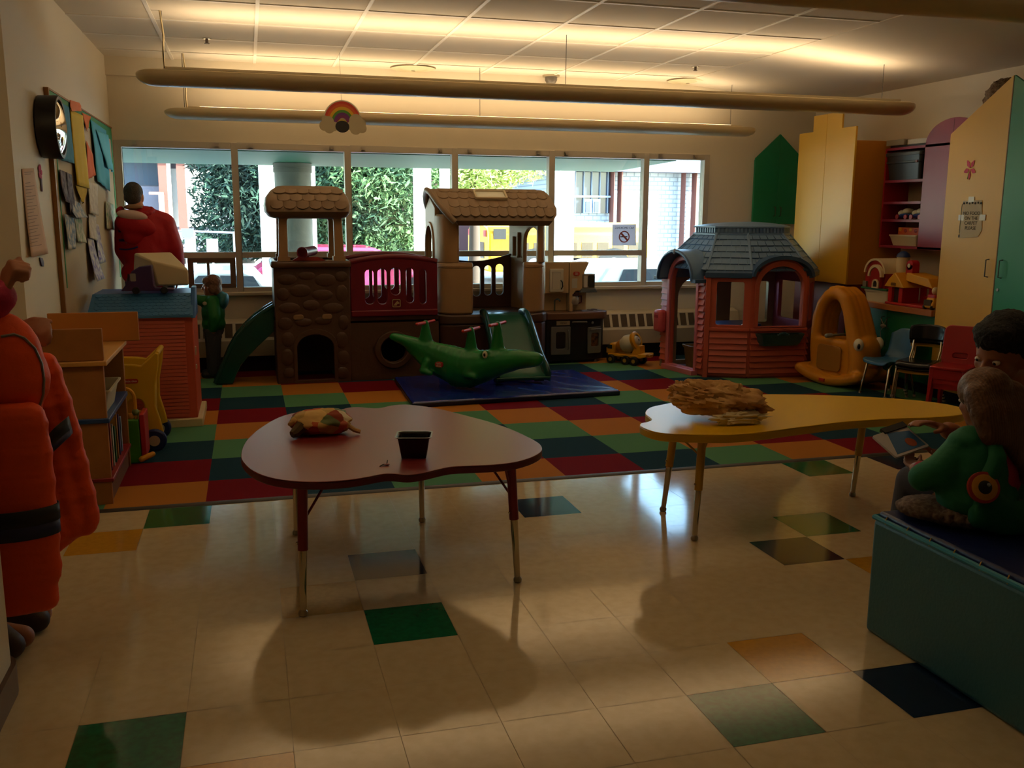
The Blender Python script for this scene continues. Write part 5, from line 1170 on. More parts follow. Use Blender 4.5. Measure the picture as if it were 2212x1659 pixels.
    for p in ((2098, 431), (2076, 470), (2122, 470)):
        k = at(*p, X=FX - .005); b = B(); b.box(k.x - .0005, k.x + .0005, k.y - .03, k.y + .03, k.z - .022, k.z + .022); obj('tape', b, mat('tape', '#cdc4ae', .3), s, world=True)
    # shaggy brown toy head on top
    t = thing('plush_toy', 'shaggy brown plush toy peeking over the tall yellow cupboard', 'plush', (5.72, 4.10, 2.14))
    b = B(); b.ell((5.72, 4.12, 2.36), (.14, .17, .17)); b.ell((5.72, 4.20, 2.24), (.13, .15, .12)); b.ell((5.72, 4.22, 2.18), (.10, .10, .08)); f = fuse(b, .018, 3)
    for v in f.v:
        n = (v - Vector((5.72, 4.14, 2.3))).normalized(); v += n * (.018 * noise.noise(v * 38) + .014 * noise.noise(v * 80))
    zm = min(v.z for v in f.v)
    for v in f.v: v.z += 2.142 - zm
    obj('shaggy_body', f, mat('plush brown', '#5a4636', .95, var=.5, vscale=60, c2='#8d7a62'), t, world=True, smooth=180)
cabinets()
# ---------------------------------------------------------------- things on the shelves and the counter
def bin_(name, label, x0, x1, y0, y1, z, h, m, cat='bin', tap=.02, lid=None):
    t = thing(name, label, cat, ((x0 + x1) / 2, (y0 + y1) / 2, z))
    b = B(); b.loft([[(p[0], p[1], zz) for p in rrect(x0 + s, x1 - s, y0 + s, y1 - s, .02)] for zz, s in ((z, tap), (z + h * .85, .006), (z + h * .86, 0), (z + h, 0), (z + h, .008), (z + .01, tap + .006))]); obj('tub', b, m, t, world=True, smooth=50)
    return t
def shelf_things():
    m = mat('tote grey', '#2c3136', .4)
    t = thing('storage_tote', 'dark grey lidded storage tote on the top shelf of the magenta cabinet', 'tote', (5.85, 5.26, 1.836))
    b = B(); b.loft([[(p[0], p[1], z) for p in rrect(5.70 + s, 5.985 - s, 5.02 + s, 5.50 - s, .03)] for z, s in ((1.8355, .025), (1.98, .010), (1.985, .0), (2.0, .0), (2.002, .006), (2.05, .002))]); obj('tub', b, m, t, world=True, smooth=40)
    b = B(); b.loft([[(p[0], p[1], z) for p in rrect(5.69 + s, 5.98 - s, 5.01 + s, 5.505 - s, .03)] for z, s in ((2.05, .0), (2.075, .0), (2.085, .012), (2.083, .04))]); obj('lid', b, m, t, world=True, smooth=40)
    b = B(); b.box(5.692, 5.70, 5.05, 5.075, 1.98, 2.0); obj('clip', b, mat('tote clip', '#7c3c3a', .4), t, world=True)
    t = thing('flat_carton', 'flat white and grey carton lying on top of the magenta cabinet', 'box', (5.85, 5.15, 2.138))
    b = B(); b.box(5.745, 5.96, 4.86, 5.50, 2.129, 2.145); obj('lower_board', b, mat('carton dark', '#2a2523', .5), t, world=True)
    b = B(); b.box(5.745, 5.95, 4.86, 5.27, 2.146, 2.192); obj('white_end', b, mat('carton white', '#c8c1b0', .4), t, world=True, bevel=.004)
    b = B(); b.box(5.71, 5.95, 5.272, 5.52, 2.146, 2.198); obj('beige_end', b, mat('carton beige', '#8c8069', .6), t, world=True, bevel=.004)
    wh, bl, rd = mat('toy shoe white', '#cfc6aa', .45), mat('toy shoe blue', '#1f3f86', .4), mat('toy shoe red', '#a01c26', .4)
    for y, lab in ((5.27, 'white and blue toy car on the magenta shelf, farther from the door'), (5.08, 'white and blue toy car on the magenta shelf, touching the arched door')):
        t = thing('toy_car', lab, 'toy car', (5.80, y, 1.478), group='toy cars on the magenta shelf')
        b = B(); b.ell((5.80, y, 1.515), (.06, .085, .018)); b.ell((5.80, y + .03, 1.51), (.055, .05, .022)); obj('chassis', b, bl, t, world=True)
        b = B(); b.ell((5.80, y + .045, 1.535), (.052, .042, .03)); b.ell((5.80, y - .02, 1.552), (.05, .055, .028)); obj('roof', b, wh, t, world=True)
        for dy in (-.055, .06):
            for dx in (-.06, .045): b = B(); b.cyl((5.80 + dx, y + dy, 1.5005), (5.815 + dx, y + dy, 1.5005), .022, n=14); obj('wheel', b, rd, t, world=True)
    bin_('cream_bin', 'shallow cream bin on the bottom shelf of the magenta cabinet', 5.73, 5.97, 5.03, 5.42, 1.2385, .10, mat('bin cream', '#c7bb9b', .5), tap=.03)
    t = thing('toy_block', 'orange and red toy block tray in the cream bin of the magenta cabinet', 'toy', (5.85, 5.18, 1.30))
    b = B(); b.box(5.785, 5.92, 5.075, 5.355, 1.252, 1.405); s = obj('tray', b, mat('block orange', '#c4541c', .45), t, world=True, bevel=.005)
    for j in range(4): b = B(); b.ell((5.784, 5.11 + j * .07, 1.375 + .01 * (j % 2)), (.004, .022, .018), n=10); obj('peg', b, mat('peg ' + str(j % 2), ['#8f1f18', '#d3921f'][j % 2], .4), s, world=True)
shelf_things()
def counter_toys():
    zc = .7355
    bin_('cream_bin', 'cream bin on the counter under the toy barn', 5.44, 5.76, 4.98, 5.33, zc, .105, mat('bin cream', '#c7bb9b', .5), tap=.02)
    rd, cr = mat('barn red', '#9b1c1c', .45), mat('barn cream', '#d8c8a2', .45)
    t = thing('toy_barn', 'red toy barn with cream arched roof and blue-domed silo on the counter', 'toy barn', (5.60, 5.17, .842))
    o = lambda *a, **k: obj(*a, parent=t, world=True, **k)
    z0 = .8435; ym, yM = 5.02, 5.36
    b = B(); b.box(5.43, 5.76, 4.99, 5.36, z0, z0 + .018); o('green_base', b, mat('barn green', '#1e6b35', .45), bevel=.003)
    b = B(); b.prism([(5.06, z0 + .018), (5.34, z0 + .018), (5.34, z0 + .15)] + circ(5.20, z0 + .15, .14, 14, .12, 0, PI, True)[1:-1] + [(5.06, z0 + .15)], 'x', 5.46, 5.70); o('barn_body', b, rd)
    b = B(); b.loft([[(x, 5.20 + math.cos(a) * r, z0 + .15 + math.sin(a) * r * .88) for a in [PI * k / 16 for k in range(17)] for r in (.152,)] + [(x, 5.20 + math.cos(a) * .132, z0 + .15 + math.sin(a) * .132 * .88) for a in [PI * k / 16 for k in range(16, -1, -1)]] for x in (5.445, 5.71)]); o('arched_roof', b, cr, smooth=50)
    b = B(); b.loft([[(x, 5.155 + math.cos(a) * .10, z0 + .12 + math.sin(a) * .11) for a in [PI * k / 14 for k in range(15)]] + [(x, 5.155 + math.cos(a) * .076, z0 + .12 + math.sin(a) * .085) for a in [PI * k / 14 for k in range(14, -1, -1)]] for x in (5.415, 5.445)]); o('gable_arch', b, cr, smooth=50)
    b = B(); b.prism([(5.085, z0 + .018), (5.225, z0 + .018), (5.225, z0 + .13)] + circ(5.155, z0 + .13, .07, 12, .07, 0, PI, True)[1:-1] + [(5.085, z0 + .13)], 'x', 5.425, 5.458); o('porch', b, rd)
    b = B(); b.plate(arch(5.09, 5.175, z0 + .018, z0 + .10, .04), [arch(5.105, 5.16, z0 + .03, z0 + .085, .028)], .012, 'x', 5.415); d = o('barn_door', b, cr)
    b = B(); b.plate(arch(5.105, 5.16, z0 + .03, z0 + .085, .028), [], .006, 'x', 5.418); obj('door_opening', b, mat('opening black', '#1a0d0b', .7), d, world=True)
    b = B(); b.lathe([(.055, z0 + .018), (.055, z0 + .30)], 20, 0, T(5.62, 5.04, 0)); o('silo', b, cr)
    b = B(); b.lathe([(.062, z0 + .30), (.05, z0 + .33), (.025, z0 + .35), (.001, z0 + .356)], 20, 0, T(5.62, 5.04, 0)); o('silo_dome', b, mat('dome blue', '#1d3a72', .4))
    b = B(); b.box(5.44, 5.50, 5.30, 5.35, z0 + .018, z0 + .07); o('grey_block', b, mat('block grey', '#857a6a', .5))
    # schoolhouse
    rd2, ye = mat('school red', '#b01a1a', .42), mat('school yellow', '#d59a22', .42)
    t = thing('toy_schoolhouse', 'red toy schoolhouse with yellow gabled roofs on the counter', 'toy house', (5.52, 4.70, zc))
    o = lambda *a, **k: obj(*a, parent=t, world=True, **k)
    z = zc + .001
    b = B(); b.box(5.40, 5.66, 4.475, 4.965, z, z + .022); o('base', b, rd2, bevel=.006)
    b = B()
    for y in (4.93, 4.79): b.box(5.415, 5.45, y - .034, y + .016, z + .022, z + .17)
    b.box(5.44, 5.60, 4.77, 4.945, z + .022, z + .17); o('entrance', b, rd2, bevel=.004)
    b = B(); b.box(5.432, 5.442, 4.825, 4.885, z + .022, z + .15); o('doorway', b, mat('doorway dark', '#2a0a0a', .6))
    b = B(); b.prism([(4.72, z + .155), (4.78, z + .22), (4.855, z + .285), (4.93, z + .22), (4.985, z + .155)], 'x', 5.395, 5.63); g = o('entrance_roof', b, ye, bevel=.008)
    b = B(); b.plate(rrect(4.825, 4.885, z + .165, z + .195, .01), [], .006, 'x', 5.392); sg = obj('name_board', b, mat('board brown', '#8a5a1d', .5), g, world=True)
    vs, fs = text_mesh('SCHOOL', .014); b = B(); b.add(vs, fs, 0, frame((5.3885, 4.855, z + .18), (0, -1, 0), (0, 0, 1))); obj('board_lettering', b, mat('board ink', '#3f2410', .6), sg, world=True, smooth=0)
    b = B(); b.box(5.50, 5.57, 4.755, 4.84, z + .25, z + .35); b.cyl((5.50, 4.797, z + .35), (5.57, 4.797, z + .35), .0425, n=18); bt = o('bell_tower', b, rd2)
    b = B(); b.cyl((5.494, 4.80, z + .345), (5.50, 4.80, z + .345), .018, n=14); obj('clock_face', b, mat('clock white', '#d8cfb8', .4), bt, world=True)
    b = B(); b.plate([(4.47, z + .022), (4.77, z + .022), (4.77, z + .19), (4.62, z + .26), (4.47, z + .19)], [rrect(4.66, 4.71, z + .08, z + .15, .006), rrect(4.52, 4.57, z + .08, z + .15, .006)], .02, 'x', 5.62); o('wing_wall', b, rd2)
    b = B(); b.prism([(4.44, z + .17), (4.50, z + .25), (4.78, z + .285), (4.78, z + .215)], 'x', 5.46, 5.65); o('wing_roof', b, ye, bevel=.006)
    b = B(); b.prism([(4.478, z + .02), (4.49, z + .02), (4.49, z + .20), (4.478, z + .18)], 'x', 5.54, 5.62); o('end_wall', b, rd2)
    # little bus
    t = thing('toy_bus', 'small yellow toy bus on the counter next to the tall yellow cupboard', 'toy bus', (5.44, 4.40, zc))
    o = lambda *a, **k: obj(*a, parent=t, world=True, **k)
    b = B(); b.loft([[(x, y, z + zz) for x, y in rrect(5.385 + s, 5.52 - s, 4.335 + s, 4.455 - s, .02)] for zz, s in ((.018, .004), (.05, 0), (.08, .012), (.10, .02))]); o('body', b, ye, smooth=50)
    b = B(); b.prism(rrect(4.352, 4.438, z + .035, z + .085, .012), 'x', 5.382, 5.40); o('windshield', b, mat('bus window', '#4a4036', .2))
    b = B(); b.loft([[(x, y, z + zz) for x, y in rrect(5.41 + s, 5.50 - s, 4.345 + s, 4.445 - s, .015)] for zz, s in ((.10, 0), (.125, .004))]); o('red_cap', b, rd2)
    b = B(); b.ell((5.455, 4.395, z + .155), (.028, .03, .034)); o('figure', b, mat('figure cream', '#c9b48a', .4))
    for y in (4.35, 4.44): b = B(); b.cyl((5.40, y - .008, z + .02), (5.40, y + .008, z + .02), .019, n=14); o('wheel', b, mat('toy tyre', '#151312', .6))
counter_toys()
# ---------------------------------------------------------------- stacking chairs
def shell_seat(w=.30, d=.29, zs=.30, zb=.56, th=.008, seat=True, back=True):
    prof = [(.155, zs - .035), (.15, zs - .012), (.12, zs), (.02, zs - .012), (-.08, zs - .012), (-.12, zs + .012), (-.145, zs + .06), (-.165, zs + .13), (-.185, zs + .21), (-.20, zb)]
    def W(i): return [.12, .14, .148, .15, .148, .145, .135, .14, .145, .125][i] * w / .30
    b = B()
    def fn(u, v):
        f = v * 9; i = min(8, int(f)); f -= i
        x = prof[i][0] * (1 - f) + prof[i + 1][0] * f; z = prof[i][1] * (1 - f) + prof[i + 1][1] * f; hw = W(i) * (1 - f) + W(i + 1) * f
        s = 2 * u - 1; y = hw * s
        if v > .9: z -= .05 * s ** 4 * (v - .9) * 10
        return (x * d / .29 + (.03 * s * s if v > .55 else 0), y, z + (.012 * s * s if v < .5 else 0))
    b.grid(fn, 12, 27); return b
def metal_legs(par, m=M_chrome, zs=.30, w=.13):
    for s in (-1, 1):
        for x, tx in ((.10, .15), (-.10, -.17)):
            b = B(); b.tube([(x * .4, s * w * .75, zs - .018), (x * .85, s * w * .95, zs - .022), (x * 1.1, s * w, zs - .05), (tx, s * (w + .015), .012)], .0095, 10); lg = obj('leg', b, m, par)
            b = B(); b.cyl((tx, s * (w + .015), 0), (tx, s * (w + .015), .018), .013, n=12); obj('foot', b, mat('chair foot', '#b2ab9c', .4, .5, .5), lg)
def chairs():
    t = thing('school_chair', 'blue plastic school chair with chrome legs by the dark green base cabinet', 'chair', (5.13, 4.50, .0045), rz=186)
    obj('seat_shell', shell_seat(), mat('chair blue', '#205a80', .4), t, smooth=180, solid=.008); metal_legs(t)
    # stack of two black chairs over a yellow one
    bk = mat('chair black', '#11141c', .22); yl = mat('chair yellow', '#c79d17', .4)
    for k, (c, z, lab) in enumerate(((yl, 0, 'yellow-seated chair with chrome legs at the bottom of the black stack'), (bk, .03, 'black chair in the middle of the chrome-legged stack'), (bk, .06, 'black chair with glossy curved backrest on top of the chrome-legged stack'))):
        t = thing('school_chair', lab, 'chair', (5.16 - .021 * k, 4.14 - .014 * k, .0045 + z), rz=213, group='chrome-legged stacked chairs')
        b = B(); sd = .0
        def fs(u, v):
            s = 2 * u - 1; x = .15 - .27 * v; return (x, .14 * s * (1 - .12 * v), .285 - .03 * max(0, .12 - v) * 8 + .008 * s * s)
        b.grid(fs, 10, 10); obj('seat', b, c, t, smooth=180, solid=.01)
        if True:
            b = B()
            def fb(u, v):
                s = 2 * u - 1; return (-.20 + .05 * s * s - .015 * v, .145 * s * (1 - .10 * abs(v - .5)), .44 + .13 * v - (.018 * s ** 4 if v > .8 else 0))
            b.grid(fb, 14, 8); obj('backrest', b, c, t, smooth=180, solid=.01)
        for s in (-1, 1):
            b = B(); b.tube([(.145, s * .145, -z if False else .01), (.115, s * .135, .255), (.09, s * .12, .275), (-.10, s * .11, .275), (-.16, s * .11, .36), (-.185, s * .105, .50)], .009, 10); lg = obj('side_frame', b, M_chrome, t)
            b = B(); b.tube([(-.04, s * .12, .272), (-.10, s * .13, .25), (-.18, s * .15, .01)], .009, 10); obj('leg', b, M_chrome, t)
            for x, y in ((.145, .145), (-.18, .15)): b = B(); b.cyl((x, s * y, 0), (x, s * y, .016), .0125, n=12); obj('foot', b, mat('chair foot', '#b2ab9c', .4, .5, .5), t)
    rd = mat('chair red', '#a3141c', .42)
    for k, lab in enumerate(('red moulded plastic chair at the bottom of the red stack', 'red moulded plastic chair in the middle of the red stack', 'red moulded plastic chair on top of the red stack')):
        z = .04 * k
        t = thing('plastic_chair', lab, 'chair', (5.135 - .01 * k, 3.73 - .007 * k, .0045 + z), rz=213, group='red stacked chairs')
        b = B(); b.plate([(p[0], p[1]) for p in rrect(-.14, .15, -.14, .14, .03)], [], .022, 'z', .285, bev=.006); obj('seat', b, rd, t, smooth=50)
        b = B(); pts = rrect(-.14, .14, .28, .585, .05)
        vs, f_ = plate_mesh(pts, [rrect(-.055, .055, .335, .375, .018)], .02, .006); b.add([(-.135 - (v[1] - .28) * .16 + v[2], v[0], v[1]) for v in vs], f_); obj('backrest', b, rd, t, smooth=50)
        for sx, sy in ((1, 1), (1, -1), (-1, 1), (-1, -1)):
            b = B(); b.loft([[(sx * (.128 + dx) + sx * .015 * (1 - zz / .28), sy * (.122 + dy) + sy * .012 * (1 - zz / .28), zz) for dx, dy in ((-w, -w), (w * .6, -w), (w * .6, w * .6), (-w, w * .6))] for zz, w in ((0, .014), (.28, .022))]); obj('leg', b, rd, t, bevel=.004)
        b = B(); b.box(.125, .14, -.12, .12, .20, .275); obj('apron', b, rd, t)
chairs()
# ---------------------------------------------------------------- no-smoking sheet on the pane, printed to be read from outside
def sheer(name, h):
    m = mat(name, h, .7); nt = m.node_tree; o = nt.nodes['Material Output']; tr = nt.nodes.new('ShaderNodeBsdfTranslucent'); mx = nt.nodes.new('ShaderNodeMixShader')
    tr.inputs[0].default_value = lin(h); mx.inputs[0].default_value = .6; nt.links.new(nt.nodes['Principled BSDF'].outputs[0], mx.inputs[1]); nt.links.new(tr.outputs[0], mx.inputs[2]); nt.links.new(mx.outputs[0], o.inputs[0]); return m
def no_smoking():
    Y = WY + .036
    P = [at(x, y, Y=Y) for x, y in ((1323, 485), (1374, 484), (1374, 530), (1322, 530))]
    t = thing('no_smoking_sheet', 'white no-smoking sheet on the window pane, lettering seen reversed', 'sign', tuple(P[3]))
    b = B(); b.add(P, [(0, 1, 2, 3)]); s = obj('paper', b, sheer('sheet paper', '#d5d2dc'), t, world=True, smooth=0, solid=.001)
    c = (P[0] + P[1] + P[2] + P[3]) / 4 + Vector((0, -.002, 0))
    vs, fs = text_mesh('NO SMOKING', .034); b = B(); b.add([(-v[0], v[1], v[2]) for v in vs], fs, 0, frame(c + Vector((0, 0, .072)), (1, 0, 0), (0, 0, 1))); obj('lettering', b, mat('sheet ink', '#4c4a5a', .7), s, world=True, smooth=0)
    c2 = c + Vector((0, 0, -.02)); r = .062; rm = mat('sheet red', '#a8564e', .6)
    b = B(); b.plate(circ(c2.x, c2.z, r, 30), [circ(c2.x, c2.z, r * .8, 30)], .001, 'y', c2.y - .001); a = .7071 * r * .9; w = .007
    b.prism([(c2.x - a - w, c2.z + a - w), (c2.x - a + w, c2.z + a + w), (c2.x + a + w, c2.z - a + w), (c2.x + a - w, c2.z - a - w)], 'y', c2.y - .0016, c2.y - .0006); obj('ban_symbol', b, rm, s, world=True, smooth=0)
    b = B(); b.box(c2.x - .045, c2.x + .035, c2.y - .0004, c2.y, c2.z - .006, c2.z + .006); b.tube([(c2.x + .04, c2.y - .0005, c2.z + .004), (c2.x + .045, c2.y - .0005, c2.z + .018), (c2.x + .038, c2.y - .0005, c2.z + .03)], .0012, 5); obj('cigarette', b, mat('sheet ink', '#4c4a5a', .7), s, world=True, smooth=0)
no_smoking()
# ================================================================ people
SKIN = mat('skin', '#a86f50', .5, .4); SKIN2 = mat('skin tan', '#9c6446', .5, .4)
def hand(b, w, f, n, s, k=1., curl=(18, 30, 22), thumb=35, spread=1.):
    """palm, five jointed fingers; w wrist, f finger direction, n palm normal, s thumb side"""
    w, f, n, s = Vector(w), Vector(f).normalized(), Vector(n).normalized(), Vector(s).normalized()
    for o, L in ((.026, .082), (.009, .086), (-.009, .082), (-.025, .074)):
        b.rc(w + s * o * .55 * k, .013 * k, w + (f * L + s * o) * k, .0115 * k, 8)
    b.rc(w + s * .014 * k, .014 * k, w + (f * .05 + s * .03) * k, .014 * k, 8)
    for (o, L, ln) in ((.027, .082, (.040, .024, .019)), (.009, .086, (.044, .028, .020)), (-.009, .082, (.041, .026, .019)), (-.026, .074, (.032, .020, .017))):
        p = w + (f * L + s * o) * k; a = 0; r = .0098 * k
        for l, c in zip(ln, curl):
            a += R(c); d = f * math.cos(a) + n * math.sin(a) + s * (o * 2.2 * spread)
            q = p + d.normalized() * l * k; b.rc(p, r, q, r * .92, 8); p = q; r *= .92
    p = w + (f * .022 + s * .026) * k; a = R(thumb)
    for l, t in ((.036, .9), (.028, .55), (.022, .35)):
        d = (f * math.cos(a) + s * math.sin(a) * t + n * .35).normalized(); q = p + d * l * k; b.rc(p, .0115 * k, q, .0102 * k, 8); p = q; a -= R(8)
def chain(b, P, rr, n=12):
    for i in range(len(P) - 1): b.rc(P[i], rr[i], P[i + 1], rr[i + 1], n)
def head(b, c, f, up, k=1., face=True):
    """cranium, jaw, nose, lips, ears; c centre of the head, f where it looks"""
    c, f, up = Vector(c), Vector(f).normalized(), Vector(up).normalized(); s = f.cross(up).normalized(); up = s.cross(f)
    M = Matrix(((f.x, s.x, up.x, c.x), (f.y, s.y, up.y, c.y), (f.z, s.z, up.z, c.z), (0, 0, 0, 1))) @ Matrix.Scale(k, 4)
    e = B()
    e.ell((-.012, 0, .028), (.098, .077, .088), n=20); e.ell((.022, 0, -.035), (.066, .062, .082), n=18); e.ell((.055, 0, -.088), (.03, .032, .028), n=14)
    e.ell((.074, 0, .018), (.016, .045, .012), n=12); e.rc((.083, 0, .008), .009, (.104, 0, -.028), .0135, 10); e.ell((.098, .011, -.034), (.010, .009, .008), n=8); e.ell((.098, -.011, -.034), (.010, .009, .008), n=8)
    e.ell((.081, 0, -.061), (.013, .024, .007), n=10); e.ell((.079, 0, -.073), (.012, .02, .008), n=10)
    for y in (-1, 1):
        e.ell((.05, y * .043, -.025), (.025, .02, .024), n=10); e.ell((-.008, y * .078, -.012), (.020, .009, .033), (0, -12, 0), 12); e.ell((.004, y * .074, -.03), (.01, .009, .014), n=8)
    b.join(e, M); return M
def eyes(par, M, dark='#1b1310'):
    for y in (-1, 1):
        e = B(); e.ell((.076, y * .031, .004), (.011, .0125, .0095), n=12); q = B(); q.join(e, M); o = obj('eye', q, mat('eye sclera', '#c9beb0', .25), par, world=True)
        e = B(); e.ell((.0845, y * .031, .003), (.0035, .0055, .0055), n=10); q = B(); q.join(e, M); obj('iris', q, mat('iris ' + dark, dark, .15), o, world=True)
def man_at_window():
    t = thing('person', 'man in a red hooded jacket standing at the window with his back turned', 'person', (-.92, 6.62, 0))
    o = lambda *a, **k: obj(*a, parent=t, world=True, **k)
    b = B()
    M = head(b, (-1.0, 6.64, 1.635), (.10, .95, -.16), (0, .1, 1), 1.0)
    chain(b, [(-.99, 6.62, 1.58), (-.95, 6.60, 1.46)], [.058, .065]); chain(b, [(-.93, 6.60, 1.38), (-.91, 6.61, 1.15), (-.92, 6.62, .95)], [.15, .14, .15])
    chain(b, [(-.93, 6.60, 1.44), (-.75, 6.60, 1.42), (-.70, 6.60, 1.17), (-.70, 6.68, .95)], [.08, .06, .05, .04]); chain(b, [(-.93, 6.60, 1.44), (-1.08, 6.60, 1.41), (-1.12, 6.64, 1.17), (-1.05, 6.78, 1.02)], [.08, .06, .05, .04])
    hand(b, (-.70, 6.69, .94), (.05, .35, -.9), (-1, 0, 0), (0, .9, .3)); hand(b, (-1.045, 6.79, 1.01), (.3, .9, -.2), (0, 0, -1), (1, 0, 0))
    for s in (-1, 1): chain(b, [(-.92 + s * .09, 6.62, .92), (-.92 + s * .10, 6.63, .5), (-.92 + s * .10, 6.60, .09)], [.09, .065, .05]); b.rc((-.92 + s * .10, 6.60, .05), .045, (-.92 + s * .11, 6.74, .04), .04)
    o('body', fuse(b, .011, 3), SKIN, smooth=180)
    rd = mat('jacket red', '#a50d1c', .6, .3, bump=.3, bscale=14)
    b = B()
    b.rc((-.92, 6.60, 1.42), .14, (-.90, 6.60, 1.0), .20, 20); b.ell((-.91, 6.60, 1.25), (.235, .16, .30), n=20); b.ell((-.91, 6.60, .98), (.235, .17, .15), n=20)
    chain(b, [(-.93, 6.60, 1.45), (-.77, 6.60, 1.40), (-.705, 6.59, 1.20), (-.69, 6.66, 1.0)], [.11, .105, .092, .078]); chain(b, [(-.95, 6.60, 1.45), (-1.07, 6.60, 1.40), (-1.10, 6.63, 1.18), (-1.06, 6.74, 1.05)], [.11, .10, .088, .072])
    jf = fuse(b, .014, 4); j = o('jacket', jf, rd, smooth=180)
    b = B()   # hood lying on the back, with a collar roll and pale lining
    b.ell((-.985, 6.47, 1.39), (.17, .07, .10), (0, 14, 0), 18); b.ell((-1.0, 6.47, 1.31), (.10, .05, .09), n=14)
    for k in range(13):
        a = PI * (-.15 + 1.3 * k / 12); b.ell((-.985 + .135 * math.cos(a), 6.555 - .09 * math.sin(a), 1.515 - .035 * math.sin(a)), (.03, .03, .026), n=10)
    obj('hood', fuse(b, .012, 4), rd, j, world=True, smooth=180)
    b = B(); b.ell((-1.005, 6.452, 1.475), (.125, .055, .046), (0, 8, 0), 18); obj('hood_lining', b, mat('lining pale', '#c7a79c', .7), j, world=True)
    b = B(); b.ell((-1.0, 6.545, 1.545), (.078, .06, .025), n=14); obj('collar', b, mat('collar tan', '#8c6a4a', .7), j, world=True)
    # faint blue print across the back
    bl = mat('print blue', '#2e2a72', .6)
    def strip(name, px, w, m):
        b = B(); P = [p for p in onto(jf, px, .006) if p]
        if len(P) > 1:
            b.add([p[0] + Vector((0, 0, k * w)) for p in P for k in (-1, 1)], [(2 * q, 2 * q + 2, 2 * q + 3, 2 * q + 1) for q in range(len(P) - 1)]); obj(name, b, m, j, world=True, solid=.003)
    strip('print_band', [(256 + 5 * k, 499) for k in range(9)], .011, bl); strip('print_band', [(257 + 5 * k, 519) for k in range(9)], .011, bl)
    strip('print_band', [(258 + 5 * k, 538 + 3 * math.sin(PI * k / 8) - k * .6) for k in range(9)], .007, bl)
    strip('print_emblem', [(264, 502), (268, 508), (272, 512), (276, 508), (280, 501)], .012, mat('print grey', '#8a6f7c', .6)); strip('print_emblem', [(270, 512), (272, 520), (274, 512)], .03, MATS['print grey'])
    b = B()
    for s in (-1, 1): chain(b, [(-.91 + s * .09, 6.62, .92), (-.92 + s * .10, 6.63, .5), (-.92 + s * .10, 6.60, .10)], [.12, .09, .075])
    b.ell((-.91, 6.62, .92), (.19, .14, .14)); o('trousers', fuse(b, .014, 3), mat('trousers navy', '#1c2333', .8), smooth=180)
    for s in (-1, 1): b = B(); b.rc((-.92 + s * .10, 6.57, .056), .05, (-.92 + s * .115, 6.75, .05), .045); o('shoe', fuse(b, .01, 2), mat('shoe black', '#191513', .5), smooth=180)
    b = B(); e = B(); e.ell((-.022, 0, .036), (.096, .0805, .088), n=20); e.ell((-.05, 0, -.02), (.06, .072, .06), n=16); b.join(e, M); o('hair', fuse(b, .009, 3), mat('hair grey brown', '#3f342c', .8, bump=.5, bscale=90), smooth=180)
man_at_window()
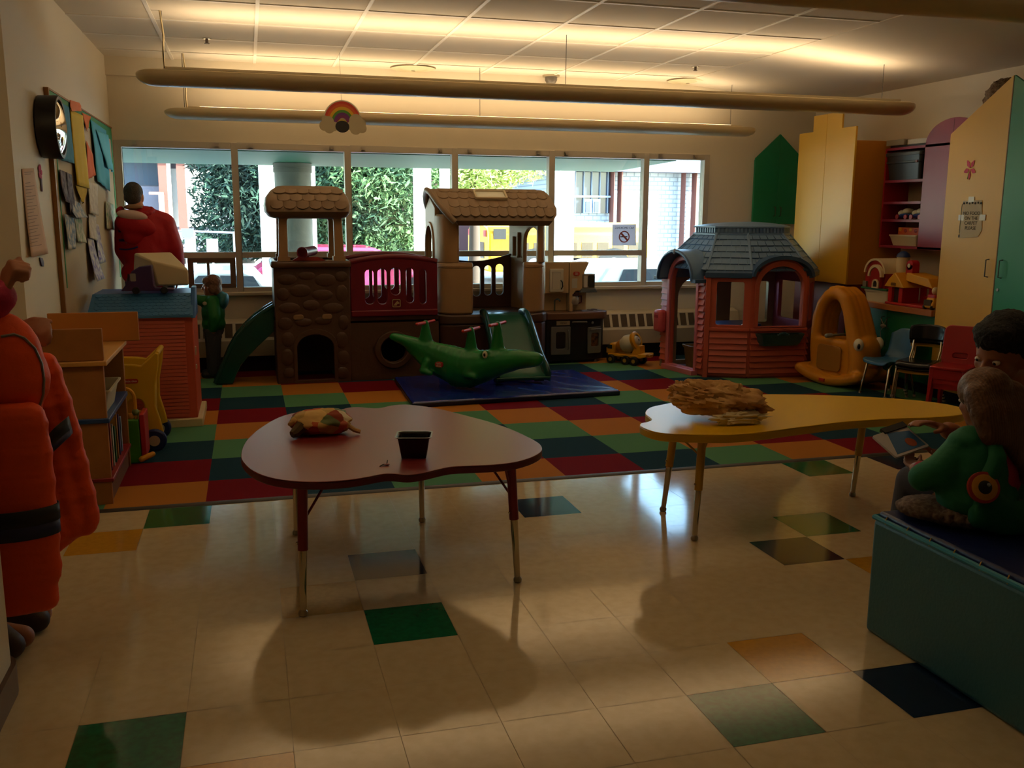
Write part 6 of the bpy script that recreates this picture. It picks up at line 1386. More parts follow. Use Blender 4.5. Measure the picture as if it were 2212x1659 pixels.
def toddler():
    t = thing('person', 'toddler in a green jacket and grey trousers standing between hut and side slide', 'person', (-.43, 6.77, 0))
    o = lambda *a, **k: obj(*a, parent=t, world=True, **k)
    x, y = -.43, 6.77
    b = B(); M = head(b, (-.405, y, .845), (-.98, .12, -.05), (0, 0, 1), .80)
    chain(b, [(-.40, y, .79), (-.40, y, .73)], [.04, .045]); chain(b, [(-.40, y, .68), (-.40, y, .45)], [.085, .085])
    chain(b, [(-.40, y - .07, .69), (-.385, y - .12, .56), (-.40, y - .11, .45)], [.04, .032, .026]); chain(b, [(-.42, y + .02, .69), (-.50, y - .02, .71), (-.535, y - .03, .735)], [.04, .032, .026])
    hand(b, (-.40, y - .11, .45), (-.1, -.1, -1), (0, 1, 0), (-1, 0, 0), .62, (35, 40, 30)); hand(b, (-.535, y - .03, .735), (-.8, -.1, .4), (0, 0, -1), (0, 1, 0), .6)
    for s in (-1, 1): chain(b, [(-.41, y + s * .05, .44), (-.415, y + s * .055, .24), (-.42, y + s * .055, .06)], [.06, .045, .035]); b.rc((-.41, y + s * .055, .035), .03, (-.49, y + s * .06, .03), .026)
    o('body', fuse(b, .008, 2), SKIN, smooth=180); eyes(t, M)
    g = mat('jacket green', '#1d6b2e', .6, .3, bump=.3, bscale=20)
    b = B(); b.ell((-.40, y, .60), (.105, .12, .16), n=18); b.ell((-.40, y, .50), (.108, .125, .09), n=16)
    chain(b, [(-.40, y - .06, .70), (-.385, y - .125, .57), (-.40, y - .115, .475)], [.062, .056, .046]); chain(b, [(-.41, y + .01, .70), (-.50, y - .02, .715), (-.53, y - .03, .73)], [.062, .05, .042])
    b.ell((-.40, y, .735), (.075, .08, .035), n=14); j = o('jacket', fuse(b, .010, 3), g, smooth=180)
    b = B(); b.ell((-.31, y, .70), (.05, .09, .09), (0, 20, 0), 14); b.ell((-.325, y, .755), (.045, .075, .045), n=12); obj('hood', fuse(b, .010, 3), mat('hood teal', '#1f6668', .6), j, world=True, smooth=180)
    b = B(); b.ell((-.465, y - .098, .695), (.02, .012, .018), n=10); obj('badge', b, mat('badge cream', '#a79c8a', .6), j, world=True)
    b = B(); b.ell((-.405, y, .44), (.095, .105, .07))
    for s in (-1, 1): chain(b, [(-.41, y + s * .05, .42), (-.415, y + s * .055, .24), (-.42, y + s * .055, .07)], [.075, .066, .058])
    o('trousers', fuse(b, .010, 3), mat('trousers grey', '#3a3c40', .85, bump=.3, bscale=40), smooth=180)
    for s in (-1, 1): b = B(); b.rc((-.40, y + s * .055, .042), .036, (-.50, y + s * .06, .038), .031); o('shoe', fuse(b, .008, 2), mat('shoe dark brown', '#221813', .5), smooth=180)
    b = B(); e = B(); e.ell((-.02, 0, .04), (.105, .092, .092), n=20); e.ell((-.055, 0, -.035), (.062, .085, .085), n=16); e.ell((.05, 0, .062), (.05, .07, .045), n=14)
    for s in (-1, 1): e.ell((-.01, s * .072, -.02), (.045, .025, .07), n=12)
    b.join(e, M); o('hair', fuse(b, .008, 2), mat('hair light brown', '#6b4a35', .6, bump=.6, bscale=60), smooth=180)
toddler()
def catpx(P, n=4):
    return [(P[i][0] + (P[i + 1][0] - P[i][0]) * k / n, P[i][1] + (P[i + 1][1] - P[i][1]) * k / n) for i in range(len(P) - 1) for k in range(n)] + [P[-1]]
def parka_carrier():
    t = thing('person', 'person with pink sleeve and raised fist at the left edge, carrying the orange parka', 'person', (-1.12, 1.36, 0))
    o = lambda *a, **k: obj(*a, parent=t, world=True, **k)
    b = B(); M = head(b, (-1.18, 1.38, 1.56), (.9, .3, -.1), (0, 0, 1), .98)
    chain(b, [(-1.19, 1.38, 1.5), (-1.19, 1.38, 1.40)], [.055, .06]); chain(b, [(-1.17, 1.38, 1.3), (-1.16, 1.38, .9)], [.13, .14])
    chain(b, [(-1.17, 1.27, 1.33), (-1.06, 1.16, 1.14), (-.83, 1.10, 1.245)], [.06, .048, .034]); chain(b, [(-1.17, 1.50, 1.33), (-1.05, 1.58, 1.08), (-.86, 1.44, 1.10)], [.06, .048, .034])
    hand(b, (-.815, 1.10, 1.258), (.38, .1, .9), (.75, .5, -.35), (-.5, .7, .3), 1.02, (78, 88, 62), 18); hand(b, (-.85, 1.43, 1.10), (.8, -.5, .12), (.1, -.4, -1), (.2, .6, .6), 1.0, (40, 45, 30))
    for s in (-1, 1): chain(b, [(-1.14, 1.38 + s * .09, .9), (-1.08, 1.36 + s * .09, .5), (-1.02, 1.36 + s * .1, .10)], [.09, .066, .05])
    b.rc((-1.02, 1.46, .055), .045, (-.86, 1.40, .045), .04); b.rc((-1.02, 1.26, .055), .045, (-.88, 1.2, .045), .04)
    o('body', fuse(b, .007, 2), SKIN2, smooth=180); eyes(t, M)
    pk = mat('sleeve pink', '#a81a45', .75, bump=.3, bscale=30)
    b = B(); b.ell((-1.17, 1.38, 1.18), (.16, .20, .27), n=18); b.ell((-1.16, 1.38, .95), (.16, .2, .15), n=16)
    chain(b, [(-1.17, 1.27, 1.36), (-1.06, 1.16, 1.15), (-.87, 1.11, 1.215), (-.838, 1.105, 1.235)], [.09, .078, .070, .058]); chain(b, [(-1.17, 1.49, 1.36), (-1.05, 1.58, 1.09), (-.90, 1.47, 1.10)], [.09, .07, .05])
    for k in range(8):
        a = 2 * PI * k / 8; b.ell((-.845 + .02 * math.cos(a), 1.105 + .045 * math.cos(a + 1.57), 1.232 + .046 * math.sin(a + 1.57) * .5 - .0), .017, n=8)
    s = o('sweater', fuse(b, .009, 3), pk, smooth=180)
    b = B(); b.ell((-.94, 1.10, 1.325), (.085, .05, .10), (0, 25, 0), 16); b.ell((-1.0, 1.12, 1.28), (.07, .05, .09)); sc = obj('red_scarf', fuse(b, .009, 3), mat('scarf red', '#a8182a', .6), s, world=True, smooth=180)
    b = B(); b.ell((-.935, 1.052, 1.27), (.022, .008, .03), n=10); obj('scarf_print', b, mat('scarf print', '#8f8790', .6), sc, world=True)
    b = B()
    for s_ in (-1, 1): chain(b, [(-1.14, 1.38 + s_ * .09, .9), (-1.08, 1.36 + s_ * .09, .5), (-1.03, 1.36 + s_ * .1, .11)], [.12, .09, .07])
    b.ell((-1.15, 1.38, .9), (.16, .19, .13)); o('trousers', fuse(b, .012, 3), mat('trousers dark blue', '#171c2c', .8), smooth=180)
    for p, q in (((-.99, 1.46, .058), (-.86, 1.335, .048)), ((-1.0, 1.26, .056), (-.90, 1.13, .046))):
        b = B(); b.rc(p, .056, q, .046); f = fuse(b, .009, 2); z = min(v.z for v in f.v)
        for v in f.v: v.z += .002 - z
        sh = o('shoe', f, mat('shoe brown', '#33211b', .6), smooth=180)
    b = B(); e = B(); e.ell((-.02, 0, .04), (.10, .085, .09), n=18); e.ell((-.06, 0, -.05), (.06, .08, .10), n=14); b.join(e, M); o('hair', fuse(b, .01, 3), mat('hair dark', '#2a1c14', .6), smooth=180)
    # ---- parka
    t = thing('parka', 'orange quilted parka with hood and black-and-blue bands hanging at the left edge', 'coat', (-.78, 1.15, .15))
    o = lambda *a, **k: obj(*a, parent=t, world=True, **k)
    og = mat('parka orange', '#e24c13', .55, .3, bump=.35, bscale=16); bk = mat('parka black', '#100c0d', .6); nv = mat('parka navy', '#191c4a', .55)
    def puff(L, Rr, z0, z1, y0, y1, n=7):
        """quilted sheet between two edge polylines: list of (x_left, x_right, z)"""
        b = B()
        for i in range(len(L) - 1):
            (a0, c0, e0), (a1, c1, e1) = L[i], L[i + 1]
            for k in range(3):
                f = k / 3; a, c, e = (a0 + (a1 - a0) * f, c0 + (c1 - c0) * f, e0 + (e1 - e0) * f); th = Rr * (.80 + .20 * math.sin(PI * (f + .17)))
                m = 4
                for q in range(m):
                    xa, xb = a + (c - a) * q / m, a + (c - a) * (q + 1) / m; yy = y0 + (y1 - y0) * (q + .5) / m
                    b.rc((xa, yy, e), th, (xb, yy, e), th, 8)
        return b
    # body of the coat, flaring out to the lower right
    bd = puff([(-.90, -.74, 1.0), (-.90, -.715, .90), (-.90, -.69, .79), (-.89, -.675, .68), (-.88, -.66, .57), (-.86, -.645, .47), (-.80, -.66, .40)], .045, 0, 0, 1.13, 1.24)
    b = bd; b.rc((-.80, 1.17, .335), .03, (-.65, 1.23, .44), .03, 10); b.rc((-.83, 1.17, .36), .04, (-.70, 1.22, .43), .04, 10)
    o('coat_body', fuse(b, .010, 3), og, smooth=180)
    # sleeve hanging in front
    sl = puff([(-.90, -.76, .86), (-.905, -.75, .77), (-.905, -.748, .67), (-.90, -.748, .575), (-.90, -.748, .48), (-.895, -.75, .38), (-.885, -.752, .29)], .048, 0, 0, 1.05, 1.05)
    sl.rc((-.875, 1.05, .225), .042, (-.762, 1.05, .235), .042, 10); sl.rc((-.88, 1.05, .26), .04, (-.76, 1.05, .265), .04)
    s = o('sleeve', fuse(sl, .010, 3), og, smooth=180)
    def band(par, z0, z1, xa, xb, y, m, dz=0.):
        b = B(); n = 12; r = []
        for z in (z0, z1):
            r.append([((xa + xb) / 2 + (xb - xa) / 2 * math.cos(a), y + .066 * math.sin(a), z + dz * math.cos(a)) for a in [2 * PI * k / 24 for k in range(24)]])
        b.loft(r, cap=False); obj('band', b, m, par, world=True, smooth=180, solid=.006)
    band(s, .505, .558, -.955, -.700, 1.05, bk, .006); band(s, .460, .507, -.953, -.702, 1.05, nv, .006)
    for q, m in (([(86, 962), (112, 930), (138, 910), (143, 938), (116, 958), (92, 986)], bk), ([(92, 986), (116, 958), (143, 938), (145, 951), (118, 974), (94, 1000)], nv)):
        b = B(); P = [at(x, y, Y=1.083) + Vector((0, .05 * max(0, (x - 112) / 30) ** 2, 0)) for x, y in q]; P2 = [p + Vector((0, .05, 0)) for p in P]
        b.add(P + P2, [(0, 1, 4, 5), (1, 2, 3, 4), (6, 7, 10, 11), (7, 8, 9, 10)] + [(k, (k + 1) % 6, 6 + (k + 1) % 6, 6 + k) for k in range(6)]); obj('band', b, m, t, world=True, smooth=180)
    # hood flopped over the top
    b = B(); b.ell((-.87, 1.12, 1.02), (.15, .09, .175), (0, 12, 0), 20); b.ell((-.82, 1.13, .97), (.115, .085, .13), n=16); b.ell((-.90, 1.14, 1.13), (.09, .08, .09)); b.ell((-.92, 1.12, .90), (.10, .085, .07)); b.rc((-.95, 1.10, .86), .05, (-.78, 1.12, .87), .045)
    hf = fuse(b, .010, 4); h = o('hood', hf, og, smooth=180)
    P = [p[0] for p in onto(hf, catpx([(2, 727), (30, 722), (52, 730), (75, 752), (90, 785), (95, 820), (93, 852), (84, 882), (66, 902), (40, 914), (12, 922)]), .002) if p]
    b = B(); b.tube(P, .0045, 6); obj('reflective_piping', b, mat('piping grey', '#6a5a4c', .4), h, world=True)
parka_carrier()
def girl():
    t = thing('person', 'small girl with long brown hair and green eye-patterned top seated on the bench', 'person', (2.34, .40, .46))
    o = lambda *a, **k: obj(*a, parent=t, world=True, **k)
    b = B(); M = head(b, (2.345, .41, .885), (-.02, .97, -.24), (0, 0, 1), .86)
    chain(b, [(2.345, .39, .83), (2.345, .37, .76)], [.045, .05]); chain(b, [(2.345, .37, .70), (2.35, .36, .58)], [.09, .10])
    chain(b, [(2.25, .37, .735), (2.165, .38, .655), (2.18, .50, .625)], [.042, .034, .027]); chain(b, [(2.44, .37, .735), (2.50, .42, .63), (2.40, .55, .62)], [.042, .034, .027])
    hand(b, (2.185, .515, .627), (.25, .95, .1), (.6, 0, 1), (.8, -.2, .2), .66, (25, 30, 20)); hand(b, (2.385, .565, .625), (-.4, .9, .1), (-.4, 0, 1), (-.8, -.3, .2), .66, (25, 30, 20))
    for s in (-1, 1): chain(b, [(2.35 + s * .06, .40, .548), (2.35 + s * .08, .63, .538), (2.35 + s * .08, .67, .30), (2.35 + s * .08, .665, .1)], [.07, .05, .042, .034]); b.rc((2.35 + s * .08, .66, .045), .032, (2.35 + s * .08, .76, .035), .028)
    o('body', fuse(b, .0075, 2), SKIN2, smooth=180); eyes(t, M)
    pk = mat('shirt pink', '#a5203f', .75); g = mat('top green', '#0f6a45', .75, bump=.2, bscale=26)
    b = B(); b.ell((2.35, .365, .635), (.125, .10, .14), n=18); chain(b, [(2.43, .37, .74), (2.50, .41, .64), (2.42, .53, .625)], [.062, .05, .038]); chain(b, [(2.25, .37, .735), (2.165, .38, .655), (2.175, .47, .63)], [.05, .042, .034])
    o('shirt', fuse(b, .009, 3), pk, smooth=180)
    b = B(); b.ell((2.285, .36, .635), (.115, .118, .155), n=18); b.ell((2.305, .35, .565), (.14, .125, .09), n=16); chain(b, [(2.27, .365, .745), (2.175, .37, .66), (2.14, .42, .62)], [.064, .058, .05]); b.ell((2.25, .36, .76), (.06, .06, .035))
    gt = o('top', fuse(b, .009, 3), g, smooth=180)
    b = B()     # hood of the top hanging in a fold across the back
    for k in range(15):
        f = k / 14; x = 2.235 + .27 * f; b.ell((x, .245 - .02 * math.sin(PI * f), .60 - .085 * math.sin(PI * f * .9) + .03 * f), (.035, .03, .05), n=10)
        if k % 2 == 0: b.ell((x, .255 - .02 * math.sin(PI * f), .53 - .03 * math.sin(PI * f)), (.04, .035, .05), n=10)
    chain(b, [(2.47, .26, .60), (2.50, .29, .66), (2.49, .31, .72)], [.03, .026, .022]); chain(b, [(2.24, .255, .62), (2.29, .26, .72), (2.30, .30, .77)], [.035, .03, .025])
    hf = fuse(b, .009, 4); h = obj('hood', hf, g, gt, world=True, smooth=180)
    hit = onto(hf, [(2126, 1053)], 0)[0]
    c, nn = hit if hit else (at(2126, 1053, Y=.23), Vector((0, -1, .2)))
    nn = (nn.normalized() * .5 + Vector((0, -1, .25)) * .5).normalized(); xx = Vector((1, 0, 0)); yy = nn.cross(xx).normalized(); xx = yy.cross(nn)
    Me = frame(c, xx, yy)
    for r, m, z in ((.052, mat('eye rim red', '#a02a1c', .6), .004), (.043, mat('eye ring amber', '#c98a1c', .6), .007), (.023, mat('eye pupil', '#0c1712', .5), .010)):
        b = B(); b.lathe([(r, -.012), (r, z - .003), (r * .85, z), (.0005, z + .001)], 26, 0, Me); obj('eye_patch', b, m, h, world=True)
    b = B(); b.ell(tuple(Me @ Vector((.011, .007, .012))), .006, n=8); obj('eye_glint', b, mat('glint', '#8b8f88', .3), h, world=True)
    fur = mat('skirt fur', '#5a4a44', .95, var=.5, vscale=70, c2='#857468')
    b = B(); b.ell((2.33, .40, .50), (.20, .17, .055), n=22); b.ell((2.19, .45, .50), (.105, .10, .036)); b.ell((2.45, .33, .495), (.12, .11, .04)); f = fuse(b, .011, 2)
    for v in f.v:
        d = Vector((v.x - 2.33, v.y - .4, 0)); d = d.normalized() if d.length > .02 else d
        v += d * (.022 * noise.noise(Vector((math.atan2(v.y - .4, v.x - 2.33) * 26, v.z * 8, 0)))); v.z = max(v.z, .4615)
    o('skirt', f, fur, smooth=180)
    b = B()
    for s in (-1, 1): chain(b, [(2.35 + s * .06, .45, .548), (2.35 + s * .08, .63, .54), (2.35 + s * .08, .67, .30), (2.35 + s * .08, .665, .12)], [.07, .058, .05, .042])
    o('leggings', fuse(b, .010, 3), mat('leggings grey', '#3c3a42', .8), smooth=180)
    for s in (-1, 1): b = B(); b.rc((2.35 + s * .08, .65, .042), .037, (2.35 + s * .08, .76, .035), .031); o('shoe', fuse(b, .008, 2), mat('shoe pink', '#8f3a55', .5), smooth=180)
    hm = mat('hair honey brown', '#5c3a22', .5, .4, bump=.35, bscale=50)
    nt = hm.node_tree; w = nt.nodes.new('ShaderNodeTexWave'); w.inputs['Scale'].default_value = 34; w.inputs['Distortion'].default_value = 3; w.wave_type = 'BANDS'; w.bands_direction = 'X'
    tc = nt.nodes.new('ShaderNodeTexCoord'); nt.links.new(tc.outputs['Object'], w.inputs['Vector']); mx = nt.nodes.new('ShaderNodeMix'); mx.data_type = 'RGBA'; mx.inputs[6].default_value = lin('#5f3f28'); mx.inputs[7].default_value = lin('#6f4a2f'); nt.links.new(w.outputs['Fac'], mx.inputs[0]); nt.links.new(mx.outputs[2], nt.nodes['Principled BSDF'].inputs['Base Color'])
    b = B(); e = B(); e.ell((-.02, 0, .04), (.108, .098, .092), n=22); e.ell((-.045, 0, -.04), (.072, .094, .11), n=18)
    b.join(e, M)
    for x0, x1, x2, zz in ((2.285, 2.29, 2.31, .775), (2.31, 2.32, 2.345, .76), (2.345, 2.36, 2.385, .70), (2.375, 2.40, 2.425, .63), (2.40, 2.43, 2.45, .60), (2.415, 2.445, 2.465, .64)):
        chain(b, [(x0, .36, .91), (x0, .325, .86), (x1, .295, .79), (x2, .27, zz)], [.05, .05, .040, .018], 10)
    o('hair', fuse(b, .0085, 3), hm, smooth=180)
    # picture tablet on her lap
    t = thing('picture_book', 'white and blue picture book held in front of the seated girl', 'book', (2.19, .60, .64))
    M2 = T(2.185, .605, .70, 28, -8, 12)
    b = B(); b.prism(rrect(-.085, .085, -.06, .06, .008), 'z', -.004, .004, 0, M2); c = obj('cover', b, mat('book white', '#b9b4b8', .4), t, world=True)
    b = B(); b.prism([(-.07, -.05), (.075, -.05), (.075, .03), (-.02, .05)], 'z', .0042, .005, 0, M2); p = obj('picture', b, mat('book blue', '#2f5f9f', .4), t, world=True)
    b = B(); b.prism(circ(.03, -.02, .022, 14), 'z', .0052, .006, 0, M2); obj('picture_spot', b, mat('book orange', '#a5543c', .4), p, world=True)
    b = B(); b.prism([(-.03, .05), (.085, .05), (.085, .075), (-.03, .075)], 'z', -.004, .010, 0, M2); obj('spine', b, mat('book black', '#0f0d10', .5), t, world=True)
girl()
def man_right():
    t = thing('person', 'dark-haired man in green shirt leaning in at the right edge beside the girl', 'person', (2.98, .75, 0))
    o = lambda *a, **k: obj(*a, parent=t, world=True, **k)
    b = B(); M = head(b, (2.65, .66, 1.0), (-.93, -.20, -.30), (.10, -.06, 1), 1.16)
    chain(b, [(2.69, .67, .92), (2.83, .70, .80)], [.065, .075]); chain(b, [(2.90, .70, .72), (3.0, .72, .40)], [.15, .14])
    chain(b, [(2.83, .57, .78), (2.74, .62, .56), (2.42, .64, .72)], [.06, .048, .034]); chain(b, [(2.86, .86, .77), (2.78, .90, .52), (2.60, .80, .50)], [.06, .048, .034])
    hand(b, (2.40, .64, .73), (-.9, -.05, .30), (0, -.2, -1), (0, -1, .1), 1.0, (10, 14, 10), 35); hand(b, (2.59, .79, .5), (-.9, -.3, .0), (0, 0, -1), (0, -.9, 0), 1.0)
    for s in (-1, 1): chain(b, [(3.0, .72 + s * .10, .32), (2.70, .76 + s * .12, .16), (3.12, .76 + s * .12, .07)], [.09, .065, .05]); b.rc((3.14, .76 + s * .12, .06), .045, (3.26, .76 + s * .12, .05), .04)
    o('body', fuse(b, .0085, 2), SKIN2, smooth=180); eyes(t, M)
    b = B(); b.ell((2.93, .70, .62), (.18, .20, .22), (0, 20, 0), 18); b.ell((3.0, .72, .42), (.17, .19, .14), n=16); chain(b, [(2.86, .60, .79), (2.745, .62, .57), (2.66, .63, .60)], [.085, .066, .056]); chain(b, [(2.88, .84, .78), (2.785, .90, .54), (2.72, .86, .52)], [.085, .066, .056]); b.ell((2.86, .70, .79), (.08, .13, .06))
    o('shirt', fuse(b, .011, 3), mat('shirt dark green', '#14502a', .7), smooth=180)
    b = B()
    for s in (-1, 1): chain(b, [(3.0, .72 + s * .10, .33), (2.70, .76 + s * .12, .165), (3.10, .76 + s * .12, .085)], [.12, .092, .075])
    f = fuse(b, .012, 3)
    for v in f.v: v.z = max(v.z, .003)
    o('trousers', f, mat('trousers charcoal', '#1d1c20', .8), smooth=180)
    for s in (-1, 1): b = B(); b.rc((3.13, .76 + s * .12, .062), .05, (3.27, .76 + s * .12, .052), .044); o('shoe', fuse(b, .01, 2), mat('shoe black', '#191513', .5), smooth=180)
    b = B(); e = B(); e.ell((-.018, 0, .055), (.102, .086, .086), n=20); e.ell((-.058, 0, .0), (.058, .078, .075), n=16); e.ell((.038, 0, .092), (.058, .070, .034), n=14); e.ell((.074, .0, .072), (.022, .052, .022), n=12)
    for s in (-1, 1): e.ell((-.012, s * .070, .018), (.03, .02, .035), n=10)
    b.join(e, M); f = fuse(b, .0085, 2)
    for v in f.v: v += Vector((noise.noise(v * 60), noise.noise(v * 60 + Vector((9, 0, 0))), noise.noise(v * 60 + Vector((0, 9, 0))))) * .005
    o('hair', f, mat('hair black', '#070505', .75, bump=.5, bscale=90), smooth=180)
man_right()
# ================================================================ outside
def leaf_crown(blobs, n, size, seed, droop=0.):
    rnd = random.Random(seed); b = B(); tot = sum(r[0] * r[1] * r[2] for _, r in blobs)
    for c, r in blobs:
        for _ in range(int(n * r[0] * r[1] * r[2] / tot)):
            d = Vector((rnd.gauss(0, 1), rnd.gauss(0, 1), rnd.gauss(0, 1))).normalized(); k = rnd.random() ** .45
            p = Vector(c) + Vector((d.x * r[0], d.y * r[1], d.z * r[2])) * k
            a = Vector((rnd.gauss(0, 1), rnd.gauss(0, 1), rnd.gauss(0, .6) - droop)).normalized(); w = a.orthogonal().normalized(); w = (w * math.cos(rnd.random() * 6) + a.cross(w) * math.sin(rnd.random() * 6))
            s = size * (.6 + .8 * rnd.random()); b.add([p - w * s * .17, p + w * s * .17, p + a * s * 1.2, p - a * s * .4], [(3, 1, 2, 0)])
    return b
def outside():
    GZ = -.25
    con = mat('concrete', '#a7a39c', .9, var=.12, vscale=.6)
    b = B(); b.box(-30, 60, WY + .3, 90, GZ - .3, GZ); struct('ground', b, con, smooth=0)
    sof = mat('soffit green', '#2c6a44', .6)
    xe = at(1325, 350, Y=10.2).x; b = B(); b.prism([(-6, 7.46), (xe - .35, 7.46), (xe, 10.2), (-6, 10.2)], 'z', 2.09, 2.32); struct('roof_overhang', b, sof, smooth=0)
    b = B(); b.box(-8, 12, WY + .25, 7.55, 2.35, 6.5); b.box(-8, -1.6, WY + .2, WY + .36, -.2, 6.0); b.box(6.4, 12, WY + .2, WY + .36, -.2, 6.0); struct('outer_wall', b, con, smooth=0)
    b = B(); b.box(-8, 12, -5, WY + .5, 3.05, 3.4); struct('roof_slab', b, con, smooth=0)
    # round concrete column close to the window
    y = 9.6; c = at(636, 480, Y=y); r = (at(676, 480, Y=y).x - at(597, 480, Y=y).x) / 2
    t = thing('concrete_column', 'round grey concrete column outside the second window bay', 'column', (c.x, y, GZ))
    b = B(); b.cyl((c.x, y, GZ), (c.x, y, 2.088), r, n=36); s = obj('shaft', b, mat('column concrete', '#9a968e', .9, var=.2, vscale=5, bump=.3, bscale=12), t, world=True)
    for z in (1.98, 2.035): b = B(); b.lathe([(r + .012, z), (r + .012, z + .05)], 36, 0, T(c.x, y, 0), False); obj('collar', b, mat('column band', '#8b867d', .9), s, world=True, smooth=40)
    # white square posts of a covered walk
    wp = mat('post white', '#e6e3dc', .7)
    for px0, px1, lab, yy in ((563, 598, 'white post left of the round column', 13.2), (640, 684, 'white post just behind the round column, seen through the small tower', 13.6), (900, 932, 'white post between the two climber roofs', 13.2), (957, 972, 'narrow white post beside the gable of the larger climber roof', 14.3), (1207, 1240, 'white post to the right of the larger climber tower', 13.2)):
        a, c = at(px0, 480, Y=yy), at(px1, 480, Y=yy)
        t = thing('walkway_post', lab, 'post', ((a.x + c.x) / 2, yy, GZ), group='white posts outside')
        b = B(); b.box(a.x, c.x, yy, yy + .3, GZ, 3.15); obj('shaft', b, wp, t, world=True)
        b = B(); b.box(a.x - .03, c.x + .03, yy - .03, yy + .33, GZ, GZ + .12); obj('base', b, wp, t, world=True)
    # trees
    bark = mat('bark', '#4a3c33', .9)
    def tree(lab, blobs, n, size, m, trunk, seed, nm='tree', droop=0.):
        t = thing(nm, lab, 'tree', (trunk[0], trunk[1], GZ))
        b = B(); b.cyl((trunk[0], trunk[1], GZ), (trunk[0], trunk[1], trunk[2]), trunk[3], trunk[3] * .6, 12); obj('trunk', b, bark, t, world=True)
        obj('crown', leaf_crown(blobs, n, size, seed, droop), m, t, world=True, smooth=0)
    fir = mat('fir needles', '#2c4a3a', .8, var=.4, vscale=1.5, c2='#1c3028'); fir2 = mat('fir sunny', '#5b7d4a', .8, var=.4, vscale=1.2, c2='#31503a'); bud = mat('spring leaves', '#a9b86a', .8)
    Y1 = 19.; c = at(512, 430, Y=Y1)
    tree('dark fir tree outside the first two window bays', [((c.x + .9, Y1, 2.9), (2.0, 1.2, 1.3)), ((c.x + .6, Y1, 1.4), (1.6, 1.2, .9)), ((c.x - .3, Y1 - .3, .85), (.9, .7, .35)), ((c.x + 1.0, Y1, 4.2), (1.3, 1.0, 1.2)), ((c.x + .1, Y1 - .2, 2.0), (1.1, .8, .5)), ((c.x + 1.5, Y1, .9), (1.2, 1, .9))], 46000, .11, fir, (c.x + 1.1, Y1, 4.5, .22), 3, 'fir_tree', .6)
    c = at(810, 430, Y=18.)
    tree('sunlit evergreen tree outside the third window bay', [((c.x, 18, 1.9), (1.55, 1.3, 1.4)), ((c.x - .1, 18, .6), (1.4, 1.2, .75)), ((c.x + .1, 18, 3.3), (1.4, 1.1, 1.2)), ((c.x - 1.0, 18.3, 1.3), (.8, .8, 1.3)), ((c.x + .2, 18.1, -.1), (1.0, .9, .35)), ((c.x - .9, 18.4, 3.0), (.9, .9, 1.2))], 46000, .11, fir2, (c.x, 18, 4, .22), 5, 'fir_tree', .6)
    c = at(1080, 370, Y=20.)
    tree('pale green tree just above the larger climber roof', [((c.x - .6, 20, 2.45), (1.1, .8, .75)), ((c.x + .45, 20, 2.6), (.75, .6, .4)), ((c.x - .8, 20, 3.3), (1.2, .9, .7))], 12000, .10, bud, (at(1025, 480, Y=20.).x, 20, 2.6, .16), 9)
    # buildings: left block with brown posts and a sunlit white wall, right block of pale brick
    br, dk, pt = mat('pale brick', '#9aa2ac', .9), mat('building grey', '#6d6a78', .9), mat('painted brown', '#6d4038', .7)
    nt = br.node_tree; tc = nt.nodes.new('ShaderNodeTexCoord'); bt = nt.nodes.new('ShaderNodeTexBrick'); mp = nt.nodes.new('ShaderNodeMapping'); mp.inputs['Rotation'].default_value = (R(90), 0, 0)
    bt.inputs['Scale'].default_value = 1.6; bt.inputs['Mortar Size'].default_value = .03; bt.inputs['Color1'].default_value = lin('#aab2ba'); bt.inputs['Color2'].default_value = lin('#a0a8b2'); bt.inputs['Mortar'].default_value = lin('#7f8792')
    nt.links.new(tc.outputs['Object'], mp.inputs['Vector']); nt.links.new(mp.outputs[0], bt.inputs['Vector']); nt.links.new(bt.outputs[0], nt.nodes['Principled BSDF'].inputs['Base Color'])
    YB = 30.
    def bx(px0, px1, py0, py1, Y, dp, b=None):
        b = b or B(); a, c = at(px0, py1, Y=Y), at(px1, py0, Y=Y); b.box(a.x, c.x, Y, Y + dp, a.z, c.z); return b
    t = thing('brick_building', 'pale brick building with brown columns and tall glazing outside, at the right', 'building', (at(1350, 480, Y=YB).x, YB, GZ))
    b = bx(1180, 1620, 362, 560, YB, 6); obj('brick_wall', b, br, t, world=True)
    b = bx(1120, 1640, 300, 366, YB - .6, 7); obj('fascia', b, mat('fascia slate', '#5f6270', .8), t, world=True)
    for p in ((1323, 1330), (1339, 1348), (1476, 1485), (1499, 1510)): b = bx(p[0], p[1], 300, 540, YB - .5, .4); obj('column', b, pt, t, world=True)
    gm = mat('dark glazing', '#39414f', .1); fm = mat('glazing bar', '#a8b4c6', .5)
    b = bx(1236, 1320, 366, 460, YB - .1, .05); g = obj('glazing', b, gm, t, world=True)
    for px in (1244, 1262, 1279, 1297, 1314): b = bx(px - 1, px + 1, 366, 460, YB - .2, .1); obj('mullion', b, fm, g, world=True)
    b = bx(1238, 1320, 423, 426, YB - .2, .1); obj('transom', b, fm, g, world=True)
    b = bx(1262, 1279, 430, 460, YB - .25, .1); bx(1281, 1297, 430, 460, YB - .25, .1, b); d = obj('entrance_doors', b, mat('door pale blue', '#9fb0cc', .6), t, world=True)
    b = bx(1265, 1276, 435, 459, YB - .28, .05); bx(1284, 1294, 435, 459, YB - .28, .05, b); obj('door_glass', b, gm, d, world=True)
    YL = 32.
    t = thing('grey_building', 'grey building with brown posts and sunlit white siding outside, at the left', 'building', (at(360, 480, Y=YL).x, YL, GZ))
    b = bx(150, 560, 336, 560, YL, 5); obj('main_wall', b, dk, t, world=True)
    b = bx(150, 600, 300, 338, YL - .8, 6); obj('fascia', b, mat('fascia pale', '#a7aeb4', .8), t, world=True)
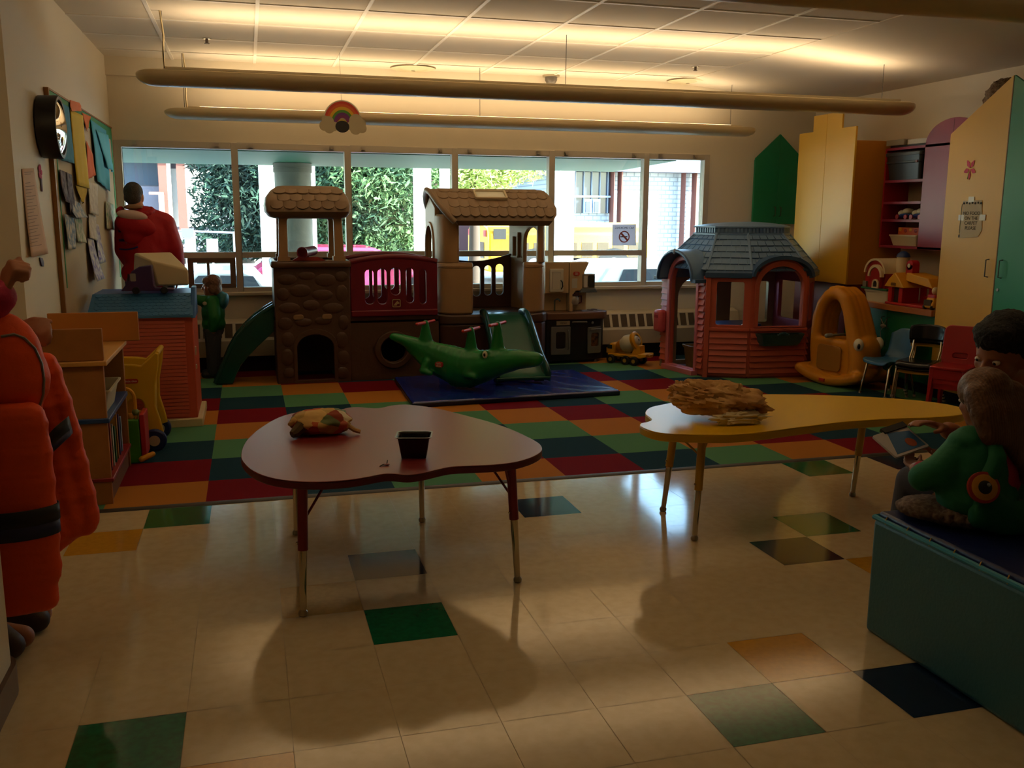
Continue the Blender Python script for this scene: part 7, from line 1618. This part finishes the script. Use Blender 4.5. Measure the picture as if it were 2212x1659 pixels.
    b = bx(372, 470, 366, 490, YL - .1, .08); obj('white_siding', b, mat('siding white', '#dcd8d0', .8), t, world=True)
    for p in ((349, 357), (388, 397)): b = bx(p[0], p[1], 332, 500, YL - .6, .4); obj('column', b, pt, t, world=True)
    for p in ((357, 366), (397, 402)): b = bx(p[0], p[1], 332, 480 if p[0] < 380 else 440, YL - .5, .35); obj('sunlit_pilaster', b, mat('siding white', '#dcd8d0', .8), t, world=True)
    b = bx(255, 340, 350, 400, YL - .05, .04); obj('window_band', b, gm, t, world=True)
    b = B()
    for a in ((322, 352, 415, 420), (345, 353, 420, 470)): bx(*a, YL - .9, .2, b)
    obj('brick_arch', b, mat('brick peach', '#b98270', .8), t, world=True)
    b = bx(575, 1115, 380, 560, 39., 4); tag(obj('brown_building', b, mat('brown siding', '#54383a', .9)), 'long low brown building behind the trees', 'building')
    # chain fence, sign post, road sign
    yf = 16.; fm2 = mat('fence steel', '#a8adb8', .4, .5, .6)
    t = thing('wire_fence', 'grey wire fence outside the first window bay', 'fence', (at(450, 540, Y=yf).x, yf, GZ))
    b = B(); a, c = at(368, 498, Y=yf), at(512, 503, Y=yf); b.cyl(a, c, .02, n=8); obj('top_rail', b, fm2, t, world=True)
    for px in (418, 506): k = at(px, 500, Y=yf); b = B(); b.cyl((k.x, yf, GZ), (k.x, yf, k.z), .03, n=10); obj('fence_post', b, fm2, t, world=True)
    k = at(406, 510, Y=15.); t = thing('road_sign', 'pale blank sign on a white post by the wire fence', 'sign', (k.x, 15, GZ))
    b = B(); b.box(k.x - .06, k.x + .06, 15, 15.08, GZ, k.z); obj('post', b, wp, t, world=True)
    b = B(); b.box(k.x - .10, k.x + .10, 14.95, 14.99, k.z - .02, k.z + .13); obj('plate', b, mat('sign plate', '#b9c4d6', .5), t, world=True)
    k = at(459, 535, Y=16.); t = thing('small_sign', 'small pinkish square notice sign low behind the fence', 'sign', (k.x, 16, GZ))
    b = B(); b.cyl((k.x, 16, GZ), (k.x, 16, k.z), .02, n=8); obj('post', b, fm2, t, world=True)
    b = B(); b.box(k.x - .10, k.x + .10, 15.95, 15.99, k.z - .1, k.z + .16); obj('plate', b, mat('notice plate', '#b8a6bd', .5), t, world=True)
    # school bus
    yb = 21.; ye = mat('bus yellow', '#e8a51a', .35, .5, coat=.3); bw = mat('bus window', '#1e222c', .1); bk = mat('bus black', '#15151a', .6)
    x0, x1 = at(1056, 520, Y=yb).x, at(1402, 520, Y=yb).x; zt, zw0, zw1 = at(1260, 488, Y=yb).z, at(1300, 560, Y=yb).z, at(1300, 524, Y=yb).z
    t = thing('school_bus', 'yellow school bus parked outside behind the larger climber tower', 'bus', ((x0 + x1) / 2, yb + 1.2, GZ))
    b = B(); b.prism([(yb, .05), (yb, zt - .2), (yb + .15, zt - .03), (yb + .7, zt + .08), (yb + 1.7, zt + .08), (yb + 2.25, zt - .03), (yb + 2.4, zt - .2), (yb + 2.4, .05)], 'x', x0, x1); obj('body', b, ye, t, world=True, bevel=.06)
    b = B(); b.box(x0 + .05, x1 - .05, yb - .012, yb, zw0 - .02, zw0 + .03); b.box(x0 + .05, x1 - .05, yb - .012, yb, .35, .40); obj('side_stripe', b, bk, t, world=True, smooth=0)
    nw = 8; w = (x1 - x0 - .9) / nw
    for k in range(nw): b = B(); b.box(x0 + .75 + k * w, x0 + .75 + (k + 1) * w - .13, yb - .012, yb + .01, zw0 + .05, zw1); obj('side_window', b, bw, t, world=True)
    # the rear end is canted a little towards the room
    b = B()
    for y in (yb + .5, yb + 1.3): b.box(x0 - .012, x0 + .01, y, y + .6, zw0 + .02, zw1)
    for a, c, d, e in ((1062, 1069, 505, 545), (1072, 1080, 507, 545), (1086, 1092, 508, 545)): pass
    obj('rear_window', b, bw, t, world=True)
    for y in (yb + .25, yb + 2.0): b = B(); b.box(x0 - .02, x0 + .01, y, y + .25, zt - .28, zt - .12); obj('warning_light', b, mat('light red', '#b0202a', .3), t, world=True)
    b = B(); b.box(x0 + .12, x0 + .45, yb - .012, yb + .01, zt - .34, zt - .08); obj('rear_quarter_panel', b, bk, t, world=True)
    for x in (x0 + 1.2, x1 - 1.0):
        b = B(); b.cyl((x, yb - .02, GZ + .45), (x, yb + .3, GZ + .45), .45, n=24); wl = obj('wheel', b, bk, t, world=True)
        b = B(); b.cyl((x, yb - .04, GZ + .45), (x, yb + .02, GZ + .45), .2, n=16); obj('hub', b, mat('hub grey', '#8d8d90', .5), wl, world=True)
    # cars
    def car(lab, x0, x1, y, h, m, flip=False, van=False):
        t = thing('car', lab, 'car', ((x0 + x1) / 2, y + .85, GZ)); L = x1 - x0
        pr = [(0, .3), (.0, .62), (.03, .75), (.22, .82), (.34, 1.25), (.40, 1.36), (.72, 1.38), (.80, 1.30), (.93, .90), (.99, .82), (1, .6), (1, .3)]
        if van: pr = [(0, .3), (0, .8), (.02, 1.0), (.06, 1.35), (.10, 1.42), (.90, 1.42), (.96, 1.3), (1, .9), (1, .3)]
        k = h / 1.42; P = [(x0 + L * ((1 - a) if flip else a), GZ + z * k) for a, z in pr]
        b = B(); b.prism(P, 'y', y, y + 1.7); bd = obj('body', b, m, t, world=True, bevel=.05)
        if van: gl = [[(.10 + .2 * j, 1.0), (.27 + .2 * j, 1.0), (.27 + .2 * j, 1.3), (.12 + .2 * j, 1.3)] for j in range(4)]
        else: gl = [[(.28, .9), (.52, .9), (.52, 1.28), (.40, 1.28)], [(.55, .9), (.86, .9), (.78, 1.26), (.55, 1.28)]]
        for g in gl: b = B(); b.prism([(x0 + L * ((1 - a) if flip else a), GZ + z * k) for a, z in g], 'y', y - .012, y + .02); obj('side_window', b, mat('car glass', '#38424e', .1), bd, world=True)
        for a in (.2, .8):
            x = x0 + L * a; b = B(); b.cyl((x, y - .01, GZ + .31), (x, y + .2, GZ + .31), .31, n=22); w = obj('wheel', b, bk, t, world=True)
            b = B(); b.cyl((x, y - .03, GZ + .31), (x, y + .02, GZ + .31), .18, n=14); obj('hub', b, mat('hub silver', '#b4b4b6', .4, .5, .5), w, world=True)
    wh = mat('car white', '#e4e4e2', .3, .5, coat=.5); rd = mat('car pink red', '#b8325a', .3, .5, coat=.5)
    y = 10.9; car('white van parked right outside the fifth window bay', at(1275, 600, Y=y).x, at(1275, 600, Y=y).x + 4.4, y, at(1340, 569, Y=y).z - GZ, wh, van=True)
    y = 14.9; car('pinkish red car parked left of the round column', at(520, 600, Y=y).x, at(520, 600, Y=y).x + 3.9, y, at(560, 530, Y=y).z - GZ, rd, True)
    y = 11.3; car('white car parked beyond the sliding window sash', at(300, 600, Y=y).x, at(300, 600, Y=y).x + 1.9, y, at(420, 580, Y=y).z - GZ, wh)
    b = B()
outside()
# ================================================================ light and view
def light():
    w = bpy.data.worlds.new('sky'); bpy.context.scene.world = w; w.use_nodes = True
    nt = w.node_tree; bg = nt.nodes['Background']
    s = nt.nodes.new('ShaderNodeTexSky'); s.sky_type = 'NISHITA'; s.sun_disc = False; s.sun_elevation = R(28); s.sun_rotation = R(115)
    nt.links.new(s.outputs[0], bg.inputs[0]); bg.inputs[1].default_value = 2.4
    l = bpy.data.lights.new('sun', 'SUN'); l.energy = 40; l.angle = R(.6); l.color = (1, .95, .87)
    o = bpy.data.objects.new('sun', l); C.objects.link(o)
    d = Vector((-.75, .45, -.5)).normalized(); o.rotation_euler = d.to_track_quat('-Z', 'Y').to_euler()
    p = bpy.data.lights.new('window_portal', 'AREA'); p.shape = 'RECTANGLE'; p.size = 5.9; p.size_y = 1.35; p.cycles.is_portal = True
    o = bpy.data.objects.new('window_portal', p); C.objects.link(o); o.location = (1.77, WY + .15, 1.45); o.rotation_euler = (R(-90), 0, 0)
light()
S = bpy.context.scene
S.view_settings.view_transform = 'Standard'; S.view_settings.look = 'None'; S.view_settings.gamma = 1; S.view_settings.use_curve_mapping = False
S.view_settings.exposure = .1
S.cycles.max_bounces = 8; S.cycles.diffuse_bounces = 5; S.cycles.transparent_max_bounces = 16; S.cycles.caustics_reflective = False; S.cycles.sample_clamp_indirect = 6
